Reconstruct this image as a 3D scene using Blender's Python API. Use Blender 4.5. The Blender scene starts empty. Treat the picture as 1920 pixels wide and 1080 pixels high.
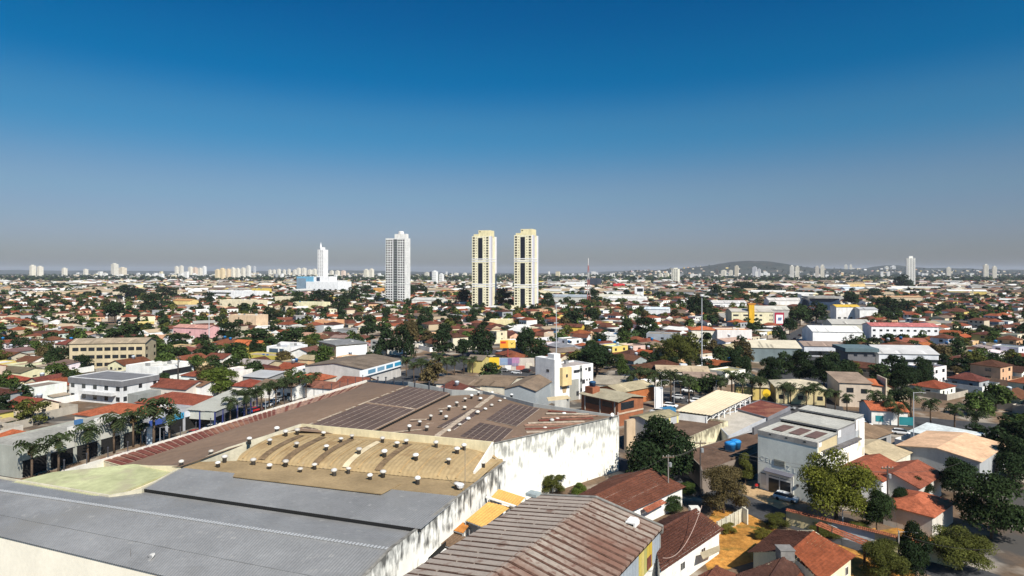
import bpy, math, random
import numpy as np
from mathutils import Vector, Matrix
random.seed(7); RNG = np.random.default_rng(11)
SC = bpy.context.scene; COL = SC.collection
PI = math.pi
F, HZ, H = 1150.0, 509.0, 42.0          # focal length and horizon (pixels of the 1920 px photograph), eye height in metres

# ------------------------------------------------------------------ camera, sky, sun, exposure
cd = bpy.data.cameras.new('camera'); cam = bpy.data.objects.new('camera', cd); COL.objects.link(cam)
cd.sensor_width = 36; cd.lens = F/1920*36; cd.shift_y = -(540-HZ)/1920
cd.clip_start = 1; cd.clip_end = 60000
cam.location = (0, 0, H); cam.rotation_euler = (PI/2, 0, 0); SC.camera = cam
SUN = Vector((0.50, -0.866, 0)).normalized(); EL = math.radians(44)
sund = Vector((SUN.x*math.cos(EL), SUN.y*math.cos(EL), math.sin(EL)))
w = bpy.data.worlds.new('World'); SC.world = w; w.use_nodes = True
wt = w.node_tree; wt.nodes.clear()
sky = wt.nodes.new('ShaderNodeTexSky'); sky.sky_type = 'NISHITA'; sky.sun_disc = False
sky.sun_elevation = EL; sky.sun_rotation = math.atan2(SUN.x, SUN.y)
sky.air_density = 1.0; sky.dust_density = 1.2; sky.ozone_density = 2.0
bg = wt.nodes.new('ShaderNodeBackground'); bg.inputs['Strength'].default_value = 0.052
wo = wt.nodes.new('ShaderNodeOutputWorld')
SKY_GRADE = True
if SKY_GRADE:   # grade of the clear sky by elevation, the same all the way round
    tc = wt.nodes.new('ShaderNodeTexCoord'); sx = wt.nodes.new('ShaderNodeSeparateXYZ')
    wt.links.new(tc.outputs['Generated'], sx.inputs[0])
    rp = wt.nodes.new('ShaderNodeValToRGB'); rp.color_ramp.interpolation = 'EASE'
    stops = [(p, tuple(c*1.27 for c in q)) for p, q in ((0.0, (.70, .72, .86)), (0.05, (.625, .665, .87)), (0.085, (.60, .68, .85)), (0.12, (.58, .72, .85)), (0.22, (.22, .70, .92)), (0.30, (.01, .57, .91)), (0.40, (.0, .49, .88)), (1.0, (.0, .44, .82)))]
    el = rp.color_ramp.elements
    while len(el) < len(stops): el.new(0.5)
    for e, (p, c) in zip(el, stops): e.position = p; e.color = (*c, 1)
    mx = wt.nodes.new('ShaderNodeMixRGB'); mx.blend_type = 'MULTIPLY'; mx.inputs[0].default_value = 1
    wt.links.new(sx.outputs['Z'], rp.inputs[0]); wt.links.new(sky.outputs[0], mx.inputs[1]); wt.links.new(rp.outputs[0], mx.inputs[2])
    wt.links.new(mx.outputs[0], bg.inputs[0])
else:
    wt.links.new(sky.outputs[0], bg.inputs[0])
wt.links.new(bg.outputs[0], wo.inputs[0])
sl = bpy.data.lights.new('sun', 'SUN'); sl.energy = 4.9; sl.angle = math.radians(0.5); sl.color = (1, .93, .82)
so = bpy.data.objects.new('sun', sl); COL.objects.link(so); so.rotation_euler = sund.to_track_quat('Z', 'Y').to_euler(); so.location = (60, -60, 120)
SC.view_settings.view_transform = 'Standard'; SC.view_settings.look = 'None'
SC.view_settings.exposure = 0.5; SC.view_settings.gamma = 1; SC.view_settings.use_curve_mapping = False
SC.render.engine = 'CYCLES'; SC.cycles.max_bounces = 5; SC.cycles.diffuse_bounces = 2; SC.cycles.volume_bounces = 0
SC.cycles.transparent_max_bounces = 8; SC.cycles.use_denoising = True

# ------------------------------------------------------------------ helpers
def P(px, py, z=0.0):
    Y = (H-z)*F/(py-HZ); return Vector(((px-960)/F*Y, Y, z))
def PZ(px, py, Y): return Vector(((px-960)/F*Y, Y, H-(py-HZ)/F*Y))
def pix(p): return (960+F*p[0]/p[1], HZ+F*(H-p[2])/p[1])
A1, A2 = math.radians(-19.5), math.radians(39)
D1 = Vector((0.334, 0.943, 0)); D2 = Vector((0.943, -0.334, 0)); E1 = Vector((0.777, 0.629, 0)); E2 = Vector((0.629, -0.777, 0)); UP = Vector((0, 0, 1))
WL = {}
class MB:
    def __init__(s): s.v = []; s.f = []
    def poly(s, *pts):
        n = len(s.v); s.v += [tuple(p) for p in pts]; s.f.append(tuple(range(n, n+len(pts)))); return s
    def box(s, c, ax, ay, az):      # centre and three half axes
        c, ax, ay, az = Vector(c), Vector(ax), Vector(ay), Vector(az); n = len(s.v)
        for i in (-1, 1):
            for j in (-1, 1):
                for k in (-1, 1): s.v.append(tuple(c+ax*i+ay*j+az*k))
        for q in ((0, 1, 3, 2), (4, 6, 7, 5), (0, 4, 5, 1), (2, 3, 7, 6), (0, 2, 6, 4), (1, 5, 7, 3)): s.f.append(tuple(n+a for a in q))
        return s
    def bx(s, x0, x1, y0, y1, z0, z1): return s.box(((x0+x1)/2, (y0+y1)/2, (z0+z1)/2), ((x1-x0)/2, 0, 0), (0, (y1-y0)/2, 0), (0, 0, (z1-z0)/2))
    def slab(s, pts, t=0.15, down=None):        # a polygon extruded down
        pts = [Vector(p) for p in pts]; d = down or Vector((0, 0, -t)); n = len(s.v); k = len(pts)
        s.v += [tuple(p) for p in pts]+[tuple(p+d) for p in pts]
        s.f.append(tuple(range(n, n+k))); s.f.append(tuple(range(n+2*k-1, n+k-1, -1)))
        for i in range(k): j = (i+1) % k; s.f.append((n+i, n+k+i, n+k+j, n+j))
        return s
    def prism(s, pts, z0, z1):
        pts = [Vector((p[0], p[1], z1)) for p in pts]; return s.slab(pts, z1-z0)
    def wall(s, a, b, t, z0, za=None, zb=None):  # a wall from a to b whose top follows za..zb, thickness t to its left side
        a, b = Vector(a), Vector(b); za = a.z if za is None else za; zb = b.z if zb is None else zb
        d = (b-a); d.z = 0; d.normalize(); nrm = Vector((-d.y, d.x, 0))*t
        q = [Vector((a.x, a.y, za)), Vector((b.x, b.y, zb)), Vector((b.x, b.y, zb))+nrm, Vector((a.x, a.y, za))+nrm]
        n = len(s.v); s.v += [tuple(p) for p in q]+[(p.x, p.y, z0) for p in q]
        for f in ((0, 1, 2, 3), (4, 7, 6, 5), (0, 4, 5, 1), (1, 5, 6, 2), (2, 6, 7, 3), (3, 7, 4, 0)): s.f.append(tuple(n+i for i in f))
        return s
    def tube(s, path, r, seg=6, r2=None):
        path = [Vector(p) for p in path]; n = len(s.v); m = len(path)
        for i, p in enumerate(path):
            d = (path[min(i+1, m-1)]-path[max(i-1, 0)]).normalized(); a = d.orthogonal().normalized(); b = d.cross(a)
            rr = r if r2 is None else r+(r2-r)*i/(m-1)
            for k in range(seg): t = 2*PI*k/seg; s.v.append(tuple(p+a*math.cos(t)*rr+b*math.sin(t)*rr))
        for i in range(m-1):
            for k in range(seg): s.f.append((n+i*seg+k, n+i*seg+(k+1) % seg, n+(i+1)*seg+(k+1) % seg, n+(i+1)*seg+k))
        s.f.append(tuple(range(n+seg-1, n-1, -1))); s.f.append(tuple(range(n+(m-1)*seg, n+m*seg))); return s
    def lathe(s, prof, c=(0, 0, 0), seg=12):
        n = len(s.v); c = Vector(c); m = len(prof)
        for r, z in prof:
            for k in range(seg): t = 2*PI*k/seg; s.v.append((c.x+r*math.cos(t), c.y+r*math.sin(t), c.z+z))
        for i in range(m-1):
            for k in range(seg): s.f.append((n+i*seg+k, n+i*seg+(k+1) % seg, n+(i+1)*seg+(k+1) % seg, n+(i+1)*seg+k))
        s.f.append(tuple(range(n+seg-1, n-1, -1))); s.f.append(tuple(range(n+(m-1)*seg, n+m*seg))); return s
    def grid(s, rows):
        n = len(s.v); m = len(rows[0])
        for r in rows: s.v += [tuple(p) for p in r]
        for i in range(len(rows)-1):
            for j in range(m-1): s.f.append((n+i*m+j, n+i*m+j+1, n+(i+1)*m+j+1, n+(i+1)*m+j))
        return s
    def mesh(s, name, m, smooth=False, off=None):
        me = bpy.data.meshes.new(name); v = s.v
        if off is not None: v = [(a-off[0], b-off[1], c-off[2]) for a, b, c in v]
        me.from_pydata(v, [], s.f); me.materials.append(m)
        if smooth: me.polygons.foreach_set('use_smooth', [True]*len(me.polygons))
        return me
    def build(s, name, m, parent=None, color=None, smooth=False, base=None):
        off = WL.get(parent) if parent else base
        return mk(name, s.mesh(name, m, smooth, off), parent, color, loc=None if parent else base)
def mk(name, me, parent=None, color=None, loc=None, rz=0.0, scale=None):
    o = bpy.data.objects.new(name, me); COL.objects.link(o)
    if parent: o.parent = parent
    if loc is not None: o.location = loc
    if rz: o.rotation_euler = (0, 0, rz)
    if scale is not None: o.scale = scale
    if color is not None: o.color = (*color, 1)
    WL[o] = (WL[parent] if parent and loc is None else (tuple(loc) if loc is not None and not parent else (0, 0, 0)))
    return o
def tag(o, label=None, cat=None, group=None, kind=None):
    if label: o['label'] = label
    if cat: o['category'] = cat
    if group: o['group'] = group
    if kind: o['kind'] = kind
    return o
def thing(name, label, cat, loc, group=None, rz=0.0):
    o = mk(name, None, None, None, loc=tuple(loc), rz=rz); o.empty_display_size = .5
    return tag(o, label, cat, group)
def copy_tree(o, parent=None):
    c = o.copy(); COL.objects.link(c)
    if parent: c.parent = parent
    for ch in o.children: copy_tree(ch, c)
    return c
AUTO = []          # (object, description, category, group) to be labelled once everything stands
LAND = []          # landmarks (phrase, pixel)
def land(phrase, p): LAND.append((phrase, pix(p)))
OCC = []           # taken ground: (x, y, radius)
def occ(p, r): OCC.append((p[0], p[1], r))

# ------------------------------------------------------------------ materials
MAT = {}
def surf(name, color=None, noise=((.6, .25),), rough=.85, spec=.25, streak=0, grime=None, bump=None, metal=0, patch=None, wave=None):
    m = bpy.data.materials.new(name); m.use_nodes = True; nt = m.node_tree; N = nt.nodes; Lk = nt.links
    b = N['Principled BSDF']; b.inputs['Roughness'].default_value = rough; b.inputs['Metallic'].default_value = metal
    b.inputs['Specular IOR Level'].default_value = spec
    geo = N.new('ShaderNodeNewGeometry')
    if color is None: src = N.new('ShaderNodeObjectInfo').outputs['Color']
    elif color == 'attr':
        a = N.new('ShaderNodeVertexColor'); a.layer_name = 'Col'; src = a.outputs['Color']
    else:
        c = N.new('ShaderNodeRGB'); c.outputs[0].default_value = (*color, 1); src = c.outputs[0]
    def pos(scale):
        mp = N.new('ShaderNodeMapping'); mp.inputs['Scale'].default_value = scale; Lk.new(geo.outputs['Position'], mp.inputs[0]); return mp.outputs[0]
    def noi(vec, sc, det=4):
        t = N.new('ShaderNodeTexNoise'); t.inputs['Scale'].default_value = sc; t.inputs['Detail'].default_value = det; Lk.new(vec, t.inputs['Vector']); return t.outputs['Fac']
    def rng(fac, a, b2, c, d):
        r = N.new('ShaderNodeMapRange'); r.inputs[1].default_value = a; r.inputs[2].default_value = b2; r.inputs[3].default_value = c; r.inputs[4].default_value = d; Lk.new(fac, r.inputs[0]); return r.outputs[0]
    def mul(col, fac):
        x = N.new('ShaderNodeMixRGB'); x.blend_type = 'MULTIPLY'; x.inputs[0].default_value = 1; Lk.new(col, x.inputs[1]); Lk.new(fac, x.inputs[2]); return x.outputs[0]
    def mixc(col, fac, c2):
        x = N.new('ShaderNodeMixRGB'); Lk.new(fac, x.inputs[0]); Lk.new(col, x.inputs[1]); x.inputs[2].default_value = (*c2, 1); return x.outputs[0]
    for sc, am in noise: src = mul(src, rng(noi(geo.outputs['Position'], sc), .3, .7, 1-am, 1+am))
    if streak: src = mul(src, rng(noi(pos((.6, .6, .09)), streak, 3), .3, .7, .86, 1.06))
    if patch:       # (scale, low, high, colour): blotches of another colour
        for sc, a, b2, c2 in patch: src = mixc(src, rng(noi(geo.outputs['Position'], sc, 6), a, b2, 0, 1), c2)
    if grime:       # (ztop, depth, colour): soot running down from the top of a wall
        zt, dp, c2, am = grime
        sep = N.new('ShaderNodeSeparateXYZ'); Lk.new(geo.outputs['Position'], sep.inputs[0])
        g = rng(sep.outputs['Z'], zt-dp, zt, 0, 1)
        st = rng(noi(pos((1, 1, .30)), 1.7, 8), .34, .70, -.45, .65); bl = rng(noi(geo.outputs['Position'], .5, 9), .3, .7, -.6, .6)
        ad = N.new('ShaderNodeMath'); ad.operation = 'ADD'; Lk.new(st, ad.inputs[0]); Lk.new(bl, ad.inputs[1])
        ad2 = N.new('ShaderNodeMath'); ad2.operation = 'MULTIPLY_ADD'; Lk.new(g, ad2.inputs[0]); ad2.inputs[1].default_value = 1.1; Lk.new(ad.outputs[0], ad2.inputs[2])
        src = mixc(src, rng(ad2.outputs[0], .35, 1.3, 0, am), c2)
    Lk.new(src, b.inputs['Base Color'])
    if bump:
        bp = N.new('ShaderNodeBump'); bp.inputs['Strength'].default_value = bump[1]; bp.inputs['Distance'].default_value = .05
        Lk.new(noi(geo.outputs['Position'], bump[0]), bp.inputs['Height']); Lk.new(bp.outputs[0], b.inputs['Normal'])
    MAT[name] = m; return m
def foliage(name, tint):
    m = bpy.data.materials.new(name); m.use_nodes = True; nt = m.node_tree; N = nt.nodes; Lk = nt.links
    b = N['Principled BSDF']; b.inputs['Roughness'].default_value = .7; b.inputs['Specular IOR Level'].default_value = .06
    oi = N.new('ShaderNodeObjectInfo'); geo = N.new('ShaderNodeNewGeometry')
    r = N.new('ShaderNodeMapRange'); r.inputs[3].default_value = .55; r.inputs[4].default_value = 1.5; Lk.new(geo.outputs['Random Per Island'], r.inputs[0])
    x = N.new('ShaderNodeMixRGB'); x.blend_type = 'MULTIPLY'; x.inputs[0].default_value = 1
    if tint == 'attr':
        a = N.new('ShaderNodeVertexColor'); a.layer_name = 'Col'; Lk.new(a.outputs['Color'], x.inputs[1])
    else: Lk.new(oi.outputs['Color'], x.inputs[1])
    Lk.new(r.outputs[0], x.inputs[2])
    n = N.new('ShaderNodeTexNoise'); n.inputs['Scale'].default_value = .5; Lk.new(geo.outputs['Position'], n.inputs['Vector'])
    y = N.new('ShaderNodeMixRGB'); y.blend_type = 'MULTIPLY'; y.inputs[0].default_value = 1
    r2 = N.new('ShaderNodeMapRange'); r2.inputs[1].default_value = .3; r2.inputs[2].default_value = .7; r2.inputs[3].default_value = .7; r2.inputs[4].default_value = 1.3; Lk.new(n.outputs['Fac'], r2.inputs[0])
    Lk.new(x.outputs[0], y.inputs[1]); Lk.new(r2.outputs[0], y.inputs[2]); Lk.new(y.outputs[0], b.inputs['Base Color'])
    tr = N.new('ShaderNodeBsdfTranslucent'); Lk.new(y.outputs[0], tr.inputs[0]); ms = N.new('ShaderNodeMixShader'); ms.inputs[0].default_value = .22
    Lk.new(b.outputs[0], ms.inputs[1]); Lk.new(tr.outputs[0], ms.inputs[2]); Lk.new(ms.outputs[0], N['Material Output'].inputs['Surface'])
    MAT[name] = m; return m
PLASTER = surf('plaster', None, ((.35, .10), (3., .06)), .9, .2, streak=1.2)
TILE = surf('clay_tile', None, ((.5, .22), (2.2, .28), (7., .22)), .9, .15, bump=(9, .6))
FIBRE = surf('fibre_cement', None, ((.25, .22), (1.6, .16)), .92, .15, bump=(4, .3))
METAL = surf('sheet_metal', None, ((.25, .10), (2, .05)), .5, .4)
PAINT = surf('paint', None, ((1, .04),), .6, .35)
CONC = surf('concrete', None, ((.4, .18), (3, .12)), .92, .2, streak=1.5)
BRICKM = surf('clay_brick', None, ((.5, .15), (5, .2)), .95, .1, streak=1.)
GLASS = surf('window_glass', None, ((.4, .15),), .12, .5)
BARK = surf('bark', (.12, .085, .06), ((3, .3),), .95, .1)
LEAF = foliage('leaf', None); LEAFA = foliage('leaf_mass', 'attr')
CITY = surf('painted_render', 'attr', ((.3, .10),), .9, .15)
def lin(r, g, b): return tuple(((c/255+.055)/1.055)**2.4 if c > 10 else c/3294 for c in (r, g, b))
WHITE, CREAM, GREYW, TANW, PEACH, PINK, YELLOW, BEIGE = (.78, .77, .73), (.72, .64, .44), (.34, .35, .36), (.50, .40, .27), (.66, .42, .25), (.66, .42, .40), (.66, .48, .12), (.58, .50, .38)
DARKG = (.02, .024, .028)
T_DARK, T_BROWN, T_ORANGE = (.075, .032, .022), (.115, .043, .027), (.25, .070, .030)
# ------------------------------------------------------------------ ground, roads, hills
GROUND = surf('ground_soil', (.17, .115, .075), ((.004, .25), (.03, .25), (.15, .25), (1.2, .2)), .95, .1, patch=[(.06, .48, .60, (.075, .07, .065)), (.11, .52, .66, (.34, .30, .25)), (.02, .56, .7, (.05, .055, .03))])
g = MB(); R0 = 16000
ys = [-200, 0, 60, 120, 200, 400, 800, 1600, 3200, 6400, R0]; xs = [-R0, -5000, -1500, -400, -100, 0, 100, 400, 1500, 5000, R0]
g.grid([[(x, y, 0) for x in xs] for y in ys]); tag(g.build('ground', GROUND), kind='structure')
ASPH = surf('asphalt', (.055, .055, .058), ((.3, .2), (2, .15)), .9, .2)
DIRT = surf('dirt', (.40, .19, .045), ((.3, .3), (1.5, .3), (5, .2)), .95, .1, patch=[(.5, .56, .72, (.13, .11, .03)), (.9, .60, .72, (.40, .22, .06))])
PAVE = surf('paving', (.40, .35, .29), ((.3, .15), (3, .12)), .92, .15)
def ribbon(name, m, pts, wd, z):
    rows = []
    for i, p in enumerate(pts):
        a = Vector(pts[max(i-1, 0)]); b = Vector(pts[min(i+1, len(pts)-1)]); d = (b-a); d = Vector((d[0], d[1], 0)).normalized(); n = Vector((-d.y, d.x, 0))
        c = Vector((p[0], p[1], z)); rows.append([c+n*wd/2, c-n*wd/2])
    return tag(MB().grid(rows).build(name, m), kind='structure')
def P2(px, py): q = P(px, py); return (q.x, q.y)
AVE = [(-210, 395), (-110, 330), (-62, 300), (-4, 256), (50, 206), (110, 172), (180, 138), (260, 108)]
ribbon('avenue', ASPH, AVE, 15, .03)
LST = [(-145, -40), (-124, 20), (-101, 80), (-90, 112), (-57, 202), (-36, 262), (-10, 330)]
ribbon('side_street', ASPH, LST, 16, .06)
for sd in (-1, 1):
    q = []
    for i, p in enumerate(LST[:-2]): q.append((p[0]+sd*9.4*.943, p[1]-sd*9.4*.334))
    ribbon('pavement', PAVE, q, 2.4, .12)
BLV = [(80, 170), (110, 235), (155, 342), (277, 531), (420, 750)]
ribbon('boulevard', ASPH, BLV, 24, .045)
ribbon('median', PAVE, [(137, 300), (155, 342), (277, 531), (420, 750)], 3.6, .16)
RD = [(-3, 166), (20, 138), (40.5, 112.6), (46, 105.5), (58, 90.5), (75, 69), (95, 44)]
ribbon('road', ASPH, RD, 7.5, .05)
def patchg(name, m, pxs, z): return tag(MB().poly(*[Vector((*P2(*q), z)) for q in pxs]).build(name, m), kind='structure')
patchg('dirt_lot', DIRT, [(1305, 1010), (1340, 955), (1400, 962), (1478, 1003), (1440, 1045), (1330, 1078)], .02)
patchg('yard', DIRT, [(1500, 1020), (1640, 990), (1716, 1040), (1716, 1079), (1600, 1120), (1560, 1110)], .015)
patchg('forecourt', surf('packed_earth', (.42, .29, .16), ((.4, .2), (2, .2)), .95, .1), [(1395, 905), (1425, 898), (1500, 940), (1462, 955), (1390, 925)], .075)
patchg('verge', DIRT, [(1620, 1000), (1716, 985), (1760, 1010), (1716, 1030)], .1)
HILLM = surf('hillside', (.038, .044, .034), ((.002, .2), (.01, .3), (.04, .3)), .95, .1, patch=[(.012, .56, .7, (.09, .07, .05))])
def hill(prof, Y, depth, seed):
    """a ridge whose skyline follows (px, py) points when seen from the eye; full depth behind and in front"""
    rg = np.random.default_rng(seed); pxs = np.linspace(prof[0][0], prof[-1][0], 110); py = np.interp(pxs, [p[0] for p in prof], [p[1] for p in prof])
    zt = H-(py-HZ)/F*Y+np.convolve(rg.normal(0, 7, 116), np.ones(7)/7, 'valid')[:110]*Y/6000
    rows = []
    for k, t in enumerate(np.linspace(-1, 1, 13)):
        sh = (math.cos(t*PI)+1)/2
        rows.append([((x-960)/F*Y*(1+t*depth/Y*.5), Y+t*depth, max(-1, z*sh*(1+rg.normal(0, .05)*(1-sh)))-1) for x, z in zip(pxs, zt)])
    o = MB().grid(rows).build('hill', HILLM, smooth=True); return tag(o, kind='structure')
hill([(1150, 512), (1230, 506), (1290, 503), (1330, 498), (1375, 490), (1400, 488), (1440, 490), (1475, 496), (1520, 502), (1600, 504), (1720, 505), (1900, 509)], 6200, 1400, 3)
hill([(1560, 508), (1620, 503), (1655, 497), (1680, 497), (1730, 502), (1850, 504), (1960, 508)], 7600, 1100, 4)
hill([(-60, 506), (250, 507), (420, 508), (640, 507), (760, 508), (860, 511), (1000, 513), (1160, 514), (1240, 510)], 10500, 1800, 5)
hill([(560, 513), (700, 511), (800, 510), (950, 512), (1090, 512), (1160, 508), (1230, 507), (1330, 506), (1500, 507), (1700, 508), (1990, 506)], 11500, 1500, 6)

# ------------------------------------------------------------------ shared meshes: window, roof vent, dish, tank
def window_mesh(name):
    m = MB(); t = .07
    m.bx(-.5, .5, -.06, .0, .5-t, .5); m.bx(-.5, .5, -.06, .0, -.5, -.5+t); m.bx(-.5, -.5+t, -.06, .0, -.5+t, .5-t); m.bx(.5-t, .5, -.06, .0, -.5+t, .5-t); m.bx(-.02, .02, -.05, 0, -.5+t, .5-t)
    return m.mesh(name, PAINT)
WINM = window_mesh('window'); PANEM = MB().bx(-.44, .44, -.03, 0, -.44, .44).mesh('pane', GLASS)
def add_window(parent, loc, rz, ww, wh, frame=(.6, .6, .58), pane=DARKG, simple=False):
    """loc in the parent's own frame; the window faces its local -y"""
    if simple: return mk('window', PANEM, parent, pane, loc=loc, rz=rz, scale=(ww/.88, 1.6, wh/.88))
    o = mk('window', WINM, parent, frame, loc=loc, rz=rz, scale=(ww, 1, wh)); mk('pane', PANEM, o, pane, loc=(0, 0, 0)); return o
VNECK = MB().lathe([(.34, -.25), (.34, .56), (.38, .58), (.38, .64)], seg=12).mesh('roof_vent', METAL, True)
VCAP = MB().lathe([(.34, .64), (.46, .68), (.53, .78), (.52, .90), (.42, 1.04), (.24, 1.12), (.05, 1.15)], seg=14).mesh('cap', METAL, True)
def vent(parent, p, s=1.0):
    off = WL[parent]; r = random.uniform(.82, 1.02)*s
    o = mk('roof_vent', VNECK, parent, (.09, .085, .08), loc=(p[0]-off[0], p[1]-off[1], p[2]-off[2]), scale=(r, r, r*random.uniform(.85, 1.15))); o.rotation_euler = (random.gauss(0, .06), random.gauss(0, .06), random.uniform(0, 6)); mk('cap', VCAP, o, random.choice([(.66, .64, .61), (.52, .50, .47), (.70, .69, .66), (.58, .54, .48), (.44, .41, .37)]), loc=(0, 0, 0)); return o
def profile(n, amp, kind):
    if kind == 'sine': return [amp*math.sin(2*PI*i/4) for i in range(n)]
    return [(0, 0, amp, amp)[i % 4] for i in range(n)]
def corr(p00, p10, p11, p01, pitch, amp, kind='trap', rows=2, bow=None):
    """corrugated sheet roof: ribs run from edge p00-p10 to edge p01-p11"""
    p00, p10, p11, p01 = map(Vector, (p00, p10, p11, p01)); n = max(4, int((p10-p00).length/pitch)*4); pr = profile(n+1, amp, kind); R = []
    nrm = (p10-p00).cross(p01-p00).normalized(); nrm = nrm if nrm.z > 0 else -nrm
    for j in range(rows):
        t = j/(rows-1); a = p00.lerp(p01, t); b = p10.lerp(p11, t); R.append([a.lerp(b, i/n)+nrm*pr[i] + (Vector((0, 0, bow(t))) if bow else Vector()) for i in range(n+1)])
    return MB().grid(R)
def tile_slope(e0, e1, r1, r0, pitch=.27, course=.42):
    """pantile slope from eave e0-e1 up to ridge r0-r1: waves across, stepped courses down, uneven"""
    e0, e1, r1, r0 = map(Vector, (e0, e1, r1, r0)); n = max(4, int((e1-e0).length/pitch))*3; m = max(2, int(((r0-e0).length+(r1-e1).length)/2/course))
    nrm = (e1-e0).cross(r0-e0).normalized(); nrm = nrm if nrm.z > 0 else -nrm; mb = MB(); jit = RNG.normal(0, .018, (m+1, n//3+2))
    for j in range(m):
        rw = []
        for t, lift in ((j/m, .075), ((j+1)/m, .0)):
            a = e0.lerp(r0, t); b = e1.lerp(r1, t); rw.append([a.lerp(b, i/n)+nrm*(lift+(.0, .055, .055)[i % 3]+jit[j][i//3]) for i in range(n+1)])
        mb.grid(rw)
    return mb

# ------------------------------------------------------------------ the grey and tan warehouse in front
ROOFG = surf('grey_sheet_roof', (.22, .22, .22), ((.05, .16), (.3, .10), (2, .08)), .5, .35, bump=(6, .15), patch=[(.09, .56, .74, (.20, .195, .185)), (.7, .62, .74, (.29, .285, .275))])
ROOFT = surf('tan_sheet_roof', (.35, .255, .135), ((.3, .10), (1.5, .12)), .85, .2, streak=0, patch=[(.35, .52, .70, (.27, .18, .09)), (1.2, .60, .72, (.34, .26, .16))])
TANF = surf('tan_flat_roof', (.29, .21, .115), ((.2, .2), (2, .12)), .9, .2)
WALLW = surf('sooty_white_wall', (.80, .79, .74), ((.4, .08),), .9, .15, grime=(9.0, 5.5, (.06, .06, .057), .92))
CREAMW = surf('cream_wall', (.66, .58, .38), ((.3, .10), (2, .06)), .9, .15, streak=1.5)
gw = thing('warehouse', 'low grey sheet metal warehouse with curved tan rear roof and white soot-streaked side wall', 'warehouse', P(600, 1010, 0)*1.0)
gwp = gw
def ln(a, b, t): return a+(b-a)*t
Ar1, Al1 = P(789, 992, 8.35), P(266, 916, 8.35)          # lower edge of the upper slope
Ar0, Al0 = P(864, 931, 8.75), P(342, 877, 8.75)
corr(Al1, Ar1, Ar0, Al0, .36, .03).build('roof_slope', ROOFG, gw)
Vr, Vl = P(789, 993, 7.75), P(266, 919, 7.75); Vd = (Vr-Vl).normalized()
Rr, Rl = P(735, 1031, 8.3), P(204, 951, 8.3); Rd = (Rr-Rl).normalized()
Vl1 = P(204, 931, 7.8); Vl2 = Vl1-D2*30; Rl2 = Rl-Rd*30; Er = Rr-D1*12.6; Er.z = 7.0; El0 = P(204, 1036, 7.0); El2 = El0-Rd*30
corr(Rl, Rr, Vr, Vl, .36, .03).build('roof_slope', ROOFG, gw)
corr(Rl2, Rl, Vl1, Vl2, .36, .03).build('roof_slope', ROOFG, gw); MB().slab([Rl, Vl-UP*.02, Vl1-UP*.02], .1).build('roof_slope', ROOFG, gw)
corr(El2, Er, Rr, Rl2, .36, .03).build('roof_slope', ROOFG, gw)
SEAM = surf('lap_seam', (.16, .165, .17), ((1, .3),), .7, .3)
for a_, b_, c_, d_, ts in ((El2, Er, Rr, Rl2, (.42,)),):
    for t in ts:
        p_, q_ = a_.lerp(d_, t), b_.lerp(c_, t); k_ = 14
        for i in range(k_):
            MB().box(p_.lerp(q_, (i+.5)/k_)+UP*.04+D1*random.uniform(-.03, .03), (q_-p_)/k_*.497, D1*.03, UP*.012).build('lap_seam', SEAM, gw)
MB().box((Rl2+Rr)/2+UP*.03, (Rr-Rl2)/2, D1*.22, UP*.05).build('ridge_cap', ROOFG, gw)
m = MB(); nr = int((Rr-Rl2).length/.5)
for i in range(nr): m.box(ln(Rl2, Rr, (i+.5)/nr)+UP*.1, D2*.11, D1*.3, UP*.03)
m.build('ridge_teeth', surf('galvanised', (.42, .43, .44), ((2, .1),), .5, .4), gw)
MB().box((Al1+Ar1)/2-UP*.22, (Ar1-Al1)/2, D1*.04, UP*.17).build('gutter_gap_shade', surf('dark_void', (.02, .02, .02), (), .9, .1), gw)  # near-black fill for shade in gaps and openings, here the valley gap
MB().wall(El2+D1*.25, Er+D1*.25, .25, 0, 6.8, 6.8).build('front_wall', surf('cream_front', (.84, .80, .68), ((.3, .05), (2, .04)), .9, .15), gw)
# right side wall with its parapet
wl = [(Er+D2*.25, 7.4), (Rr+D2*.15, 8.65), (Vr+D2*.1, 8.2), (Ar0+D2*.05, 9.0), (P(948, 866, 9.1), 9.15)]
m = MB()
for (a, za), (b, zb) in zip(wl, wl[1:]): m.wall(a, b, .3, 0, za, zb)
m.build('side_wall', WALLW, gw)
m = MB()
for (a, za), (b, zb) in zip(wl, wl[1:]):
    m.box((a+b)/2*1.0+UP*((za+zb)/2-((a+b)/2).z+.04)-D2*.15, (b-a)*.5+UP*((zb-za)/2-(b-a).z/2), D2*.2, UP*.04)
m.build('wall_coping', surf('mossy_coping', (.22, .21, .19), ((1, .4),), .95, .1), gw)
for t, z0, z1 in ((.24, 3.3, 4.2), (.47, 3.6, 4.4)): a = ln(Er, P(948, 866, 9), t); MB().box((a.x+.35, a.y, (z0+z1)/2), D1*2.6, D2*.05, UP*(z1-z0)/2).build('roof_gap_shade', MAT['dark_void'], gw)  # black strips stand for the shade in the low roof gap
# left parapet of the rear part
pl = [P(204, 929, 8.1)-D2*30, P(204, 929, 8.1), P(266, 917, 8.5), P(342, 875, 8.9), P(432, 838, 10.0), P(505, 815, 11.2), P(565, 795, 12.0)]
m = MB()
for a, b in zip(pl, pl[1:]): m.wall(a, b, .3, 0)
m.build('rear_parapet', surf('pale_render', (.52, .48, .37), ((.4, .12), (3, .08)), .9, .15, streak=1.2), gw)
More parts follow.
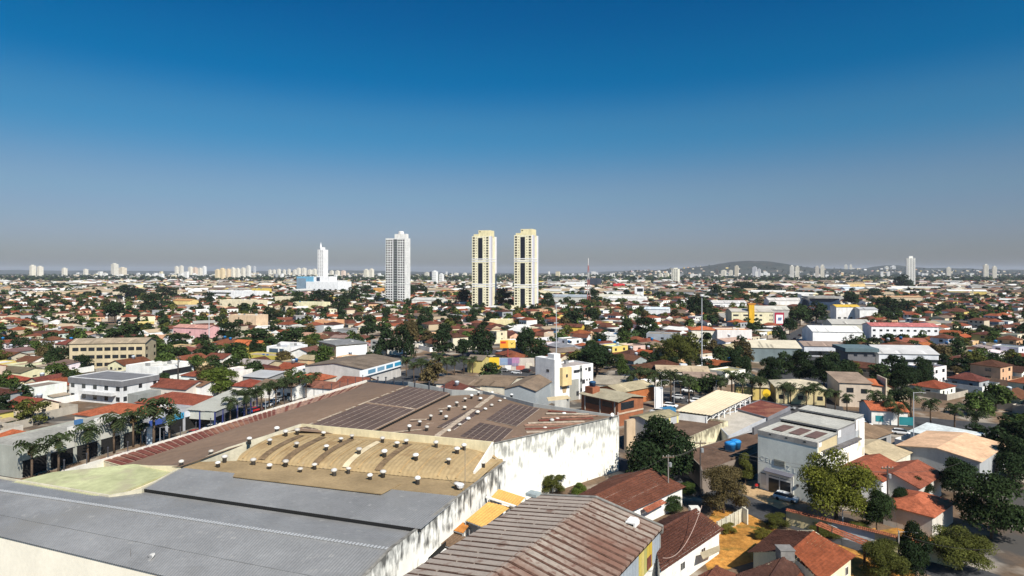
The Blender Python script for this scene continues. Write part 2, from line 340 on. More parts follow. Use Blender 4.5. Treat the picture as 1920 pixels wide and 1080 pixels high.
# tan lower roof, vault and cream rear wall
b0, b1 = P(444, 864, 8.8), P(893, 906, 8.8); base_d = (b1-b0).normalized()
t0, t1 = P(365, 868, 8.8), P(948, 868, 8.85)
MB().slab([Al0+UP*.08, Ar0+UP*.08, P(893, 906, 8.85), P(444, 864, 8.85), P(372, 866, 8.85)], .1).build('flat_roof', TANF, gw)
MB().slab([P(437, 893, 8.98), P(715, 925.5, 8.98), P(752, 906, 9.02), P(450, 869, 9.02)], .14).build('overlap_sheet', TANF, gw)
c0, c1 = P(565, 795, 12), P(925, 829, 12)
cdir = (c1-c0).normalized(); dep = 11.0
def vault_z(s, f=.5):
    s = min(max(s, 0), 1); e = min(max((f-.86)/.15, 0), 1); return 8.85+1.95*math.sqrt(max(0, 1-(1-s)**2))*(1-.85*e*e*(3-2*e))
V0, V1 = b0, b1-base_d*.1; bk = Vector((D1.x, D1.y, 0))*dep
NR = 13; n = int((V1-V0).length/.75)*4; pr = profile(n+1, .035, 'trap'); rows = []
for j in range(NR):
    s = j/(NR-1); s = s*s*.35+s*.65; rows.append([V0.lerp(V1, i/n)*1.0+bk*s+UP*(vault_z(s, i/n)-8.8+pr[i]) for i in range(n+1)])
MB().grid(rows).build('curved_roof', ROOFT, gw)
def vpt(f, s): return V0.lerp(V1, f)+bk*s+UP*(vault_z(s, f)-8.8)
def vstrip(f0, f1, m, up=.13):
    r = []
    for j in range(NR): s = j/(NR-1); s = .02+.96*(s*s*.35+s*.65); r.append([vpt(f0, s)+UP*up, vpt(f1, s)+UP*up])
    return MB().grid(r).build('skylight_strip', m, gw)
SKYD = surf('weathered_skylight', (.17, .115, .065), ((.8, .3), (3, .25)), .7, .3); SKYL = surf('pale_skylight', (.60, .50, .33), ((.8, .15),), .7, .3)
for f0, f1, mm in ((.095, .125, SKYD), (.20, .232, SKYD), (.335, .365, SKYD), (.465, .492, SKYL), (.60, .628, SKYD)): vstrip(f0, f1, mm)
for f0, f1 in ((.02, .026), (.15, .157), (.27, .277), (.41, .416), (.53, .536), (.70, .707), (.77, .776), (.85, .857), (.92, .926)): vstrip(f0, f1, surf('rib_shadow_sheet', (.40, .27, .13), ((1, .2),), .85, .2) if 'rib_shadow_sheet' not in MAT else MAT['rib_shadow_sheet'], .09)  # thin strips here are rib shadow lines put into colour, not skylights
MB().slab([vpt(.97, 0)-UP*.05, P(944, 867, 8.85), P(940, 852, 8.9), vpt(.97, .97)-UP*.3], .2).build('flat_roof', TANF, gw)
r = [[vpt(0, s)+Vector((-.12, -.03, -.02)), vpt(0, s)+Vector((-.12, -.03, -2.2))] for s in np.linspace(0, 1, 9)]
MB().grid(r).build('gable_end', MAT['pale_render'], gw)
MB().grid([[vpt(f, 1)+UP*.03 for f in np.linspace(0, 1, 13)], [c0.lerp(c1, f)*1.0-UP*(1.3+.9*max(0, f-.85)/.15) for f in np.linspace(0, 1, 13)]]).build('curved_roof', ROOFT, gw)
MB().wall(c0, c1, .3, 7, 12, 12).build('rear_wall', CREAMW, gw)
MB().wall(c1+D2*.05, c1-D1*9+D2*.3, -.3, 7, 12, 9.6).build('return_wall', surf('white_wall', (.78, .76, .70), ((.4, .06),), .9, .15, streak=1.3), gw)
for px, py in [(606, 812), (660, 818), (639, 824), (717, 824), (762, 828), (744, 833), (818, 833), (857, 845), (612, 839), (673, 846), (721, 851), (780, 857), (841, 864), (590, 874), (421, 861), (409, 870), (396, 850), (475, 867), (505, 875), (535, 869), (563, 881), (467, 825), (519, 807), (536, 812), (557, 809), (506, 828), (556, 833), (627, 888), (653, 882), (694, 895), (718, 889), (783, 902), (856, 911), (906, 870), (870, 838)]:
    z = 9.2
    for _ in range(12):
        p = P(px, py+6, z); rel = p-V0; A = np.array([[base_d.x, bk.x], [base_d.y, bk.y]]); f, s = np.linalg.solve(A, [rel.x, rel.y]); z = .5*z+.5*vault_z(s, f/((V1-V0).length))
    vent(gw, (p.x, p.y, z+.1))
vent(gw, P(340, 874, 9.1)); land('the grey front warehouse', P(560, 960, 8))
occ((-30, 80), 45); occ((-20, 105), 30)

# pale green flat roof beyond the grey warehouse
pg = thing('flat_roofed_building', 'low building with pale green flat roof between grey warehouse and brown roof', 'building', P(240, 905, 0))
q = [P(60, 940, 7.9), P(222, 925, 7.9), P(338, 878, 7.9), P(250, 870, 7.9), P(100, 885, 7.9), P(-20, 915, 7.9)]
MB().slab(q, .3).build('roof', surf('green_roof', (.42, .43, .24), ((.15, .2), (1, .12)), .9, .2, patch=[(.2, .5, .7, (.36, .32, .22))]), pg)
MB().prism([(p.x*.995+.1, p.y) for p in q], 0, 7.55).build('wall', PLASTER, pg, CREAM)

# ------------------------------------------------------------------ the brown warehouse with solar panels
BROWN = surf('brown_sheet_roof', (.19, .128, .088), ((.05, .15), (.6, .10), (3, .08)), .75, .25, bump=(5, .2))
RUSTR = surf('rusty_red_roof', (.17, .055, .040), ((.4, .25), (2.5, .3)), .9, .15, patch=[(.10, .55, .7, (.30, .15, .09))])
RUSTF = surf('faded_tile_sheet', (.34, .20, .14), ((.6, .3), (3, .3)), .9, .15)
LITE = surf('pale_cap', (.42, .34, .26), ((1, .3), (4, .2)), .9, .15)
WEATH = surf('weathered_wall', (.80, .79, .72), ((.4, .08), (2, .05)), .9, .15, grime=(12.6, 8.0, (.16, .16, .15), .8))
bw = thing('warehouse', 'large brown roofed warehouse with dark solar panels and rows of white roof vents', 'warehouse', P(760, 800, 0))
s0, s1 = P(185, 861, 6.3), P(688, 717, 6.4); i0, i1 = P(228, 873, 7.3), P(668, 728, 7.4)
n = 52; sheet_i = 0
for k in range(n):           # the sheets of the street-side strip, one by one, a gap between each
    t0_, t1_ = (k+.06)/n, (k+.74+random.uniform(-.06, .06))/n; lift = UP*random.uniform(0, .07)
    MB().slab([ln(s0, s1, t0_)+lift, ln(s0, s1, t1_)+lift, ln(i0, i1, t1_)+lift, ln(i0, i1, t0_)+lift], .08).build('roof_sheet', RUSTR if k < 27 or k % 3 == 0 else RUSTF, bw)
MB().slab([s0-UP*.12, s1-UP*.12, i1-UP*.12, i0-UP*.12], .1).build('underlay', surf('pinkish_underlay', (.28, .17, .13), ((.6, .3), (3, .25)), .9, .1), bw)
rg0, rg1 = P(572, 800, 11.5), P(765, 724, 11.5); rgn = rg0-(rg1-rg0).normalized()*26
corr(i0, i1, rg1, rg0, .9, .04).build('roof_slope', BROWN, bw)
MB().slab([i0, P(300, 876, 8.2), P(338, 874, 9.3), P(432, 841, 9.8), P(505, 818, 10.7), rg0-UP*.03], .1).build('roof_slope', BROWN, bw); MB().slab([i1, s1+UP*.2, rg1-UP*.02], .1).build('roof_slope', BROWN, bw)
m = MB(); m.wall(s0, i0, .2, 0); m.wall(i0, P(338, 874, 9.2), .2, 0); m.build('near_wall', PLASTER, bw, CREAM)
st0, st1 = P(702, 808, 10.1), P(847, 737, 10.1); st0 = st0-(st1-st0).normalized()*4
corr(st0, st1, rg1+D2*.05, rg0-D1*3+D2*.05, .9, .05).build('roof_slope', BROWN, bw)
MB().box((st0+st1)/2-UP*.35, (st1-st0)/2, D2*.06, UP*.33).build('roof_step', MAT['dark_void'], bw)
q0, q1 = P(815, 822, 10.9), P(932, 737, 10.9); lo0, lo1 = st0.copy(), st1.copy(); lo0.z = lo1.z = 9.6
corr(lo0-D1*1, lo1, q1, q0, .9, .05).build('roof_slope', BROWN, bw)
w0, w1 = P(928, 834, 11.35), P(1160, 783, 11.0); fb = P(1008, 760, 10.9)
corr(w0, w1, fb, q0, .9, .05).build('roof_slope', BROWN, bw)
MB().slab([q0, fb, q1, q1-D1*.1], .1).build('roof_slope', BROWN, bw)
dash = int((rg1-rg0).length/1.3)
for k in range(dash):
    if random.random() < .85: MB().box(ln(rg0, rg1, (k+.5)/dash)+UP*.13, D1*.5, D2*.22, UP*.05).build('ridge_cap', LITE, bw)
for a, b in ((q0, q1),):
    kk = int((b-a).length/1.6)
    for k in range(kk):
        if random.random() < .9: MB().box(ln(a, b, (k+.5)/kk)+UP*.1+D2*random.uniform(-.1, .1), D1*.72, D2*.55, UP*.06).build('ridge_cap', LITE, bw)
MB().box(ln(P(697, 752, 11.0), P(776, 769, 10.1), .5)+UP*.16, (P(776, 769, 10.1)-P(697, 752, 11.0))/2, D1*.3, UP*.05).build('walkway', LITE, bw)
for (a, b) in (((800, 795), (848, 793)), ((770, 788), (800, 787)), ((822, 768), (900, 757)), ((730, 812), (790, 806))):
    A_, B_ = P(*a, 10.25), P(*b, 10.35); MB().box((A_+B_)/2+UP*.12, (B_-A_)/2, D1*.25, UP*.04).build('pale_seam', LITE, bw)
SOLAR = surf('solar_cell', (.105, .072, .058), ((.15, .15), (2, .1)), .6, .25); SFR = LITE
pan = {}
def panels(a, b, c, d, nx, ny, up=.2):      # a-b near edge, d-c far edge (world points on the roof)
    a, b, c, d = [Vector(v) for v in (a, b, c, d)]; ctr = (a+b+c+d)/4
    ux, uy = ((b-a)+(c-d))/2/nx, ((d-a)+(c-b))/2/ny; key = (nx, ny, round(a.x, 1)); me = MB().slab([ux*.07+uy*.04, ux*.93+uy*.04, ux*.93+uy*.96, ux*.07+uy*.96], .06).mesh('solar_panel', SOLAR); off = Vector(WL[bw])
    for i in range(nx):
        for j in range(ny):
            p = a+((b-a)*(i/nx)).lerp((c-d)*(i/nx), j/ny)+(d-a)*(j/ny)+UP*up-off; mk('solar_panel', me, bw, loc=p)
    z = MB().slab([v+UP*(up-.09) for v in (a, b, c, d)], .05).build('panel_rail', surf('rail', (.40, .33, .28), ((2, .2),), .7, .3) if 'rail' not in MAT else MAT['rail'], bw)
def onr(fr, gt):  # point on the panel slope: fr along the ridge, gt from ridge (0) to step (1)
    return (rg0-D1*3).lerp(rg1, fr).lerp(st0.lerp(st1, fr), gt)
panels(onr(.03, .04), onr(.03, .97), onr(.52, .97), onr(.52, .04), 7, 9)
panels(onr(.55, .04), onr(.55, .97), onr(.985, .97), onr(.985, .04), 7, 8)
def onw(px, py, z=11.0): return P(px, py, z)
panels(onw(862, 819, 10.95), onw(935, 832, 11.25), onw(962, 806, 11.1), onw(900, 793, 10.95), 6, 6, .16)
panels(onw(911, 787, 10.95), onw(968, 800, 11.1), onw(1012, 767, 11.0), onw(956, 757, 10.95), 6, 6, .16)
panels(onw(820, 800, 10.9), onw(852, 806, 10.9), onw(905, 770, 10.9), onw(885, 766, 10.9), 3, 6, .1)
for px, py in [(767, 802), (787, 792), (807, 782), (827, 772), (842, 764), (856, 757), (800, 804), (837, 784), (842, 808), (884, 743), (872, 748), (897, 737), (923, 737), (901, 749), (871, 766), (922, 761), (909, 768), (896, 776), (878, 787), (862, 798), (937, 752), (947, 747), (959, 741), (1058, 777), (1045, 786), (1035, 791), (1022, 804)]:
    vent(bw, P(px, py+4, 10.55), .95)
for k, (xa, ya, xb, yb) in enumerate([(1028, 771, 1080, 774), (1024, 776, 1104, 777), (1015, 784, 1122, 780), (1010, 789, 1112, 785), (990, 794, 1096, 791), (983, 798, 1090, 795), (985, 805, 1062, 803), (987, 811, 1034, 810), (960, 820, 1004, 818)]):   # pale translucent sheets and rusty strips at the right end
    a, b = P(xa, ya, 11.1), P(xb, yb, 11.1); dd = (b-a).normalized()
    MB().box((a+b)/2+UP*.1, (b-a)/2, Vector((dd.y, -dd.x, 0))*(.55 if k % 2 else .4), UP*.05).build('skylight_strip', (RUSTR, LITE, RUSTF)[k % 3], bw)
m = MB(); m.wall(P(928, 831, 11.9), P(1160, 780, 11.5), .35, 0); m.build('side_wall', WEATH, bw)
MB().box((P(928, 831, 11.97)+P(1160, 780, 11.57))/2+Vector((-.1, .12, 0)), (P(1160, 780, 11.57)-P(928, 831, 11.97))/2, Vector((-.1, .13, 0)), UP*.05).build('wall_coping', MAT['mossy_coping'], bw)
we = P(1160, 780, 11.5); MB().wall(we, we+Vector((.8, 4.5, 0)), .3, 0, 11.5, 11.3).build('end_wall', PLASTER, bw, (.42, .33, .27))
m = MB()
far = [P(688, 712.5, 7.0), P(765, 716, 11.7), P(847, 731, 11.2), P(905, 733, 11.4), P(940, 741, 11.6), P(1000, 756, 11.8), P(1160, 780, 11.4)]
for a, b in zip(far, far[1:]): m.wall(a, b, .3, 0)
m.build('far_parapet', PLASTER, bw, (.36, .37, .36))
sw0, sw1 = P(100, 889, 6.8), P(688, 712.5, 7.0)
MB().wall(sw0, sw1, .4, 0).build('street_wall', PLASTER, bw, (.70, .67, .60))
pm = MB().lathe([(.09, 0), (.09, 1.7), (.16, 1.72), (.16, 1.95)], seg=6)
me = pm.mesh('wall_post', METAL)
for k in range(24): p = ln(sw0, sw1, (k+.5)/24)-Vector(WL[bw]); mk('wall_post', me, bw, (.06, .06, .07), loc=(p.x-.2, p.y, p.z))
for a, b, nn in ((far[0], far[1], 5), (far[1], far[2], 3)):
    for k in range(nn): p = ln(a, b, (k+.5)/nn)-Vector(WL[bw]); mk('wall_post', me, bw, (.05, .05, .06), loc=(p.x, p.y, p.z-.8), scale=(2, 2, 1))
land('the brown warehouse', P(900, 770, 11))
for c in ((-48, 135), (-30, 150), (-25, 130), (-5, 135), (5, 128), (-35, 165), (-55, 120), (-10, 150)): occ(c, 17)

# ------------------------------------------------------------------ the rusty channel-roofed shed in front
rb = thing('shed', 'shed with rusted ribbed channel roof and grey and yellow side sheets, nearest the camera', 'shed', P(1040, 1040, 0))
ra = Vector((.535, .845, 0)); rbv = Vector((.845, -.535, 0))
RF = P(1116, 936, 9.5); NS = 22; PT = 1.42
CHL = surf('channel_sheet', (.35, .295, .25), ((.3, .10), (3, .10)), .85, .2, patch=[(.5, .6, .72, (.20, .13, .10))])
CHR = surf('rusted_channel_sheet', (.315, .265, .22), ((.5, .15), (3, .15)), .85, .2, patch=[(.14, .40, .62, (.20, .11, .08)), (1.2, .52, .70, (.15, .075, .055))])
RUST = surf('rust_gap', (.022, .012, .010), ((2, .3),), .95, .1)
def chan(m, wdir, L, zdrop, name):
    hw = PT*.38; prof = [(-hw, -.06), (-hw*.84, .18), (hw*.84, .18), (hw, -.06)]; r0, r1 = [], []
    for a, z in prof: r0.append(ra*a+UP*z); r1.append(ra*a+wdir*L+UP*(z-zdrop))
    mb = MB().grid([r0, r1]); mb.poly(r1[0]-UP*.02, r1[3]-UP*.02, r1[2], r1[1]); return mb.mesh(name, m)
WLft, WRgt = 9.9, 9.8
cl = chan(CHL, -rbv, WLft, 1.5, 'roof_sheet'); cr = chan(CHR, rbv, WRgt, 2.0, 'roof_sheet'); off = Vector(WL[rb])
for k in range(NS):
    p = RF-ra*(PT*(k+.5))-off
    mk('roof_sheet', cl, rb, loc=p+UP*random.uniform(0, .05)); mk('roof_sheet', cr, rb, loc=p+UP*random.uniform(0, .05))
    MB().box(p+off+UP*.10+ra*random.uniform(-.1, .1), ra*.52, rbv*.42, UP*.07).build('ridge_cap', CHR, rb)
RN = RF-ra*(PT*NS)
SEAML = surf('rust_seam', (.085, .05, .038), ((2, .35),), .95, .1); SEAMR = surf('rust_seam_red', (.10, .055, .040), ((1.5, .35),), .95, .1)
for k in range(NS+1):
    p = RF-ra*(PT*k)
    for wdir, L, dz, mm, hwid in ((-rbv, WLft, 1.5, SEAML, .12), (rbv, WRgt, 2.0, SEAMR, .21)):
        t = 0.0
        while t < .97:
            t2 = min(1, t+random.uniform(.2, .6)); a_, b_ = p+wdir*L*t-UP*(dz*t), p+wdir*L*t2-UP*(dz*t2); hw_ = hwid*random.uniform(.6, 1.35)
            if hw_ > .07: MB().box((a_+b_)/2+UP*.10+ra*random.uniform(-.06, .06), (b_-a_)/2, ra*hw_, UP*.10).build('seam_strip', mm, rb)
            t = t2+(random.uniform(.0, .05) if wdir == -rbv else 0)
MB().slab([RF-UP*.12, RN-UP*.12, RN-rbv*WLft-UP*1.62, RF-rbv*WLft-UP*1.62], .1).build('roof_deck', RUST, rb)
MB().slab([RF-UP*.12, RN-UP*.12, RN+rbv*WRgt-UP*2.12, RF+rbv*WRgt-UP*2.12], .1).build('roof_deck', RUST, rb)
ZL, ZR = 8.0, 7.5
a, b, c = RF-rbv*(WLft-.3)+ra*.1, RF+ra*.1, RF+rbv*(WRgt-.3)+ra*.1
m = MB(); m.wall(a, b, .2, 0, ZL-.05, 9.55); m.wall(b, c, .2, 0, 9.55, ZR-.05); m.build('end_wall', PLASTER, rb, (.33, .32, .30))
m = MB(); m.wall(a-ra*.1-rbv*.3, b-ra*.1, .5, 7.2, ZL+.28, 9.85); m.wall(b-ra*.1, c-ra*.1+rbv*.3, .5, 6.8, 9.85, ZR+.30); m.build('parapet', MAT['mossy_coping'], rb)
MB().wall(a-ra*30, a, .2, 0, ZL-.1, ZL-.1).build('side_wall', PLASTER, rb, (.5, .49, .45))
gut = MB(); 
for k in range(60): q = a-ra*(k*.5+.3); gut.box((q.x-.25+random.uniform(-.1, .1), q.y, ZL-.05+random.uniform(-.1, .1)), ra*.24, rbv*random.uniform(.15, .32), UP*.1)
gut.build('gutter', CONC, rb, (.24, .23, .22))
# right side: corrugated sheets one by one
rr = RF+rbv*(WRgt-.35); cols = [(.30, .34, .38), (.30, .34, .38), (.34, .37, .40), (.52, .36, .05), (.50, .38, .07), (.36, .34, .12), (.52, .42, .14), (.50, .40, .10), (.33, .37, .40), (.30, .34, .38)]
for k in range(24):
    p0, p1 = rr-ra*(k*.98+.02), rr-ra*(k*.98+.94); cc = cols[k % len(cols)] if k < 12 else (.32, .36, .40)
    z0 = 3.6 if k < 9 else 2.5
    MB().wall(p1, p0, .05, z0, ZR-.15, ZR-.15).build('wall_sheet', METAL, rb, cc)
MB().wall(rr-ra*30-rbv*.15, rr-rbv*.15, .2, 0, 3.7, 3.7).build('side_wall', PLASTER, rb, (.74, .73, .70))
MB().box(rr-ra*4.2+rbv*.06+UP*(4.6-9.5), ra*.75, rbv*.03, UP*.75).build('rust_patch', RUSTR, rb)
# roof hood (white box cowl with dark mouth) and the small grey box
hd = P(1186, 985, 8.1); h = MB(); h.box(hd+UP*.2, ra*.75, rbv*.7, UP*.45); h.box(hd+UP*.75+ra*.1, ra*.6, rbv*.55, UP*.12); h.build('roof_cowl', PLASTER, rb, (.82, .81, .78))
MB().box(hd+UP*.12-ra*.77-rbv*.1, ra*.02, rbv*.52, UP*.33).build('cowl_mouth', MAT['dark_void'], rb)
MB().box(P(1000, 926, 8.5), ra*.8, rbv*.9, UP*.22).build('gutter_box', CONC, rb, (.33, .38, .38))
land('the rusty front shed', P(1060, 1000, 8)); occ((8, 78), 24)

# lean-to roofs and white walls in the alley between
ORG = surf('orange_sheet', (.62, .36, .10), ((.5, .1), (3, .12)), .7, .3)
def lean(name, label, pts, m, group=None, ribs=6):
    pts = [P(*q) for q in pts]; c = sum(pts, Vector())/4; o = thing(name, label, 'awning', (c.x, c.y, 0), group)
    corr(pts[0], pts[1], pts[2], pts[3], .45, .04).build('roof_sheet', m, o)
    MB().tube([pts[0]-UP*.1, pts[1]-UP*.1], .06).build('gutter', METAL, o, (.2, .2, .2))
    f = MB()
    for p in pts: f.bx(p.x-.06, p.x+.06, p.y-.06, p.y+.06, 0, p.z-.06)
    f.build('post', METAL, o, (.3, .3, .3)); return o
lean('awning', 'bright orange corrugated lean-to beside the white warehouse wall', [(873, 976, 5.2), (906, 989, 5.0), (957, 951, 5.0), (915, 941, 5.6)], ORG)
lean('awning', 'smaller orange lean-to at the far end of the alley', [(918, 935, 5.3), (969, 950, 5.0), (985, 933, 5.0), (935, 917, 5.7)], ORG)
lean('awning', 'dark brown fibre cement lean-to low in the alley', [(820, 1017, 4.0), (858, 1032, 3.8), (882, 1010, 3.8), (846, 996, 4.2)], surf('brown_fibre', (.15, .10, .065), ((.5, .2), (3, .2)), .95, .1))
lean('awning', 'dark orange translucent sheet hanging in the alley shade', [(848, 994, 4.6), (868, 1000, 4.4), (880, 985, 4.4), (865, 978, 4.8)], surf('amber_sheet', (.38, .15, .03), ((.6, .3),), .6, .3))
o = thing('courtyard_wall', 'white courtyard wall in the alley below the brown lean-to', 'wall', P(850, 1050, 0)); MB().slab([P(760, 1100, 3.4), P(808, 1075, 3.4), P(848, 1035, 3.5), P(820, 1020, 3.6)], 3.3).build('wall_block', PLASTER, o, (.78, .77, .74))
o = thing('white_bar', 'long white beam lying across the alley between orange lean-tos', 'beam', P(940, 945, 0)); MB().box(ln(P(912, 932, 5.9), P(968, 950, 5.5), .5), (P(968, 950, 5.5)-P(912, 932, 5.9))/2, D1*.22, UP*.1).build('rail', METAL, o, (.8, .78, .74)); MB().bx(*[0]*6) if 0 else None
m = MB(); pp = ln(P(912, 932, 5.9), P(968, 950, 5.5), .5); m.bx(pp.x-.08, pp.x+.08, pp.y-.08, pp.y+.08, 0, pp.z-.1); m.build('support', METAL, o, (.3, .3, .3))
o = thing('drain_pipe', 'cream pipe standing upright by the white wall at bottom', 'pipe', P(802, 1060, 0)); pz = PZ(800, 1030, 72); MB().tube([(pz.x, pz.y, 0), (pz.x, pz.y, 6.4), (pz.x+.3, pz.y+.4, 6.7)], .17, 8).build('pipe_body', PAINT, o, (.62, .50, .24)); MB().tube([(pz.x, pz.y, 6.3), (pz.x+.9, pz.y+1.2, 6.9), (pz.x+1.2, pz.y+1.6, 6.5)], .1, 8).build('elbow', PAINT, o, (.15, .14, .13))
# ------------------------------------------------------------------ boxes with walls, roof, windows
def bldg(name, label, cat, c, py, pr, pl=None, top=None, R=None, L=None, h=None, ang=A2, wall=WHITE, roof='flat', rc=(.3, .28, .25), rm=None, rise=1.4, wins=(), group=None, par=.5, wm=None, oh=.4, simple=True, pane=DARKG, z0=0, mark=True, frame=(.6, .6, .58)):
    """near (or front-left) corner on the ground at pixel (c, py); walls run right to pixel pr and left to pixel pl"""
    p = P(c, py, 0); u = Vector((math.cos(ang), math.sin(ang), 0)); v = Vector((-u.y, u.x, 0))
    def run(d, t): t = (t-960)/F; return (t*p.y-p.x)/(d.x-t*d.y)
    if R is None: R = run(u, pr)
    if L is None: L = run(v, pl)
    if h is None: h = H-(top-HZ)/F*p.y
    o = thing(name, label, cat, p, group, ang)
    wm = wm or PLASTER
    def part(mb, nm, m, col, **k): me = mb.mesh(nm, m, **k); return mk(nm, me, o, col, loc=(0, 0, 0))
    body(part, R, L, h, roof, wall, rc, rm, rise, par, wm, oh)
    for wsp in wins: wrow(o, R, L, h, wsp, simple, pane, frame)
    if roof == 'flat' and R > 6 and L > 6 and h < 30:
        for k in range(random.choice((2, 3, 4))): x, y, s = random.uniform(1.5, R-2.5), random.uniform(1.5, L-2.5), random.uniform(.5, 1.1); part(MB().bx(x, x+s*1.5, y, y+s, h-par, h-par+s*1.1), 'roof_unit', PAINT, random.choice([(.5, .5, .48), (.62, .6, .56), (.25, .25, .25), (.05, .14, .3)]))
    if roof in ('gx',) and R > 11 and h < 30:
        for k in range(int(R/5)):
            x = random.uniform(.3, R-1.4); s = random.uniform(.6, 1.1); e = random.uniform(.25, .95); y0, y1 = -oh+.05, -oh+(L/2+oh)*e; zf = lambda y: h-rise*(oh/(L/2))+(rise+rise*(oh/(L/2)))*(y+oh)/(L/2+oh)+.02; g_ = random.choice((.6, .75, 1.25, 1.4))
            part(MB().slab([(x, y0, zf(y0)), (x+s, y0, zf(y0)), (x+s, y1, zf(y1)), (x, y1, zf(y1))], .015), 'roof_patch', rm or TILE, tuple(min(.8, c_*g_) for c_ in rc))
    if mark: occ(p+u*R/2+v*L/2, max(R, L)*.5 if max(R, L) < 2.2*min(R, L) else min(R, L)*.6)
    if mark and max(R, L) >= 2.2*min(R, L):
        big = u*R if R > L else v*L
        for t in (.1, .3, .7, .9): occ(p+big*t+(v*L/2 if R > L else u*R/2), min(R, L)*.6)
    o['_dim'] = (R, L, h); return o
def body(part, R, L, h, roof, wall, rc, rm, rise, par, wm, oh=.4):
    m = MB(); t = .22
    if roof == 'flat' and L <= 2: part(m.bx(0, R, 0, L, 0, h), 'wall', wm, wall); return
    if roof == 'flat':
        m.bx(0, R, 0, t, 0, h); m.bx(0, R, L-t, L, 0, h); m.bx(0, t, t, L-t, 0, h); m.bx(R-t, R, t, L-t, 0, h); part(m, 'wall', wm, wall)
        part(MB().bx(t, R-t, t, L-t, h-par-.2, h-par), 'roof', rm or FIBRE, rc); return
    if roof in ('gx', 'gy', 'hip', 'shed', 'shedx'):
        n = 0
        if roof == 'gx':
            ry = L/2; k = rise*(oh/(L/2)); A_ = [(-oh, -oh, h-k), (R+oh, -oh, h-k), (R+oh, ry, h+rise), (-oh, ry, h+rise)]; B_ = [(R+oh, L+oh, h-k), (-oh, L+oh, h-k), (-oh, ry, h+rise), (R+oh, ry, h+rise)]
            rp = [A_, B_]
        elif roof == 'gy':
            rx = R/2; k = rise*(oh/(R/2)); A_ = [(-oh, L+oh, h-k), (-oh, -oh, h-k), (rx, -oh, h+rise), (rx, L+oh, h+rise)]; B_ = [(R+oh, -oh, h-k), (R+oh, L+oh, h-k), (rx, L+oh, h+rise), (rx, -oh, h+rise)]
            rp = [A_, B_]
        elif roof == 'hip':
            s = min(R, L)/2+oh; a, b, c, d = (-oh, -oh, h-.1), (R+oh, -oh, h-.1), (R+oh, L+oh, h-.1), (-oh, L+oh, h-.1)
            if R >= L: e, f = (-oh+s, L/2, h+rise), (R+oh-s, L/2, h+rise); rp = [[a, b, f, e], [c, d, e, f], [d, a, e], [b, c, f]]
            else: e, f = (R/2, -oh+s, h+rise), (R/2, L+oh-s, h+rise); rp = [[a, b, e], [c, d, f], [d, a, e, f], [b, c, f, e]]
        elif roof == 'shed': rp = [[(-oh, -oh, h-.1), (R+oh, -oh, h-.1), (R+oh, L+oh, h+rise), (-oh, L+oh, h+rise)]]
        else: rp = [[(-oh, -oh, h-.1), (-oh, L+oh, h-.1), (R+oh, L+oh, h+rise), (R+oh, -oh, h+rise)]]
        rr = MB()
        for q in rp: rr.slab(q, .13)
        part(rr, 'roof', rm or TILE, rc)
        if roof == 'gx' or roof == 'gy':
            m.slab([(0, 0, h-.15), (R, 0, h-.15), (R, L, h-.15), (0, L, h-.15)], h-.15)
            if roof == 'gx':
                for x, d in ((0.001, .15), (R-.151, .15)): m.slab([(x, 0, h-.15), (x, L, h-.15), (x, L/2, h+rise-.2)], down=Vector((d, 0, 0)))
            else:
                for y, d in ((0.001, .15), (L-.151, .15)): m.slab([(0, y, h-.15), (R, y, h-.15), (R/2, y, h+rise-.2)], down=Vector((0, d, 0)))
        elif roof == 'shed':
            n = len(m.v); m.v += [(0, 0, 0), (R, 0, 0), (R, L, 0), (0, L, 0), (0, 0, h-.2), (R, 0, h-.2), (R, L, h+rise-.2), (0, L, h+rise-.2)]
            m.f += [tuple(n+i for i in q) for q in ((0, 1, 5, 4), (1, 2, 6, 5), (2, 3, 7, 6), (3, 0, 4, 7), (4, 5, 6, 7))]
        elif roof == 'shedx':
            n = len(m.v); m.v += [(0, 0, 0), (R, 0, 0), (R, L, 0), (0, L, 0), (0, 0, h-.2), (R, 0, h+rise-.2), (R, L, h+rise-.2), (0, L, h-.2)]
            m.f += [tuple(n+i for i in q) for q in ((0, 1, 5, 4), (1, 2, 6, 5), (2, 3, 7, 6), (3, 0, 4, 7), (4, 5, 6, 7))]
        else: m.bx(0, R, 0, L, 0, h-.12)
        part(m, 'wall', wm, wall)
def wrow(o, R, L, h, sp, simple=True, pane=DARKG, frame=(.6, .6, .58)):
    """sp = (face, columns, rows, width, height, first sill, storey, margin) or (face, [(x, z, w, h), ...])"""
    face = sp[0]; n = R if face[0] == 'y' else L
    if isinstance(sp[1], list): lst = sp[1]
    else:
        _, nx, nz, ww, wh, zz, dz = sp[:7]; mg = sp[7] if len(sp) > 7 else ww
        lst = [((n/2 if nx == 1 else mg+(n-2*mg)*i/(nx-1)), zz+wh/2+j*dz, ww, wh) for i in range(nx) for j in range(nz)]
    for x, z, ww, wh in lst:
        if face == 'y0': loc, rz = (x, -.004, z), 0
        elif face == 'x0': loc, rz = (-.004, x, z), -PI/2
        elif face == 'xR': loc, rz = (R+.004, x, z), PI/2
        else: loc, rz = (x, L+.004, z), PI
        add_window(o, loc, rz, ww, wh, frame, pane, simple)
def sub(o, nm, mb, m, col=None): return mk(nm, mb.mesh(nm, m), o, col, loc=(0, 0, 0))
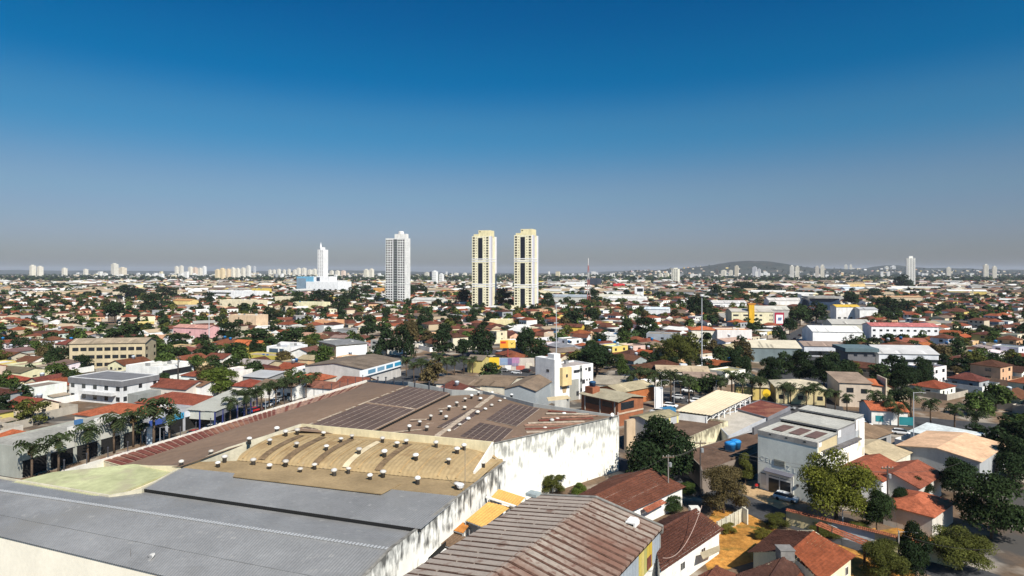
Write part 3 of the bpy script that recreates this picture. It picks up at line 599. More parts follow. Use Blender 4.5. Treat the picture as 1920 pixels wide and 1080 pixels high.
def flat_text(parent, s, loc, rz, size, col, name='lettering', ext=.02):
    cu = bpy.data.curves.new(name, 'FONT'); cu.body = s; cu.size = size; cu.extrude = ext; cu.materials.append(PAINT); cu.align_x = 'CENTER'
    t = bpy.data.objects.new(name, cu); COL.objects.link(t); dg = bpy.context.evaluated_depsgraph_get(); me = bpy.data.meshes.new_from_object(t.evaluated_get(dg)); me.name = name; bpy.data.objects.remove(t); bpy.data.curves.remove(cu)
    o = bpy.data.objects.new(name, me); COL.objects.link(o); o.parent = parent; o.location = loc; o.rotation_euler = (PI/2, 0, rz); o.color = (*col, 1); WL[o] = (0, 0, 0); return o

# ------------------------------------------------------------------ tiled houses at the lower right
def near_house(label, R0, R1, E0, E1, wcol, tl, tr=None, mirror=1.0, inset=.55, name='house', left=None):
    """ridge R0-R1, right eave E0-E1; the left eave mirrors it"""
    L0 = R0+(R0-E0)*mirror; L1 = R1+(R1-E1)*mirror; L0.z = E0.z; L1.z = E1.z
    if left: L0, L1 = left
    c = (R0+R1)/2; o = thing(name, label, 'house', (c.x, c.y, 0))
    tile_slope(E0, E1, R1, R0).build('roof', TILE, o, tr or tl); tile_slope(L1, L0, R0, R1).build('roof', TILE, o, tl)  # given tr, the left slope is darker: sun shading put into colour
    d = (R1-R0).normalized(); k = max(4, int((R1-R0).length/.5))
    cp = MB()
    for i in range(k): a = R0.lerp(R1, (i+.5)/k); cp.box(a+UP*.10, d*.26, Vector((-d.y, d.x, 0))*.16, UP*.07)
    cp.build('ridge_tiles', TILE, o, tuple(1.25*x for x in (tr or tl)))
    s = Vector((-d.y, d.x, 0)); inn = lambda p, q, w_: p+(q-p).normalized()*w_
    a, b, cc, dd = [v.copy() for v in (E0, E1, L1, L0)]
    cx = (a+b+cc+dd)/4
    def ins(p): q = Vector((p.x-cx.x, p.y-cx.y, 0)); al = q.dot(d); ac = q.dot(s); return Vector((cx.x, cx.y, 0))+d*(al-math.copysign(inset, al))+s*(ac-math.copysign(inset, ac))
    A, B, Cc, D = map(ins, (a, b, cc, dd)); ze = E0.z-.05; rid = R0.z-.25
    w = MB().prism([A, B, Cc, D] if (B-A).cross(Cc-B).z > 0 else [D, Cc, B, A], 0, ze)
    w.slab([A+UP*ze, D+UP*ze, (A+D)/2+UP*rid], down=d*.18); w.slab([B+UP*ze, Cc+UP*ze, (B+Cc)/2+UP*rid], down=-d*.18)
    w.build('wall', PLASTER, o, wcol); occ(c, (R1-R0).length*.75)
    o['_c'] = [list(A), list(B), list(Cc), list(D)]
    return o
def put_win(o, a, b, t, z, ww, wh, pane=DARKG):
    """window on the wall from a to b (outward side to the right of a->b)"""
    a, b = Vector(a), Vector(b); d = (b-a).normalized(); p = a.lerp(b, t); off = Vector(WL[o]); rz = math.atan2(d.y, d.x)
    return add_window(o, (p.x-off.x+d.y*.01, p.y-off.y-d.x*.01, z), rz, ww, wh, (.7, .69, .66), pane)
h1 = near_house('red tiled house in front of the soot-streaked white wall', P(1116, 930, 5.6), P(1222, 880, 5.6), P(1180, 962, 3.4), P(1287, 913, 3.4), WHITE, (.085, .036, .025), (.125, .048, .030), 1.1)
put_win(h1, h1['_c'][0], h1['_c'][1], .8, 1.9, 1.6, 1.2)
tile_slope(P(1214, 962, 2.6), P(1250, 943, 2.6), P(1240, 936, 3.2), P(1205, 953, 3.2)).build('porch_roof', TILE, h1, (.24, .08, .045))
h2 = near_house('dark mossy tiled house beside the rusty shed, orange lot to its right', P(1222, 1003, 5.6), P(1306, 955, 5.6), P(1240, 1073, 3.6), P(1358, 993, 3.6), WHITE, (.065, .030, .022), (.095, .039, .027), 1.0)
for t in (.35, .7): put_win(h2, h2['_c'][0], h2['_c'][1], t, 2.0, 1.3, 1.1)
MB().slab([P(1313, 1036, 2.9), P(1349, 1022, 2.9), P(1350, 1032, 2.5), P(1318, 1048, 2.5)], .1).build('canopy', CONC, h2, (.36, .30, .20))
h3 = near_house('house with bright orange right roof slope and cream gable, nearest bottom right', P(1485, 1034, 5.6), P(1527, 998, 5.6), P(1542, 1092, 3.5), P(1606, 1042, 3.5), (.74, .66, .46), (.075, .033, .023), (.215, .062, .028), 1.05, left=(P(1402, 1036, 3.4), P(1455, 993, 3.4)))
put_win(h3, h3['_c'][0], h3['_c'][1], .45, 1.9, 1.3, 1.2); put_win(h3, h3['_c'][0], h3['_c'][1], .85, 1.9, 1.0, 1.2)
h4 = near_house('very dark tiled house with cream gable wall at the bottom edge', P(1438, 1096, 5.0), P(1470, 1045, 5.0), P(1478, 1100, 3.6), P(1510, 1060, 3.6), (.74, .68, .46), (.065, .031, .023), None, 2.1)
h5 = near_house('small orange tiled lean-to house between cream gable and bright roof', P(1475, 1062, 4.0), P(1500, 1053, 4.0), P(1500, 1092, 3.0), P(1535, 1070, 3.0), (.6, .5, .35), (.17, .055, .03), None, .5)
h6 = near_house('lowest tiled house at the bottom beside the rusty shed', P(1300, 1120, 4.6), P(1345, 1062, 4.6), P(1352, 1150, 3.2), P(1390, 1080, 3.2), WHITE, (.12, .046, .03), None, 1.0)
o = thing('water_tower', 'dark concrete tank block with pillars between the dark and orange roofs', 'tank', P(1470, 1080, 0)*1.0); q = PZ(1472, 1042, 80)
m = MB().bx(q.x-.9, q.x+.9, q.y-.8, q.y+.8, 4.6, 5.9); m.bx(q.x-1.0, q.x+1.0, q.y-.9, q.y+.9, 5.9, 6.0); m.build('tank_box', CONC, o, (.20, .19, .18))
m = MB(); [m.bx(q.x+a-.12, q.x+a+.12, q.y+b-.12, q.y+b+.12, 0, 4.6) for a in (-.75, .75) for b in (-.6, .6)]; m.build('pillars', CONC, o, (.16, .15, .14))
# carport with one post, tile-capped street wall, white pier wall
o = thing('carport', 'narrow tiled carport roof on one dark post over orange yard', 'carport', P(1618, 1055, 0))
tile_slope(P(1528, 985, 3.2), P(1624, 1026, 3.2), P(1634, 1016, 3.6), P(1536, 978, 3.6)).build('roof', TILE, o, (.26, .085, .045))
q = P(1621, 1023, 3.1); MB().bx(q.x-.12, q.x+.12, q.y-.12, q.y+.12, 0, 3.1).build('post', PAINT, o, (.05, .02, .02)); q = P(1533, 984, 3.1); MB().bx(q.x-.12, q.x+.12, q.y-.12, q.y+.12, 0, 3.1).build('post', PAINT, o, (.05, .02, .02))
o = thing('street_wall', 'long cream garden wall with red tile coping below the road', 'wall', P(1600, 1020, 0))
wp = [P(1474, 983, 0), P(1560, 1006, 0), P(1640, 1026, 0), P(1800, 1068, 0)]
for (a, b), cc in zip(zip(wp, wp[1:]), ((.62, .52, .30), (.60, .62, .64), (.66, .58, .34))):
    MB().wall(a, b, .2, 0, 2.3, 2.3).build('wall_panel', PLASTER, o, cc); d = (b-a).normalized(); nn = Vector((-d.y, d.x, 0))
    tile_slope(a-nn*.35+UP*2.3, b-nn*.35+UP*2.3, b+nn*.12+UP*2.62, a+nn*.12+UP*2.62).build('coping', TILE, o, (.24, .08, .045)); tile_slope(b+nn*.6+UP*2.3, a+nn*.6+UP*2.3, a+nn*.12+UP*2.62, b+nn*.12+UP*2.62).build('coping', TILE, o, (.20, .07, .04))
o = thing('pier_wall', 'pale concrete panel wall with piers across the orange dirt lot', 'wall', P(1370, 985, 0))
a, b = P(1345, 1005, 0), P(1399, 974, 0); d = (b-a).normalized(); nn = Vector((-d.y, d.x, 0))
for k in range(7):
    p0, p1 = a.lerp(b, k/7), a.lerp(b, (k+1)/7); MB().wall(p0+d*.12, p1-d*.12, .12, 0, 2.2, 2.2).build('wall_panel', CONC, o, (.50, .47, .37)); MB().box(p0+UP*1.15-nn*.02, d*.12, nn*.14, UP*1.15).build('pier', CONC, o, (.56, .52, .42))
o = thing('boundary_wall', 'low white wall end at the road corner beside the orange lot', 'wall', P(1396, 975, 0)); MB().wall(P(1391, 978, 0), P(1401, 984, 0), .2, 0, 2.5, 2.5).build('wall_panel', PLASTER, o, (.66, .63, .52))
o = thing('tank_box', 'small white water box on stand behind the first tiled house', 'tank', P(1302, 965, 0)); q = P(1302, 948, 2.6); MB().bx(q.x-.8, q.x+.8, q.y-.7, q.y+.7, 1.2, 2.4).build('tank_body', PLASTER, o, (.7, .68, .62)); MB().bx(q.x-.6, q.x+.6, q.y-.5, q.y+.5, 0, 1.2).build('base', CONC, o, (.3, .28, .25))

# ------------------------------------------------------------------ the white sawtooth warehouse on the right
NC = P(1533, 948, 0); u = E1; v = Vector((-u.y, u.x, 0))
sw = thing('warehouse', 'tall white warehouse with stepped grey sheet roof and pale green front', 'warehouse', NC, rz=A2)
def runpx(p, d, t): t = (t-960)/F; return (t*p.y-p.x)/(d.x-t*d.y)
FRW = runpx(NC, v, 1421); SDL = runpx(NC, u, 1621); HT = 11.6
PALE = surf('pale_green_front', (.83, .84, .75), ((.4, .06), (2, .04)), .9, .15, streak=1.0)
SIDE = surf('flaking_white_side', (.82, .81, .76), ((.5, .05),), .9, .15, streak=1.1, patch=[(.45, .56, .70, (.58, .50, .32))])
m = MB().bx(0, .25, 0, FRW, 0, 10.4); sub(sw, 'front_wall', m, PALE)
sub(sw, 'side_wall', MB().bx(.252, SDL, 0, .25, 0, 9.2).bx(SDL-2.4, SDL, 0.002, .248, 9.2, 12.6), SIDE); sub(sw, 'rear_wall', MB().bx(SDL-.25, SDL, .25, FRW, 0, 9.6), PLASTER, WHITE); sub(sw, 'far_side_wall', MB().bx(.25, SDL-.25, FRW-.25, FRW, 0, 10.4), CONC, (.25, .26, .27))
ROOFP = surf('pale_fibre_roof', (.40, .39, .35), ((.25, .14), (1.2, .12), (5, .06)), .92, .15, streak=0, patch=[(.3, .58, .74, (.30, .27, .20))])
sub(sw, 'fascia', MB().bx(-.06, .5, -.02, FRW+.02, 10.4, 11.3), CONC, (.42, .39, .35))
for yy in (.2, .5, .78): sub(sw, 'outlet', MB().bx(-.09, -.06, FRW*yy-.2, FRW*yy+.2, 10.85, 11.05), MAT['dark_void'])
bands = [(.3, 8.6, 11.3, 11.6), (8.3, 16.6, 12.3, 12.5), (16.2, SDL+.2, 13.1, 13.3)]
for i, (x0, x1, z0, z1) in enumerate(bands):
    cc = corr(NC*0+Vector((x0, .1, z0)), Vector((x0, FRW+.1, z0)), Vector((x1, FRW+.1, z1)), Vector((x1, .1, z1)), .6, .022)
    mk('roof_slope', cc.mesh('roof_slope', ROOFP), sw, None, loc=(0, 0, 0)); sub(sw, 'roof_deck', MB().slab([(x0, .15, z0-.06), (x1-.3, .15, z1-.06), (x1-.3, FRW, z1-.06), (x0, FRW, z0-.06)], .25), CONC, (.2, .2, .2))
    if i: sub(sw, 'step_shade', MB().bx(x0+.35, x0+.45, .2, FRW-.1, 11.0, z0-.1), MAT['dark_void'])  # black strip below each roof step, its shade put into the colour
    sub(sw, 'gable_sheet', MB().slab([(x0+.1, .26, 9.2), (x1, .26, 9.2), (x1, .26, z1-.1), (x0+.1, .26, z0-.1)], down=Vector((0, .08, 0))), METAL, ((.56, .46, .28), (.33, .34, .36), (.36, .38, .40))[i])
    sub(sw, 'sheet_patch', MB().bx(x0+.5, x0+1.8, .22, .255, 10.6 if i else 10.2, z0-.3), PAINT, (.74, .72, .70))
for k, y0 in enumerate((.16, .45, .71)):
    sub(sw, 'skylight', MB().slab([(1.8, FRW*(1-y0)-FRW*.19, 11.46+.05), (6.6, FRW*(1-y0)-FRW*.19, 11.66), (6.6, FRW*(1-y0), 11.66), (1.8, FRW*(1-y0), 11.51)], .05), surf('brown_skylight', (.14, .085, .070), ((1, .25),), .6, .3) if k == 0 else MAT['brown_skylight'])
sub(sw, 'side_gutter', MB().bx(2, SDL-3, -.7, .3, 9.0, 9.35), CONC, (.15, .14, .14)); sub(sw, 'side_opening', MB().bx(2.4, 3.4, -.004, .02, 6.2, 7.8), MAT['dark_void'])
for x, z in ((8, 4.8), (12.5, 6.4), (16, 3.6), (19.5, 6.2)): sub(sw, 'blocked_window', MB().bx(x-.5, x+.5, -.03, .01, z-.8, z+.8), PLASTER, (.60, .56, .44))
# shop front, vent grille, lettering and notice board of the pale front (local -x face)
dy = runpx(NC, v, 1463)
sub(sw, 'door_surround', MB().bx(-.12, .0, dy-2.55, dy+2.75, 0, 4.0), PLASTER, (.80, .79, .74)); sub(sw, 'door_canopy', MB().slab([(-1.0, dy-2.6, 4.1), (-1.0, dy+2.8, 4.1), (0, dy+2.8, 4.5), (0, dy-2.6, 4.5)], .12), METAL, (.14, .14, .17))
for s_ in (0, 1):
    dr = sub(sw, 'glass_door', MB().bx(-.17, -.12, dy-2.1+s_*2.25, dy-.05+s_*2.25, .15, 3.2), GLASS, DARKG); sub(dr, 'transom', MB().bx(-.19, -.17, dy-2.1+s_*2.25, dy-.05+s_*2.25, 2.75, 3.1), PAINT, (.75, .74, .70)); sub(dr, 'jamb', MB().bx(-.2, -.17, dy+.02+(s_-1)*2.2, dy+.15+(s_-1)*2.2, .15, 3.2), PAINT, (.75, .74, .70))
vg = sub(sw, 'vent_grille', MB().bx(-.07, 0, dy-.9, dy+1.2, 5.3, 6.5), METAL, (.30, .31, .27))
for k in range(6): sub(vg, 'slat', MB().box((-.09, dy+.15, 5.45+k*.18), (.02, 0, .03), (0, 1.0, 0), (0, 0, .02)), METAL, (.22, .23, .20))
for s_, yy, zz in (('C', runpx(NC, v, 1429), 5.6), ('E', runpx(NC, v, 1438), 5.5), ('L', runpx(NC, v, 1446), 5.35), ('I', runpx(NC, v, 1472), 5.0), ('Z', runpx(NC, v, 1478), 4.9), ('L', runpx(NC, v, 1490), 4.7), ('A', runpx(NC, v, 1499), 4.6)):
    flat_text(sw, s_, (-.01, yy, zz), -PI/2, 1.25, (.60, .62, .58))
nb = sub(sw, 'notice_board', MB().bx(-.05, 0, runpx(NC, v, 1437), runpx(NC, v, 1427), 1.0, 3.2), PAINT, (.66, .66, .60)); sub(nb, 'board_frame', MB().bx(-.09, -.05, runpx(NC, v, 1437), runpx(NC, v, 1427), 3.1, 3.25).bx(-.09, -.05, runpx(NC, v, 1437.6), runpx(NC, v, 1436.6), 1, 3.1), PAINT, (.05, .05, .05))
sub(sw, 'lamp_box', MB().bx(-.3, 0, dy-3.6, dy-3.2, 2.5, 2.9), PAINT, (.08, .08, .08))
land('the sawtooth warehouse', NC+u*10+UP*6); occ(NC+u*6+v*6, 11); occ(NC+u*17+v*6, 11); land('the orange dirt lot', P(1400, 1000, 0))

# ------------------------------------------------------------------ the white three storey block and brick houses behind the warehouses
wb = bldg('apartment_block', 'white three storey block with tall windowless tower and cream bay', 'building', 1040, 757, 1112, 1004, h=11.2, wall=(.80, .79, .77), rc=(.34, .30, .28), par=.5, mark=True,
          wins=[('x0', [(3.2, 10.1, 1.3, .9), (3.2, 6.7, 1.3, .9), (3.2, 3.3, 1.3, .9)]), ('y0', [(9.9, 9.3, 3.0, 1.0), (14.2, 9.6, .8, .8), (15.8, 9.4, 1.3, 1.4), (14.6, 6.0, .6, .7), (15.9, 6.0, .6, .7), (12.9, 5.6, 1.6, 1.4), (10.2, 2.0, 1.2, 1.6)])], simple=False, frame=(.16, .16, .17))
Rw, Lw, _ = wb['_dim']
sub(wb, 'tower', MB().bx(-.01, 2.9, -.01, Lw+.01, 11.2, 14.0), PLASTER, (.80, .79, .77)); sub(wb, 'tower_top', MB().bx(.3, 3.0, .6, 3.6, 14.0, 15.6), PLASTER, (.82, .81, .79))
sub(wb, 'cream_bay', MB().bx(2.2, 6.3, -1.3, 0, 5.5, 11.2), PLASTER, (.66, .50, .25)); add_window(wb, (4.1, -1.31, 8.6), 0, .8, 1.0, (.1, .1, .1))
n0 = MB(); n0.slab([(2.2, -1.3, 5.5), (6.3, -1.3, 5.5), (6.3, 0, 5.5), (2.2, 0, 5.5)], .08); n0.slab([(3.0, -.02, 5.4), (5.6, -.02, 5.4), (5.0, -.02, 2.9), (3.6, -.02, 2.9)], down=Vector((0, .1, 0))); sub(wb, 'bay_base_shade', n0, PLASTER, (.42, .30, .17))  # bay foot in darker cream: shade under the bay put into colour
sub(wb, 'grey_panel', MB().bx(6.6, 10.6, -.03, 0, 0, 6.8), PLASTER, (.30, .30, .27)); sub(wb, 'grey_panel', MB().bx(11.2, 12.4, -.04, 0, 0, 11.0), PLASTER, (.27, .28, .27)); sub(wb, 'white_fin', MB().bx(10.7, 11.1, -.3, 0, 0, 9.0), PLASTER, (.80, .79, .77))
for z in (9.6, 6.2, 3): add_window(wb, (11.8, -.05, z), 0, .9, 1.2, (.2, .2, .2))
o = thing('annexe', 'low cream canopy annexe at the foot of the white three storey block', 'shed', P(1045, 765, 0)); q = P(1050, 757, 2.8); MB().slab([P(1025, 745, 4.0), P(1064, 741, 4.0), P(1070, 746, 4.0), P(1028, 751, 4.0)], .2).build('roof', PLASTER, o, (.55, .45, .28)); MB().prism([P(1040, 751, 3.8), P(1062, 748, 3.8), P(1068, 744, 3.8), P(1040, 744, 3.8)], 0, 3.8).build('wall', PLASTER, o, (.42, .42, .40))
land('the white three storey block', P(1060, 720, 6))
BR = (.29, .115, .06)
bh = bldg('brick_house', 'raw brick upper storey with open verandah and olive gable roof', 'house', 1159, 800, 1206, 1090, h=6.9, wall=BR, wm=BRICKM, roof='gy', rc=(.34, .30, .21), rm=FIBRE, rise=.8, oh=.6, wins=[('x0', [(4, 5.4, 3.6, 1.5), (9.5, 5.4, 5.2, 1.7)]), ('y0', [(3.8, 5.3, 5.4, 2.0)])], simple=True)
Rb, Lb, _ = bh['_dim']
for yy in (1.2, 6.6, 12.4): sub(bh, 'pillar', MB().bx(-.12, .0, yy-.18, yy+.18, 2.5, 6.8), CONC, (.5, .46, .40))
sub(bh, 'stair_tower', MB().bx(1, 4, Lb-3.5, Lb-.5, 6.0, 8.9), BRICKM, (.30, .11, .06)); sub(bh, 'sill_band', MB().bx(-.14, Rb, -.14, 0, 3.2, 3.6), CONC, (.5, .40, .30))
q = bh.matrix_basis.to_translation() if 0 else None
def tank(label, p, r, hh, col, group=None, cat='water tank'):
    o = thing('water_tank', label, cat, p, group); mk('tank_body', MB().lathe([(r*.86, 0), (r, hh*.7), (r*1.04, hh*.72), (r*1.04, hh*.78)], seg=16).mesh('tank_body', PAINT, True), o, col, loc=(0, 0, 0)); mk('lid', MB().lathe([(r*1.04, hh*.78), (r*.8, hh*.9), (r*.25, hh), (.02, hh)], seg=16).mesh('lid', PAINT, True), o, tuple(min(1, c*1.15) for c in col), loc=(0, 0, 0)); return o
tank('dark blue water tank on top of the brick stair tower', Vector((bh.location.x+E1.x*2.5+Vector((-E1.y, E1.x, 0)).x*(Lb-2), bh.location.y+E1.y*2.5+E1.x*(Lb-2), 8.9)), 1.0, 1.6, (.02, .07, .16))
bldg('brick_shed', 'long raw brick shed with olive gable roof behind the brick house', 'shed', 1163, 763, 1227, 1118, top=735, wall=(.40, .14, .055), wm=BRICKM, roof='gx', rc=(.34, .29, .19), rm=FIBRE, rise=1.3)
bldg('sign_wall', 'blank white advertising wall facing the street beside the brick shed', 'wall', 1227, 765, 1243, R=None, L=.6, top=726, ang=math.radians(-4), wall=(.82, .81, .80), roof='flat', par=.05, mark=False)
o = thing('pool', 'small blue swimming pool cover behind the olive shed', 'pool', P(1252, 765, 0)); MB().slab([P(1236, 764, 1.2), P(1258, 761, 1.2), P(1268, 766, 1.2), P(1244, 769, 1.2)], 1.1).build('cover', PAINT, o, (.03, .16, .32))
ol = bldg('shed', 'olive roofed shed with grey wall and three yellow stripes', 'shed', 1218, 848, 1273, 1180, h=7.2, wall=(.42, .43, .44), roof='gx', rc=(.27, .235, .145), rm=FIBRE, rise=.7, oh=.2)
Ro, Lo, _ = ol['_dim']
for k in range(4): sub(ol, 'yellow_stripe', MB().bx(Ro*(.08+.28*k), Ro*(.14+.28*k), -.03, 0, 2, 7.1), PAINT, (.62, .55, .22))
o = bldg('ruined_wall', 'broken brick and cream wall stub above the big dark tree', 'wall', 1175, 845, 1208, R=None, L=.8, h=7.0, wall=(.50, .38, .26), par=.05, mark=False)
land('the brick house', P(1150, 760, 7)); land('the olive shed', P(1230, 790, 6))
# cream market hall with open truss side, brown flat roof, grey roofs, blue tanks
hall = thing('hall', 'cream roofed hall with white gable and open truss side', 'hall', P(1340, 800, 0))
a, b, c, d = P(1272, 776, 7.3), P(1322, 780, 7.0), P(1409, 741, 7.2), P(1345, 732, 8.6)
corr(P(1266, 770, 7.4), P(1333, 779, 7.2), P(1411, 741, 7.2), P(1344, 731, 8.4), .8, .05).build('roof', surf('cream_sheet', (.66, .55, .38), ((.3, .08), (2, .06)), .8, .2), hall)
a, b, c, d = P(1272, 774, 6.9), P(1325, 781, 6.8), P(1406, 743, 6.8), P(1342, 733, 7.6)
m = MB(); m.wall(a, b, .2, 0); m.build('gable_wall', PLASTER, hall, (.80, .79, .76)); m = MB(); m.wall(d, a, .2, 0); m.build('side_wall', PLASTER, hall, (.7, .68, .6))
for k in range(9):
    t = k/8; p = b.lerp(c, t); MB().bx(p.x-.12, p.x+.12, p.y-.12, p.y+.12, 0, p.z).build('column', PAINT, hall, (.75, .75, .73))
    if k < 8: p2 = b.lerp(c, (k+1)/8); MB().tube([p-UP*.2, p2-UP*1.2], .08, 5).build('brace', PAINT, hall, (.7, .7, .7)); MB().tube([p-UP*1.2, p2-UP*.2], .08, 5).build('brace', PAINT, hall, (.7, .7, .7))
MB().box((b+c)/2+UP*.05, (c-b)/2, Vector((.5, -.6, 0))*.25, UP*.12).build('gutter', METAL, hall, (.62, .62, .62)); MB().slab([P(1325, 776, 5.6), P(1336, 783, 5.0), P(1366, 768, 5.0), P(1356, 763, 5.6)], .12).build('canopy', METAL, hall, (.62, .62, .62))
occ(P(1340, 760, 6), 14); occ(P(1380, 745, 6), 10); land('the cream roofed hall', P(1340, 755, 7))
def flatroof(label, pxs, z, wcol, rm, rcol, name='flat_roofed_building', z0=0, par=.0, cat='building', wm=None):
    q = [P(*a, z) for a in pxs]; c = sum(q, Vector())/len(q); o = thing(name, label, cat, (c.x, c.y, 0)); MB().slab([p+(c-p).normalized()*.25+UP*(-.04 if not par else -par) for p in q], .25).build('roof', rm, o, rcol)
    m = MB(); k = len(q)
    for i in range(k): m.wall(q[i], q[(i+1) % k], .22, 0)
    m.build('wall', wm or PLASTER, o, wcol); occ(c, max((p-c).length for p in q)*.75); return o
flatroof('building with weedy brown flat roof and stained cream side wall', [(1284, 823), (1365, 789), (1272, 776), (1225, 797)], 5.6, (.70, .64, .45), FIBRE, (.13, .085, .06), par=.4, wm=surf('stained_cream', (.72, .66, .46), ((.4, .08),), .9, .15, grime=(5.6, 4, (.12, .10, .07), .8)))
flatroof('low building with pale grey sheet roof below the cream hall', [(1366, 818), (1417, 793), (1470, 769), (1418, 762), (1330, 780)], 4.6, (.46, .48, .52), surf('pale_grey_sheet', (.46, .42, .36), ((.3, .12), (2, .12)), .85, .2), None, par=.25)
flatroof('building with rust-speckled pink roof right of the cream hall', [(1440, 783), (1482, 762), (1425, 749), (1378, 766)], 4.9, (.20, .20, .22), RUSTR, None, par=.15)
flatroof('large low brown roofed building with two blue tanks on top', [(1316, 884), (1421, 848), (1432, 808), (1400, 812), (1284, 846), (1312, 872)], 4.4, (.22, .18, .15), surf('brown_mossy_roof', (.125, .078, .055), ((.3, .25), (2, .2), (6, .12)), .95, .1, bump=(4, .4)), None)
flatroof('charcoal walled link building left of the sawtooth warehouse', [(1412, 802), (1470, 776), (1482, 770), (1432, 793)], 6.0, (.14, .14, .15), FIBRE, (.16, .16, .16))
tank('blue water tank on brown roof, nearer of the pair', P(1369, 845, 4.5), 1.15, 2.0, (.02, .20, .50)); tank('blue water tank on brown roof, farther of the pair', P(1379, 841, 4.5), 1.15, 2.0, (.02, .22, .55))
o = thing('timber_beam', 'long weathered plank lying on the brown roof beside blue tanks', 'plank', P(1392, 848, 4.4)); MB().box(P(1392, 849, 4.55), (P(1412, 838, 4.5)-P(1374, 860, 4.5))/2, Vector((.1, -.1, 0)), UP*.12).build('plank', BARK, o)
# ------------------------------------------------------------------ the towers
def facade_tower(label, c, py, pr, R, L, top, ang): return
tw = bldg('apartment_tower', 'tall white apartment tower with grey glazed centre strip', 'tower', 723, 570, 760, L=13, top=447, ang=A1, wall=(.70, .70, .68), rc=(.4, .4, .4), par=1.0, mark=True)
R_, L_, h_ = tw['_dim']; nf = 26
for x in (.06, .18, .30, .68, .80, .92):
    wrow(tw, R_, L_, h_, ('y0', [(R_*x, 3+(h_-6)*j/(nf-1), 2.2, 1.9) for j in range(nf)]), True, (.010, .011, .013))
sub(tw, 'glazed_strip', MB().bx(R_*.40, R_*.60, -.06, 0, 1, h_-1.5), PAINT, (.05, .06, .06))
for j in range(nf): sub(tw, 'balcony_slab', MB().bx(R_*.39, R_*.61, -.35, -.06, 1.6+(h_-6)*j/(nf-1)-.15, 1.6+(h_-6)*j/(nf-1)+.5), PAINT, (.42, .44, .44))
wrow(tw, R_, L_, h_, ('xR', [(L_*.45, 3+(h_-6)*j/(nf-1), .8, .9) for j in range(nf)]), True, (.45, .46, .46))
sub(tw, 'penthouse', MB().bx(R_*.42, R_*.98, 2, 9, h_-1, h_+5.5), PLASTER, (.76, .75, .72)); sub(tw, 'penthouse_drum', MB().lathe([(3.6, h_+5), (3.6, h_+8.5), (2.5, h_+9)], c=(R_*.68, 5.5, 0), seg=16), PLASTER, (.78, .77, .74)); sub(tw, 'floor_band', MB().bx(-.2, R_+.2, -.2, L_+.2, h_*.30, h_*.30+.5), PAINT, (.55, .56, .57))
land('the white apartment tower', (tw.location.x, tw.location.y, 10))
def twin(label, c, py, pr, top, head):
    o = bldg('apartment_tower', label, 'tower', c, py, pr, L=22, top=top, ang=A1, wall=(.80, .75, .54), rc=(.4, .4, .35), par=1.0, group=None)
    R, L, h = o['_dim']; nf = 28; wh = (.80, .80, .82)
    for s0_, s1_ in ((.02, .30), (.345, .635), (.675, .975)):
        g_ = sub(o, 'dark_glazing', MB().bx(R*.36, R*.62, -.08, 0, h*s0_, h*s1_), PAINT, (.006, .008, .016))
        nn = 8
        for j in range(nn): sub(g_, 'mullion', MB().bx(R*.36, R*.62, -.12, -.08, h*(s0_+(s1_-s0_)*(j+1)/(nn+1))-.12, h*(s0_+(s1_-s0_)*(j+1)/(nn+1))+.12), PAINT, (.03, .035, .055))
    zs = [2.5+(h-4.5)*j/(nf-1) for j in range(nf)]
    for x, ww in ((.09, .12), (.88, .12)): wrow(o, R, L, h, ('y0', [(R*x+.3, z, R*ww, 1.8) for z in zs]), True, (.03, .022, .02))
    for x in (.26, .72): wrow(o, R, L, h, ('y0', [(R*x, z, 1.2, .8) for z in zs]), True, (.34, .27, .14))
    for z in (.315, .655):
        for k in (0, 1): sub(o, 'white_band', MB().bx(-.15, R+.3, -.3, L*.0+.0, h*z+k*2.4, h*z+k*2.4+.9).bx(R, R+.3, -.3, L+.2, h*z+k*2.4, h*z+k*2.4+.9), PAINT, wh)
    sub(o, 'white_pilaster', MB().bx(R-.02, R+.12, .2, L*.22, 0, h), PAINT, (.72, .71, .75)); sub(o, 'grey_recess', MB().bx(R-.02, R+.1, L*.22, L*.44, 0, h), PAINT, (.50, .48, .54)); sub(o, 'white_pilaster', MB().bx(R-.02, R+.35, L*.82, L+.1, 0, h), PAINT, (.74, .73, .76))
    sub(o, 'crown', MB().bx(R*.35, R*1.0, 1.5, L*.7, h-1.5, h+(head)), PLASTER, (.76, .68, .42)); sub(o, 'crown_step', MB().bx(R*.08, R*.36, 1, L*.8, h-1.5, h+2.2), PLASTER, (.76, .68, .42)); sub(o, 'podium', MB().bx(-4, R+6, -5, -.3, 0, 3.2), PLASTER, (.62, .60, .55)); sub(o, 'vent_hole', MB().bx(R*.4, R*.48, 1.4, 1.5, h+head-2, h+head-1), MAT['dark_void']); return o
tl = twin('cream apartment tower with dark glazed strip, the left one of the twin pair', 885, 581, 917, 443, 6.3); tr_ = twin('cream apartment tower with dark glazed strip, the right one of the twin pair', 964, 584, 997, 441, 6.3)
land('the left twin tower', (tl.location.x+8, tl.location.y, 8)); land('the right twin tower', (tr_.location.x+8, tr_.location.y, 8))
FAC = surf('far_facade', None, ((.08, .08),), .9, .15)
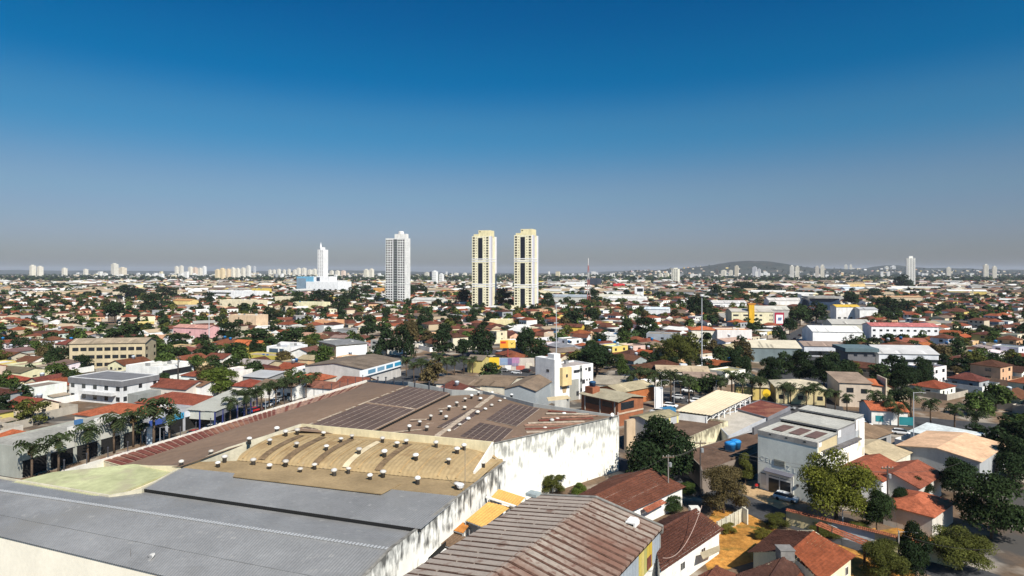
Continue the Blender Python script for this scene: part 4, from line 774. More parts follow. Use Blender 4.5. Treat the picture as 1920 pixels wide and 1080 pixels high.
def far_tower(label, c, bot, top, wpx, col=(.70, .66, .56), ang=A1, group='far apartment towers on the skyline', wn=True):
    Y = min(H*F/(bot-HZ), 7000); p = Vector(((c-wpx/2-960)/F*Y, Y, 0)); wd = wpx/F*Y; h = H-(top-HZ)/F*Y
    R = wd*.68; L = wd*.75; o = thing('apartment_tower', label, 'tower', p, group, ang)
    m = MB().bx(0, R, 0, L, 0, h); sub(o, 'wall', m, FAC, col)
    sub(o, 'roof_house', MB().bx(R*.3, R*.75, L*.2, L*.7, h, h+h*.07), FAC, tuple(c_*.97 for c_ in col))
    if wn:
        nf = max(5, int(h/5)); 
        for k, (x0, x1) in enumerate(((.10, .26), (.42, .58), (.74, .90))):
            mm = MB()
            for j in range(nf): z = h*(j+.35)/nf; mm.bx(R*x0, R*x1, -.5, 0, z, z+h/nf*.45)
            tag(sub(o, 'window_column', mm, FAC, tuple(c_*.42 for c_ in col)), kind='stuff')
    occ((p.x+R/2, p.y+L/2), wd*.6); return o
FT = [(214, 519, 495, 12, (.66, .63, .54)), (229, 518, 502, 13, (.70, .62, .48)), (331, 517, 500, 7, 0), (340, 517, 499, 7, 0), (357, 519, 501, 9, 0), (366, 519, 502, 8, (.66, .52, .42)), (375, 519, 503, 8, 0), (383, 518, 500, 7, (.78, .78, .76)), (408, 526, 506, 10, (.72, .60, .40)), (417, 527, 504, 10, (.74, .60, .38)), (428, 526, 505, 8, (.72, .58, .40)), (437, 526, 503, 8, 0), (446, 526, 504, 8, 0), (456, 525, 503, 8, 0), (466, 522, 499, 8, (.7, .68, .62)), (477, 516, 500, 5, (.5, .52, .54)),
      (506, 517, 506, 6, 0), (514, 517, 506, 6, 0), (523, 517, 505, 7, 0), (533, 517, 506, 6, 0), (542, 517, 505, 6, 0), (553, 517, 506, 7, 0), (560, 518, 503, 8, 0), (570, 518, 503, 9, 0), (581, 519, 506, 9, 0), (590, 520, 505, 8, 0), (622, 520, 508, 8, 0), (633, 521, 508, 9, 0), (644, 521, 508, 9, (.72, .58, .48)), (687, 527, 506, 10, (.70, .67, .56)), (697, 526, 505, 9, 0), (801, 524, 511, 10, (.6, .58, .50)), (808, 526, 510, 6, (.05, .06, .08)), (816, 535, 509, 12, (.78, .78, .76)), (828, 534, 514, 10, (.76, .76, .74)),
      (856, 520, 512, 9, 0), (872, 520, 512, 8, 0), (1026, 520, 516, 10, 0), (1240, 525, 513, 10, 0), (1251, 526, 512, 9, (.66, .62, .5)), (1268, 531, 504, 18, (.72, .70, .60)), (1345, 521, 506, 8, (.12, .10, .09)), (1358, 521, 507, 12, 0), (1371, 521, 507, 8, 0), (1382, 521, 499, 9, (.62, .56, .44)), (1416, 521, 501, 11, (.50, .51, .54)), (1424, 522, 505, 8, (.56, .56, .58)), (1486, 527, 499, 10, (.72, .70, .64)), (1496, 527, 500, 9, 0), (1533, 527, 500, 9, (.60, .56, .50)), (1543, 527, 498, 9, 0), (1587, 517, 497, 8, 0), (1596, 517, 497, 6, 0), (1664, 516, 500, 10, 0), (1676, 516, 499, 12, (.78, .77, .75)), (1710, 540, 484, 20, (.80, .79, .74)),
      (60, 521, 498, 10, 0), (74, 521, 500, 10, 0), (120, 520, 503, 9, 0), (160, 519, 505, 8, 0), (1780, 523, 502, 10, 0), (1850, 525, 497, 11, 0), (1866, 525, 500, 9, 0)]
hues = lambda c: 'white' if min(c) > .72 else 'dark' if max(c) < .2 else 'grey' if abs(c[0]-c[2]) < .08 else 'tan' if c[1] < .63 else 'pale cream'
for px_, bt, tp, wp_, cc in FT:
    cc = cc or (.72, .68, .58); o = far_tower(None, px_, bt, tp, wp_, cc, A1 if px_ < 1100 else math.radians(-28)); AUTO.append((o, hues(cc)+' high-rise on the skyline', 'tower', 'far apartment towers on the skyline', (px_, bt)))
st = far_tower('slender white tower with a point on its roof, above the blue hospital', 605, 531, 468, 19, (.80, .80, .79), A1, None); land('the slender white tower', (st.location.x, st.location.y, 10))
sub(st, 'spire', MB().lathe([(4, 0), (.6, 18)], c=(8, 8, 128), seg=8), PAINT, (.8, .8, .8))
# lattice mast, light masts, street poles
mast = thing('radio_mast', 'red and white lattice radio mast left of the red sign', 'mast', P(1103, 577, 0)); hm = H+(HZ-484)/F*P(1103, 577).y
for k in range(7):
    z0, z1 = hm*k/7, hm*(k+1)/7; r0, r1 = 2.6*(1-k/7.6), 2.6*(1-(k+1)/7.6); m = MB()
    for a in range(3):
        t = a*2*PI/3; t2 = (a+1)*2*PI/3; A_ = Vector((r0*math.cos(t), r0*math.sin(t), z0)); B_ = Vector((r1*math.cos(t), r1*math.sin(t), z1)); C_ = Vector((r1*math.cos(t2), r1*math.sin(t2), z1)); m.tube([A_, B_], .22, 5); m.tube([A_, C_], .14, 4)
    sub(mast, 'mast_section', m, PAINT, (.40, .12, .10) if k % 2 else (.60, .58, .56))
def pole(label, px, py, top, r=.22, head='ring', group=None, name='light_mast', cat='light mast', col=(.45, .47, .50)):
    p = P(px, py); h = H-(top-HZ)/F*p.y; o = thing(name, label, cat, p, group); sub(o, 'pole', MB().tube([(0, 0, 0), (0, 0, h)], r, 8, r*.55), PAINT, col)
    if head == 'ring': sub(o, 'lamp_ring', MB().lathe([(.3, h), (.9, h+.1), (.9, h+.35), (.3, h+.5)], seg=10), PAINT, col)
    elif head == 'arm': sub(o, 'arm', MB().tube([(0, 0, h-.2), (1.2, -.3, h), (2.0, -.5, h-.05)], .05, 5), PAINT, col); sub(o, 'lamp', MB().bx(1.7, 2.4, -.65, -.4, h-.14, h-.02), PAINT, (.3, .3, .3))
    elif head == 'cross':
        sub(o, 'crossarm', MB().bx(-1.1, 1.1, -.08, .08, h-.6, h-.4), BARK)
        for x in (-.9, -.3, .3, .9): sub(o, 'insulator', MB().lathe([(.05, 0), (.08, .1), (.03, .22)], c=(x, 0, h-.4), seg=6), PAINT, (.5, .48, .45))
        sub(o, 'transformer', MB().lathe([(.28, 0), (.3, .1), (.3, .7), (.1, .8)], c=(.35, 0, h-2.2), seg=8), PAINT, (.25, .26, .27))
    return o
pole('tall grey light mast right of centre, beside the yellow-green tree', 1316, 697, 556, .28); pole('tall grey light mast behind the white three storey block', 1043, 690, 566, .24)
pole('tall light mast near the pink house', 392, 648, 584, .28, 'arm'); pole('tall light mast beside the tan apartment block', 272, 680, 640, .22, 'arm'); pole('dark street pole in front of the tan roofed hall', 334, 722, 668, .3, 'cross', None, 'utility_pole', 'utility pole', (.05, .045, .04))
pole('utility pole with crossarm in front of the big dark tree', 1253, 950, 852, .16, 'cross', None, 'utility_pole', 'utility pole', (.24, .22, .2)); pole('dark utility pole left of the blue tanks', 1313, 930, 826, .16, 'cross', None, 'utility_pole', 'utility pole', (.07, .06, .055)); pole('utility pole in front of the white gabled house', 1664, 960, 873, .17, 'cross', None, 'utility_pole', 'utility pole', (.09, .075, .07)); pole('leaning grey utility pole by the cream street wall', 1685, 1072, 995, .15, 'arm', None, 'utility_pole', 'utility pole', (.38, .34, .3)); pole('slim pole beside the dark trees at right', 1713, 860, 735, .12, 'arm', None, 'street_lamp', 'street lamp'); pole('slender lamp post inside the bare bushes by the road', 1580, 1000, 955, .09, 'arm', None, 'street_lamp', 'street lamp')
for i, (px_, py_, tp_) in enumerate([(941, 712, 680), (966, 700, 676), (1240, 768, 712), (1264, 760, 714), (1343, 742, 713), (1500, 706, 676), (498, 775, 742), (300, 845, 800), (700, 690, 666)]):
    o = pole(None, px_, py_, tp_, .1, 'arm', 'street lamps along the avenues', 'street_lamp', 'street lamp', (.4, .4, .42)); AUTO.append((o, 'slim grey street lamp', 'street lamp', 'street lamps along the avenues', (px_, py_)))
def cable(label, a, b, sag, r=.035, col=(.5, .36, .30)):
    pts = [a.lerp(b, t/14)-UP*sag*4*(t/14)*(1-t/14) for t in range(15)]; o = thing('cable', label, 'cable', (a+b)/2*1.0); MB().tube(pts, r, 5).build('wire', PAINT, o, col)
cable('orange-grey cable sagging over the dark mossy tiled roof', P(1316, 948, 8), P(1243, 1046, 6.5), 2.2); cable('overhead wire across the brown roof with blue tanks', P(1313, 832, 10.5), P(1664, 885, 9), 1.0, .025, (.12, .11, .1)); cable('overhead wire between the poles at the dark tree', P(1253, 855, 10.5), P(1313, 832, 10.5), .6, .025, (.12, .11, .1))
for k, (a_, b_, z1, z2, sg) in enumerate([((1253, 855), (1313, 832), 9.8, 9.8, .8), ((1313, 832), (1421, 800), 9.8, 8.5, .7), ((1253, 855), (1120, 905), 9.6, 6.0, .6), ((1664, 882), (1800, 868), 9.4, 9.4, .8), ((1664, 882), (1685, 1000), 9.2, 7.6, .7), ((1685, 1000), (1870, 1030), 7.6, 8, .7), ((1664, 886), (1313, 838), 9.0, 9.2, 1.3), ((1685, 1000), (1545, 1010), 7.4, 4.6, .5)]):
    o = thing('cable', None, 'cable', P(*a_, z1)); MB().tube([P(*a_, z1).lerp(P(*b_, z2), t/12)-UP*sg*4*(t/12)*(1-t/12) for t in range(13)], .024, 4).build('wire', PAINT, o, (.06, .055, .05)); AUTO.append((o, 'thin dark overhead wire', 'cable', 'overhead wires at right', (a_[0]*.5+b_[0]*.5, a_[1]*.5+b_[1]*.5)))
ant = thing('antenna', 'thin wire aerial with cone foot on the tan roof edge', 'antenna', P(872, 928, 8.6)); pz = P(872, 925, 8.7); MB().tube([pz, pz+UP*7.2], .035, 5).build('rod', PAINT, ant, (.2, .19, .17)); q = P(863, 918, 8.9); MB().lathe([(.1, 0), (.5, .35), (.62, .8), (.3, 1.0)], c=q, seg=10).build('feed_cone', PAINT, ant, (.7, .7, .7)); MB().tube([q, q-UP*.9+D2*.3], .1, 5).build('foot', PAINT, ant, (.08, .08, .08))
def dish(label, p, r, aim, col=(.66, .64, .6)):
    o = thing('satellite_dish', label, 'satellite dish', p); m = MB(); prof = [(r*t, .28*r*t*t) for t in (.02, .35, .7, 1)]+[(r*.98, .28*r+.02), (r*.5, .10*r), (.02, .04)]; m.lathe(prof, seg=16); R3 = Vector((0, 0, 1)).rotation_difference(aim).to_matrix(); m.v = [tuple(R3 @ Vector(v)+UP*.9) for v in m.v]; mk('reflector', m.mesh('reflector', PAINT, True), o, col, loc=(0, 0, 0)); mk('mount', MB().tube([(0, 0, 0), (0, 0, .9)], .06, 6).tube([(0, 0, .9), tuple(UP*.9+aim*r*.7)], .025, 5).mesh('mount', PAINT), o, (.06, .06, .06), loc=(0, 0, 0)); return o
dish('satellite dish on the eave of the grey warehouse front', P(281, 1062, 6.2), .75, Vector((-.4, -.3, .9)).normalized()); dish('pale satellite dish on the bright orange roof', P(1560, 1000, 3.6), .7, Vector((.4, .2, .9)).normalized()); dish('small white dish on the brown warehouse corner', P(1148, 786, 11.4), .4, Vector((.2, -.8, .6)).normalized())
ae = thing('antenna', 'thin rod aerial on the cream warehouse front wall', 'antenna', P(245, 1058, 6.3)); mk('rod', MB().tube([(0, 0, -1), (0, 0, 1.9)], .03, 5).mesh('rod', PAINT), ae, (.15, .14, .13), loc=(0, 0, 0))

# ------------------------------------------------------------------ named buildings of the middle distance
DG = math.radians
B = bldg
tb = B('apartment_block', 'long tan three storey block with dark window bands at left', 'building', 130, 694, 272, L=11, top=644, ang=DG(8), wall=(.50, .42, .28), roof='gx', rc=(.30, .24, .17), rm=FIBRE, rise=1.6, wins=[('y0', 9, 3, 2.4, 1.5, 1.4, 3.3), ('xR', 2, 3, 1.6, 1.4, 1.4, 3.3)]); land('the tan three storey block', P(220, 680))
mh_ = B('modern_house', 'white two storey modern house with dark grey parapet at left', 'house', 130, 750, 228, L=13, top=706, ang=A1, wall=(.66, .66, .66), rc=(.2, .2, .2), par=1.2, wins=[('y0', 5, 2, 1.6, 1.4, 1, 3.3), ('xR', 3, 2, 1.2, 1.5, 1, 3.3)]); Rm_, Lm_, hm2 = mh_['_dim']; sub(mh_, 'parapet_band', MB().bx(-.3, Rm_+.3, -.3, Lm_+.3, hm2-1.9, hm2-.2), PLASTER, (.17, .17, .18)); sub(mh_, 'balcony', MB().bx(Rm_*.3, Rm_*.9, -1.6, -.01, 2.9, 3.9), PLASTER, (.62, .62, .62)); sub(mh_, 'annexe', MB().bx(Rm_+.01, Rm_+4.5, 2, Lm_-1, 0, 3.2), PLASTER, (.24, .25, .24)); land('the white modern house', P(225, 735))
B('flat_roofed_house', 'white flat roofed house with deep shaded terrace side', 'house', 236, 720, 300, L=15, top=684, ang=A1, wall=(.78, .78, .76), rc=(.62, .60, .55), par=.3, wins=[('xR', [(7.5, 4.6, 13, 2.2)]), ('y0', 2, 1, 1.2, 1.2, 1.2, 3)])  # the wide dark pane on the side paints the terrace's shade
B('hall', 'long low hall with tan sheet roof and cream wall behind the palms', 'hall', 318, 705, 400, L=12, top=690, ang=DG(-6), wall=(.74, .68, .54), roof='gx', rc=(.50, .38, .22), rm=FIBRE, rise=1.6)
B('house', 'house with big red hip roof behind the left palms', 'house', 255, 782, 352, L=13, h=4.4, ang=A1, wall=(.5, .46, .42), roof='hip', rc=(.20, .058, .035), rise=2.2, wins=[('y0', 3, 1, 1.3, 1.1, 1.3, 3)])
B('house', 'house with long dark red roof beside the white modern house', 'house', 276, 747, 348, L=10, h=4.2, ang=A1, wall=(.62, .56, .5), roof='gx', rc=(.17, .052, .033), rise=1.8, wins=[('y0', 3, 1, 1.3, 1.1, 1.3, 3)])
B('shop', 'small white shop with red base beside the round green tree', 'shop', 338, 746, 378, L=7, h=4.6, ang=A1, wall=(.78, .76, .74), roof='gx', rc=(.18, .10, .06), rise=.9, wins=[('y0', [(3, 2.2, 2.2, 2.0)])])
B('house', 'house with orange hip roof at the far left edge', 'house', 140, 808, 258, L=14, h=4.6, ang=A1, wall=(.66, .6, .5), roof='hip', rc=(.30, .085, .04), rise=2.0)
FRX = lambda Y: (-79.6+.3657*(Y-106.5))
A90 = A1+PI/2
def street_shop(label, Y0, Y1, h, wall, fascia, L, roof, rc, off=25):
    a = Vector((FRX(Y0)-D2.x*off, Y0-D2.y*off, 0)); R = (Y1-Y0)/.943; px_, py_ = pix(a); o = B('shop', label, 'shop', px_, py_, None, R=R, L=L, h=h, ang=A90, wall=wall, roof='flat', rc=rc, par=.3)
    n = max(2, int(R/5))
    for k in range(n): sub(o, 'shop_front', MB().bx(R*(k+.08)/n, R*(k+.92)/n, -.05, 0, .1, 3.4), MAT['dark_void']); sub(o, 'fascia_sign', MB().bx(R*(k+.04)/n, R*(k+.96)/n, -.25, -.02, 3.6, min(h-.3, 5.0)), PAINT, fascia[k % len(fascia)])
    return o
street_shop('pale green shop row behind the palms at left', 116, 142, 6.4, (.36, .37, .33), [(.40, .42, .36), (.48, .48, .44)], 12, 'flat', (.30, .29, .26))
street_shop('grey shop row with blue and white signs by the left street', 143, 158, 5.4, (.36, .37, .40), [(.04, .08, .30), (.03, .30, .55), (.6, .62, .68)], 12, 'flat', (.34, .34, .34))
kt = thing('totem_sign', 'pale blue upright totem sign on the left street', 'sign', P(283, 833)); sub(kt, 'totem_body', MB().bx(-.8, .8, -.35, .35, 0, 4.4), PAINT, (.45, .55, .66)); sub(kt, 'totem_panel', MB().bx(-.55, .55, -.42, -.35, 2.6, 3.9), PAINT, (.75, .78, .82))
mh = thing('market_hall', 'open grey metal roofed hall along the left street', 'hall', P(420, 790))
corr(P(345, 768, 5.4), P(404, 772, 5.2), P(482, 740, 5.2), P(430, 731, 6.4), .8, .05).build('roof', surf('dull_grey_sheet', (.36, .36, .32), ((.2, .12), (2, .08)), .85, .2), mh)
m = MB(); fa, fb_ = P(347, 769, 5.1), P(403, 773, 5.0); m.wall(fa, fb_, .15, 2.9); m.build('fascia', PLASTER, mh, (.50, .51, .46)); MB().wall(fb_, P(482, 741, 5.0), .15, 3.6).build('fascia', PLASTER, mh, (.20, .20, .22))
for t in np.linspace(0, 1, 7): p = fb_.lerp(P(482, 741, 5.0), t); MB().bx(p.x-.15, p.x+.15, p.y-.15, p.y+.15, 0, p.z).build('column', PAINT, mh, (.03, .04, .16))
for t in (0, .5): p = fa.lerp(fb_, t); MB().bx(p.x-.15, p.x+.15, p.y-.15, p.y+.15, 0, p.z).build('column', PAINT, mh, (.03, .04, .16))
occ(P(420, 765), 14); land('the grey market hall', P(415, 765, 4))
B('canopy', 'slatted grey canopy roof behind the round green tree', 'canopy', 455, 728, 500, L=9, h=4.5, ang=A1, wall=(.3, .3, .3), roof='shed', rc=(.42, .42, .42), rm=METAL, rise=.8)
B('house', 'white walled house row with brown roof above the street palms', 'house', 480, 745, 548, L=10, h=4.2, ang=A1, wall=(.74, .72, .68), roof='gx', rc=(.17, .12, .085), rm=FIBRE, rise=1.2, wins=[('y0', 4, 1, 1.4, 1.2, 1.2, 3)])
B('flat_roofed_house', 'bright white flat house with small blue window left of the brown shed', 'house', 548, 716, 622, L=9, top=690, ang=A1, wall=(.82, .81, .79), rc=(.5, .46, .42), par=.8, wins=[('xR', [(3, 3.2, 2, 1.6)]), ('y0', [(5, 3.2, 2.4, 1.4)])], pane=(.10, .22, .34))
B('house', 'low house with orange red roof in front of the bright white flat house', 'house', 552, 728, 604, L=8, h=3.8, ang=A1, wall=(.6, .52, .42), roof='hip', rc=(.30, .085, .04), rise=1.5)
B('house', 'white house with blue tinted first floor windows at left centre', 'house', 500, 678, 545, L=12, top=649, ang=A1, wall=(.80, .80, .80), rc=(.45, .46, .48), par=.4, wins=[('y0', [(4, 5.4, 5, 1.8), (8.5, 5.4, 2.4, 1.8), (3, 1.8, 2.6, 2.4)])], pane=(.05, .09, .14)); B('house', 'white gabled house with dark brown roof and yellow awning', 'house', 543, 682, 582, L=11, top=660, ang=A1, wall=(.80, .79, .77), roof='gy', rc=(.13, .06, .045), rise=2.0, wins=[('y0', [(2.5, 1.6, 2.2, 2.6), (7.4, 1.8, 3.6, 1.8)])]); land('the white gabled house', P(560, 672))
B('flat_roofed_building', 'long yellow ochre flat building at left centre', 'building', 455, 684, 518, L=9, top=664, ang=A1, wall=(.50, .42, .09), rc=(.36, .3, .2), par=.4, wins=[('y0', 3, 1, 1.6, 1.1, 2, 3)]); B('house', 'house with vivid orange roof and yellow side wall', 'house', 432, 664, 482, L=10, h=5.0, ang=A1, wall=(.55, .42, .08), roof='gx', rc=(.42, .12, .045), rise=2)
pbld = B('building', 'block with peach left face, white right face and dark flat roof', 'building', 630, 680, 688, 598, top=648, ang=A2, wall=(.56, .38, .22), roof='flat', rc=(.22, .21, .20), par=.2, wins=[('x0', [(4, 5.8, 4, .9)])]); Rq, Lq, hq = pbld['_dim']; sub(pbld, 'white_face', MB().bx(.02, Rq, -.06, -.003, 0, hq-.5), PLASTER, (.70, .71, .72)); sub(pbld, 'roof_overhang', MB().bx(-.6, Rq+.6, -.6, Lq+.6, hq, hq+.35), CONC, (.2, .2, .2)); land('the peach and white block', P(640, 665, 4))
sgn = B('shop', 'brown roofed store with long white and blue sign along its front', 'shop', 684, 727, 752, L=26, h=6.8, ang=A90, wall=(.5, .48, .46), roof='gx', rc=(.16, .125, .095), rm=FIBRE, rise=1.6); Rs, Ls, hs = sgn['_dim']
sb = sub(sgn, 'sign_board', MB().bx(-4, Rs, -.7, -.4, 4.2, 6.7), PAINT, (.78, .80, .82))
for k in range(4): sub(sb, 'sign_panel', MB().bx(Rs*(.04+.24*k), Rs*(.04+.24*k)+Rs*.19, -.76, -.7, 4.8, 6.2), PAINT, ((.10, .24, .36), (.16, .30, .42), (.05, .22, .36), (.03, .26, .44))[k])
land('the store with the blue sign', P(715, 700, 4))
B('house', 'small house with red roof and peach gable before the blue sign', 'house', 632, 738, 682, L=8, h=4.0, ang=A1, wall=(.62, .44, .24), roof='gx', rc=(.19, .062, .038), rise=1.5); B('house', 'long low house with rust red roof and white front edge', 'house', 562, 744, 642, L=10, h=3.6, ang=A1, wall=(.80, .79, .77), roof='gx', rc=(.18, .075, .05), rise=1.2)
B('shed', 'brown roofed shed with white gables beyond the far parapet', 'shed', 818, 742, 900, L=16, h=4.4, ang=A1, wall=(.72, .68, .58), roof='gx', rc=(.17, .125, .09), rm=FIBRE, rise=1.2); gsh = B('shed', 'grey sheet sided shed with brown roof left of the white block', 'shed', 946, 772, 1004, L=34, top=728, ang=A1, wall=(.30, .33, .35), wm=METAL, roof='gy', rc=(.19, .14, .10), rm=FIBRE, rise=1.4); B('shed', 'low brown double roofed shed beside the grey sheet sided shed', 'shed', 885, 746, 950, L=20, h=4.6, ang=A1, wall=(.6, .56, .46), roof='gx', rc=(.20, .145, .10), rm=FIBRE, rise=1.4); land('the grey sheet sided shed', P(975, 740, 5))
mw = B('wall', 'street wall painted with yellow, blue, purple and red adverts', 'wall', 902, 694, 1002, R=None, L=1.0, top=671, ang=DG(-3), wall=(.52, .46, .40), par=.05); Rm, _, hm_ = mw['_dim']
for x0, x1, z0, z1, cc in ((.02, .10, .35, .95, (.62, .42, .32)), (.11, .34, .25, 1.05, (.66, .46, .03)), (.36, .50, .45, 1.0, (.22, .30, .44)), (.50, .58, .45, 1.0, (.14, .12, .24)), (.58, .72, .6, 1.05, (.40, .20, .34)), (.58, .70, .35, .6, (.25, .2, .3)), (.30, .40, .0, .35, (.55, .36, .04)), (.66, .82, .05, .4, (.46, .12, .09)), (.84, .96, .2, .6, (.6, .55, .45)), (.45, .56, .05, .4, (.7, .7, .7))): sub(mw, 'advert_panel', MB().bx(Rm*x0, Rm*x1, -.12, -.0, hm_*z0, hm_*z1), PAINT, cc)
land('the painted advert wall', P(950, 688))
bb = thing('billboard', 'orange and yellow billboard on one red post', 'billboard', P(952, 684)); kx = bb.location.y/F; zt = H-(638-HZ)*kx; zb = H-(652.5-HZ)*kx; wb2 = 14.5*kx
sub(bb, 'board', MB().bx(-wb2, wb2, -.2, .2, zb, zt), PAINT, (.72, .42, .03)); sub(bb, 'advert_panel', MB().bx(-wb2*.95, -wb2*.02, -.26, -.2, zb+.2, zt-.2), PAINT, (.75, .28, .02)); sub(bb, 'advert_panel', MB().bx(wb2*.06, wb2*.95, -.26, -.2, zb+.2, zt-.2), PAINT, (.76, .52, .12)); sub(bb, 'red_text_block', MB().bx(-wb2*.9, -wb2*.25, -.3, -.26, zb+(zt-zb)*.6, zt-.5), PAINT, (.50, .03, .02)); sub(bb, 'dark_motif', MB().slab([(wb2*.3, -.3, zt-.6), (wb2*.5, -.3, zt-1.4), (wb2*.85, -.3, zt-.6), (wb2*.5, -.3, zt-2.0)], down=Vector((0, .04, 0))), PAINT, (.12, .10, .02)); sub(bb, 'post', MB().tube([(0, .35, 0), (0, .35, zt-.3)], .28, 8), PAINT, (.30, .05, .04)); land('the orange billboard', P(952, 655))
B('house', 'yellow house left of the painted advert wall', 'house', 876, 698, 904, L=9, h=5.4, ang=A1, wall=(.50, .42, .16), roof='gx', rc=(.2, .16, .12), rm=FIBRE, rise=1.4)
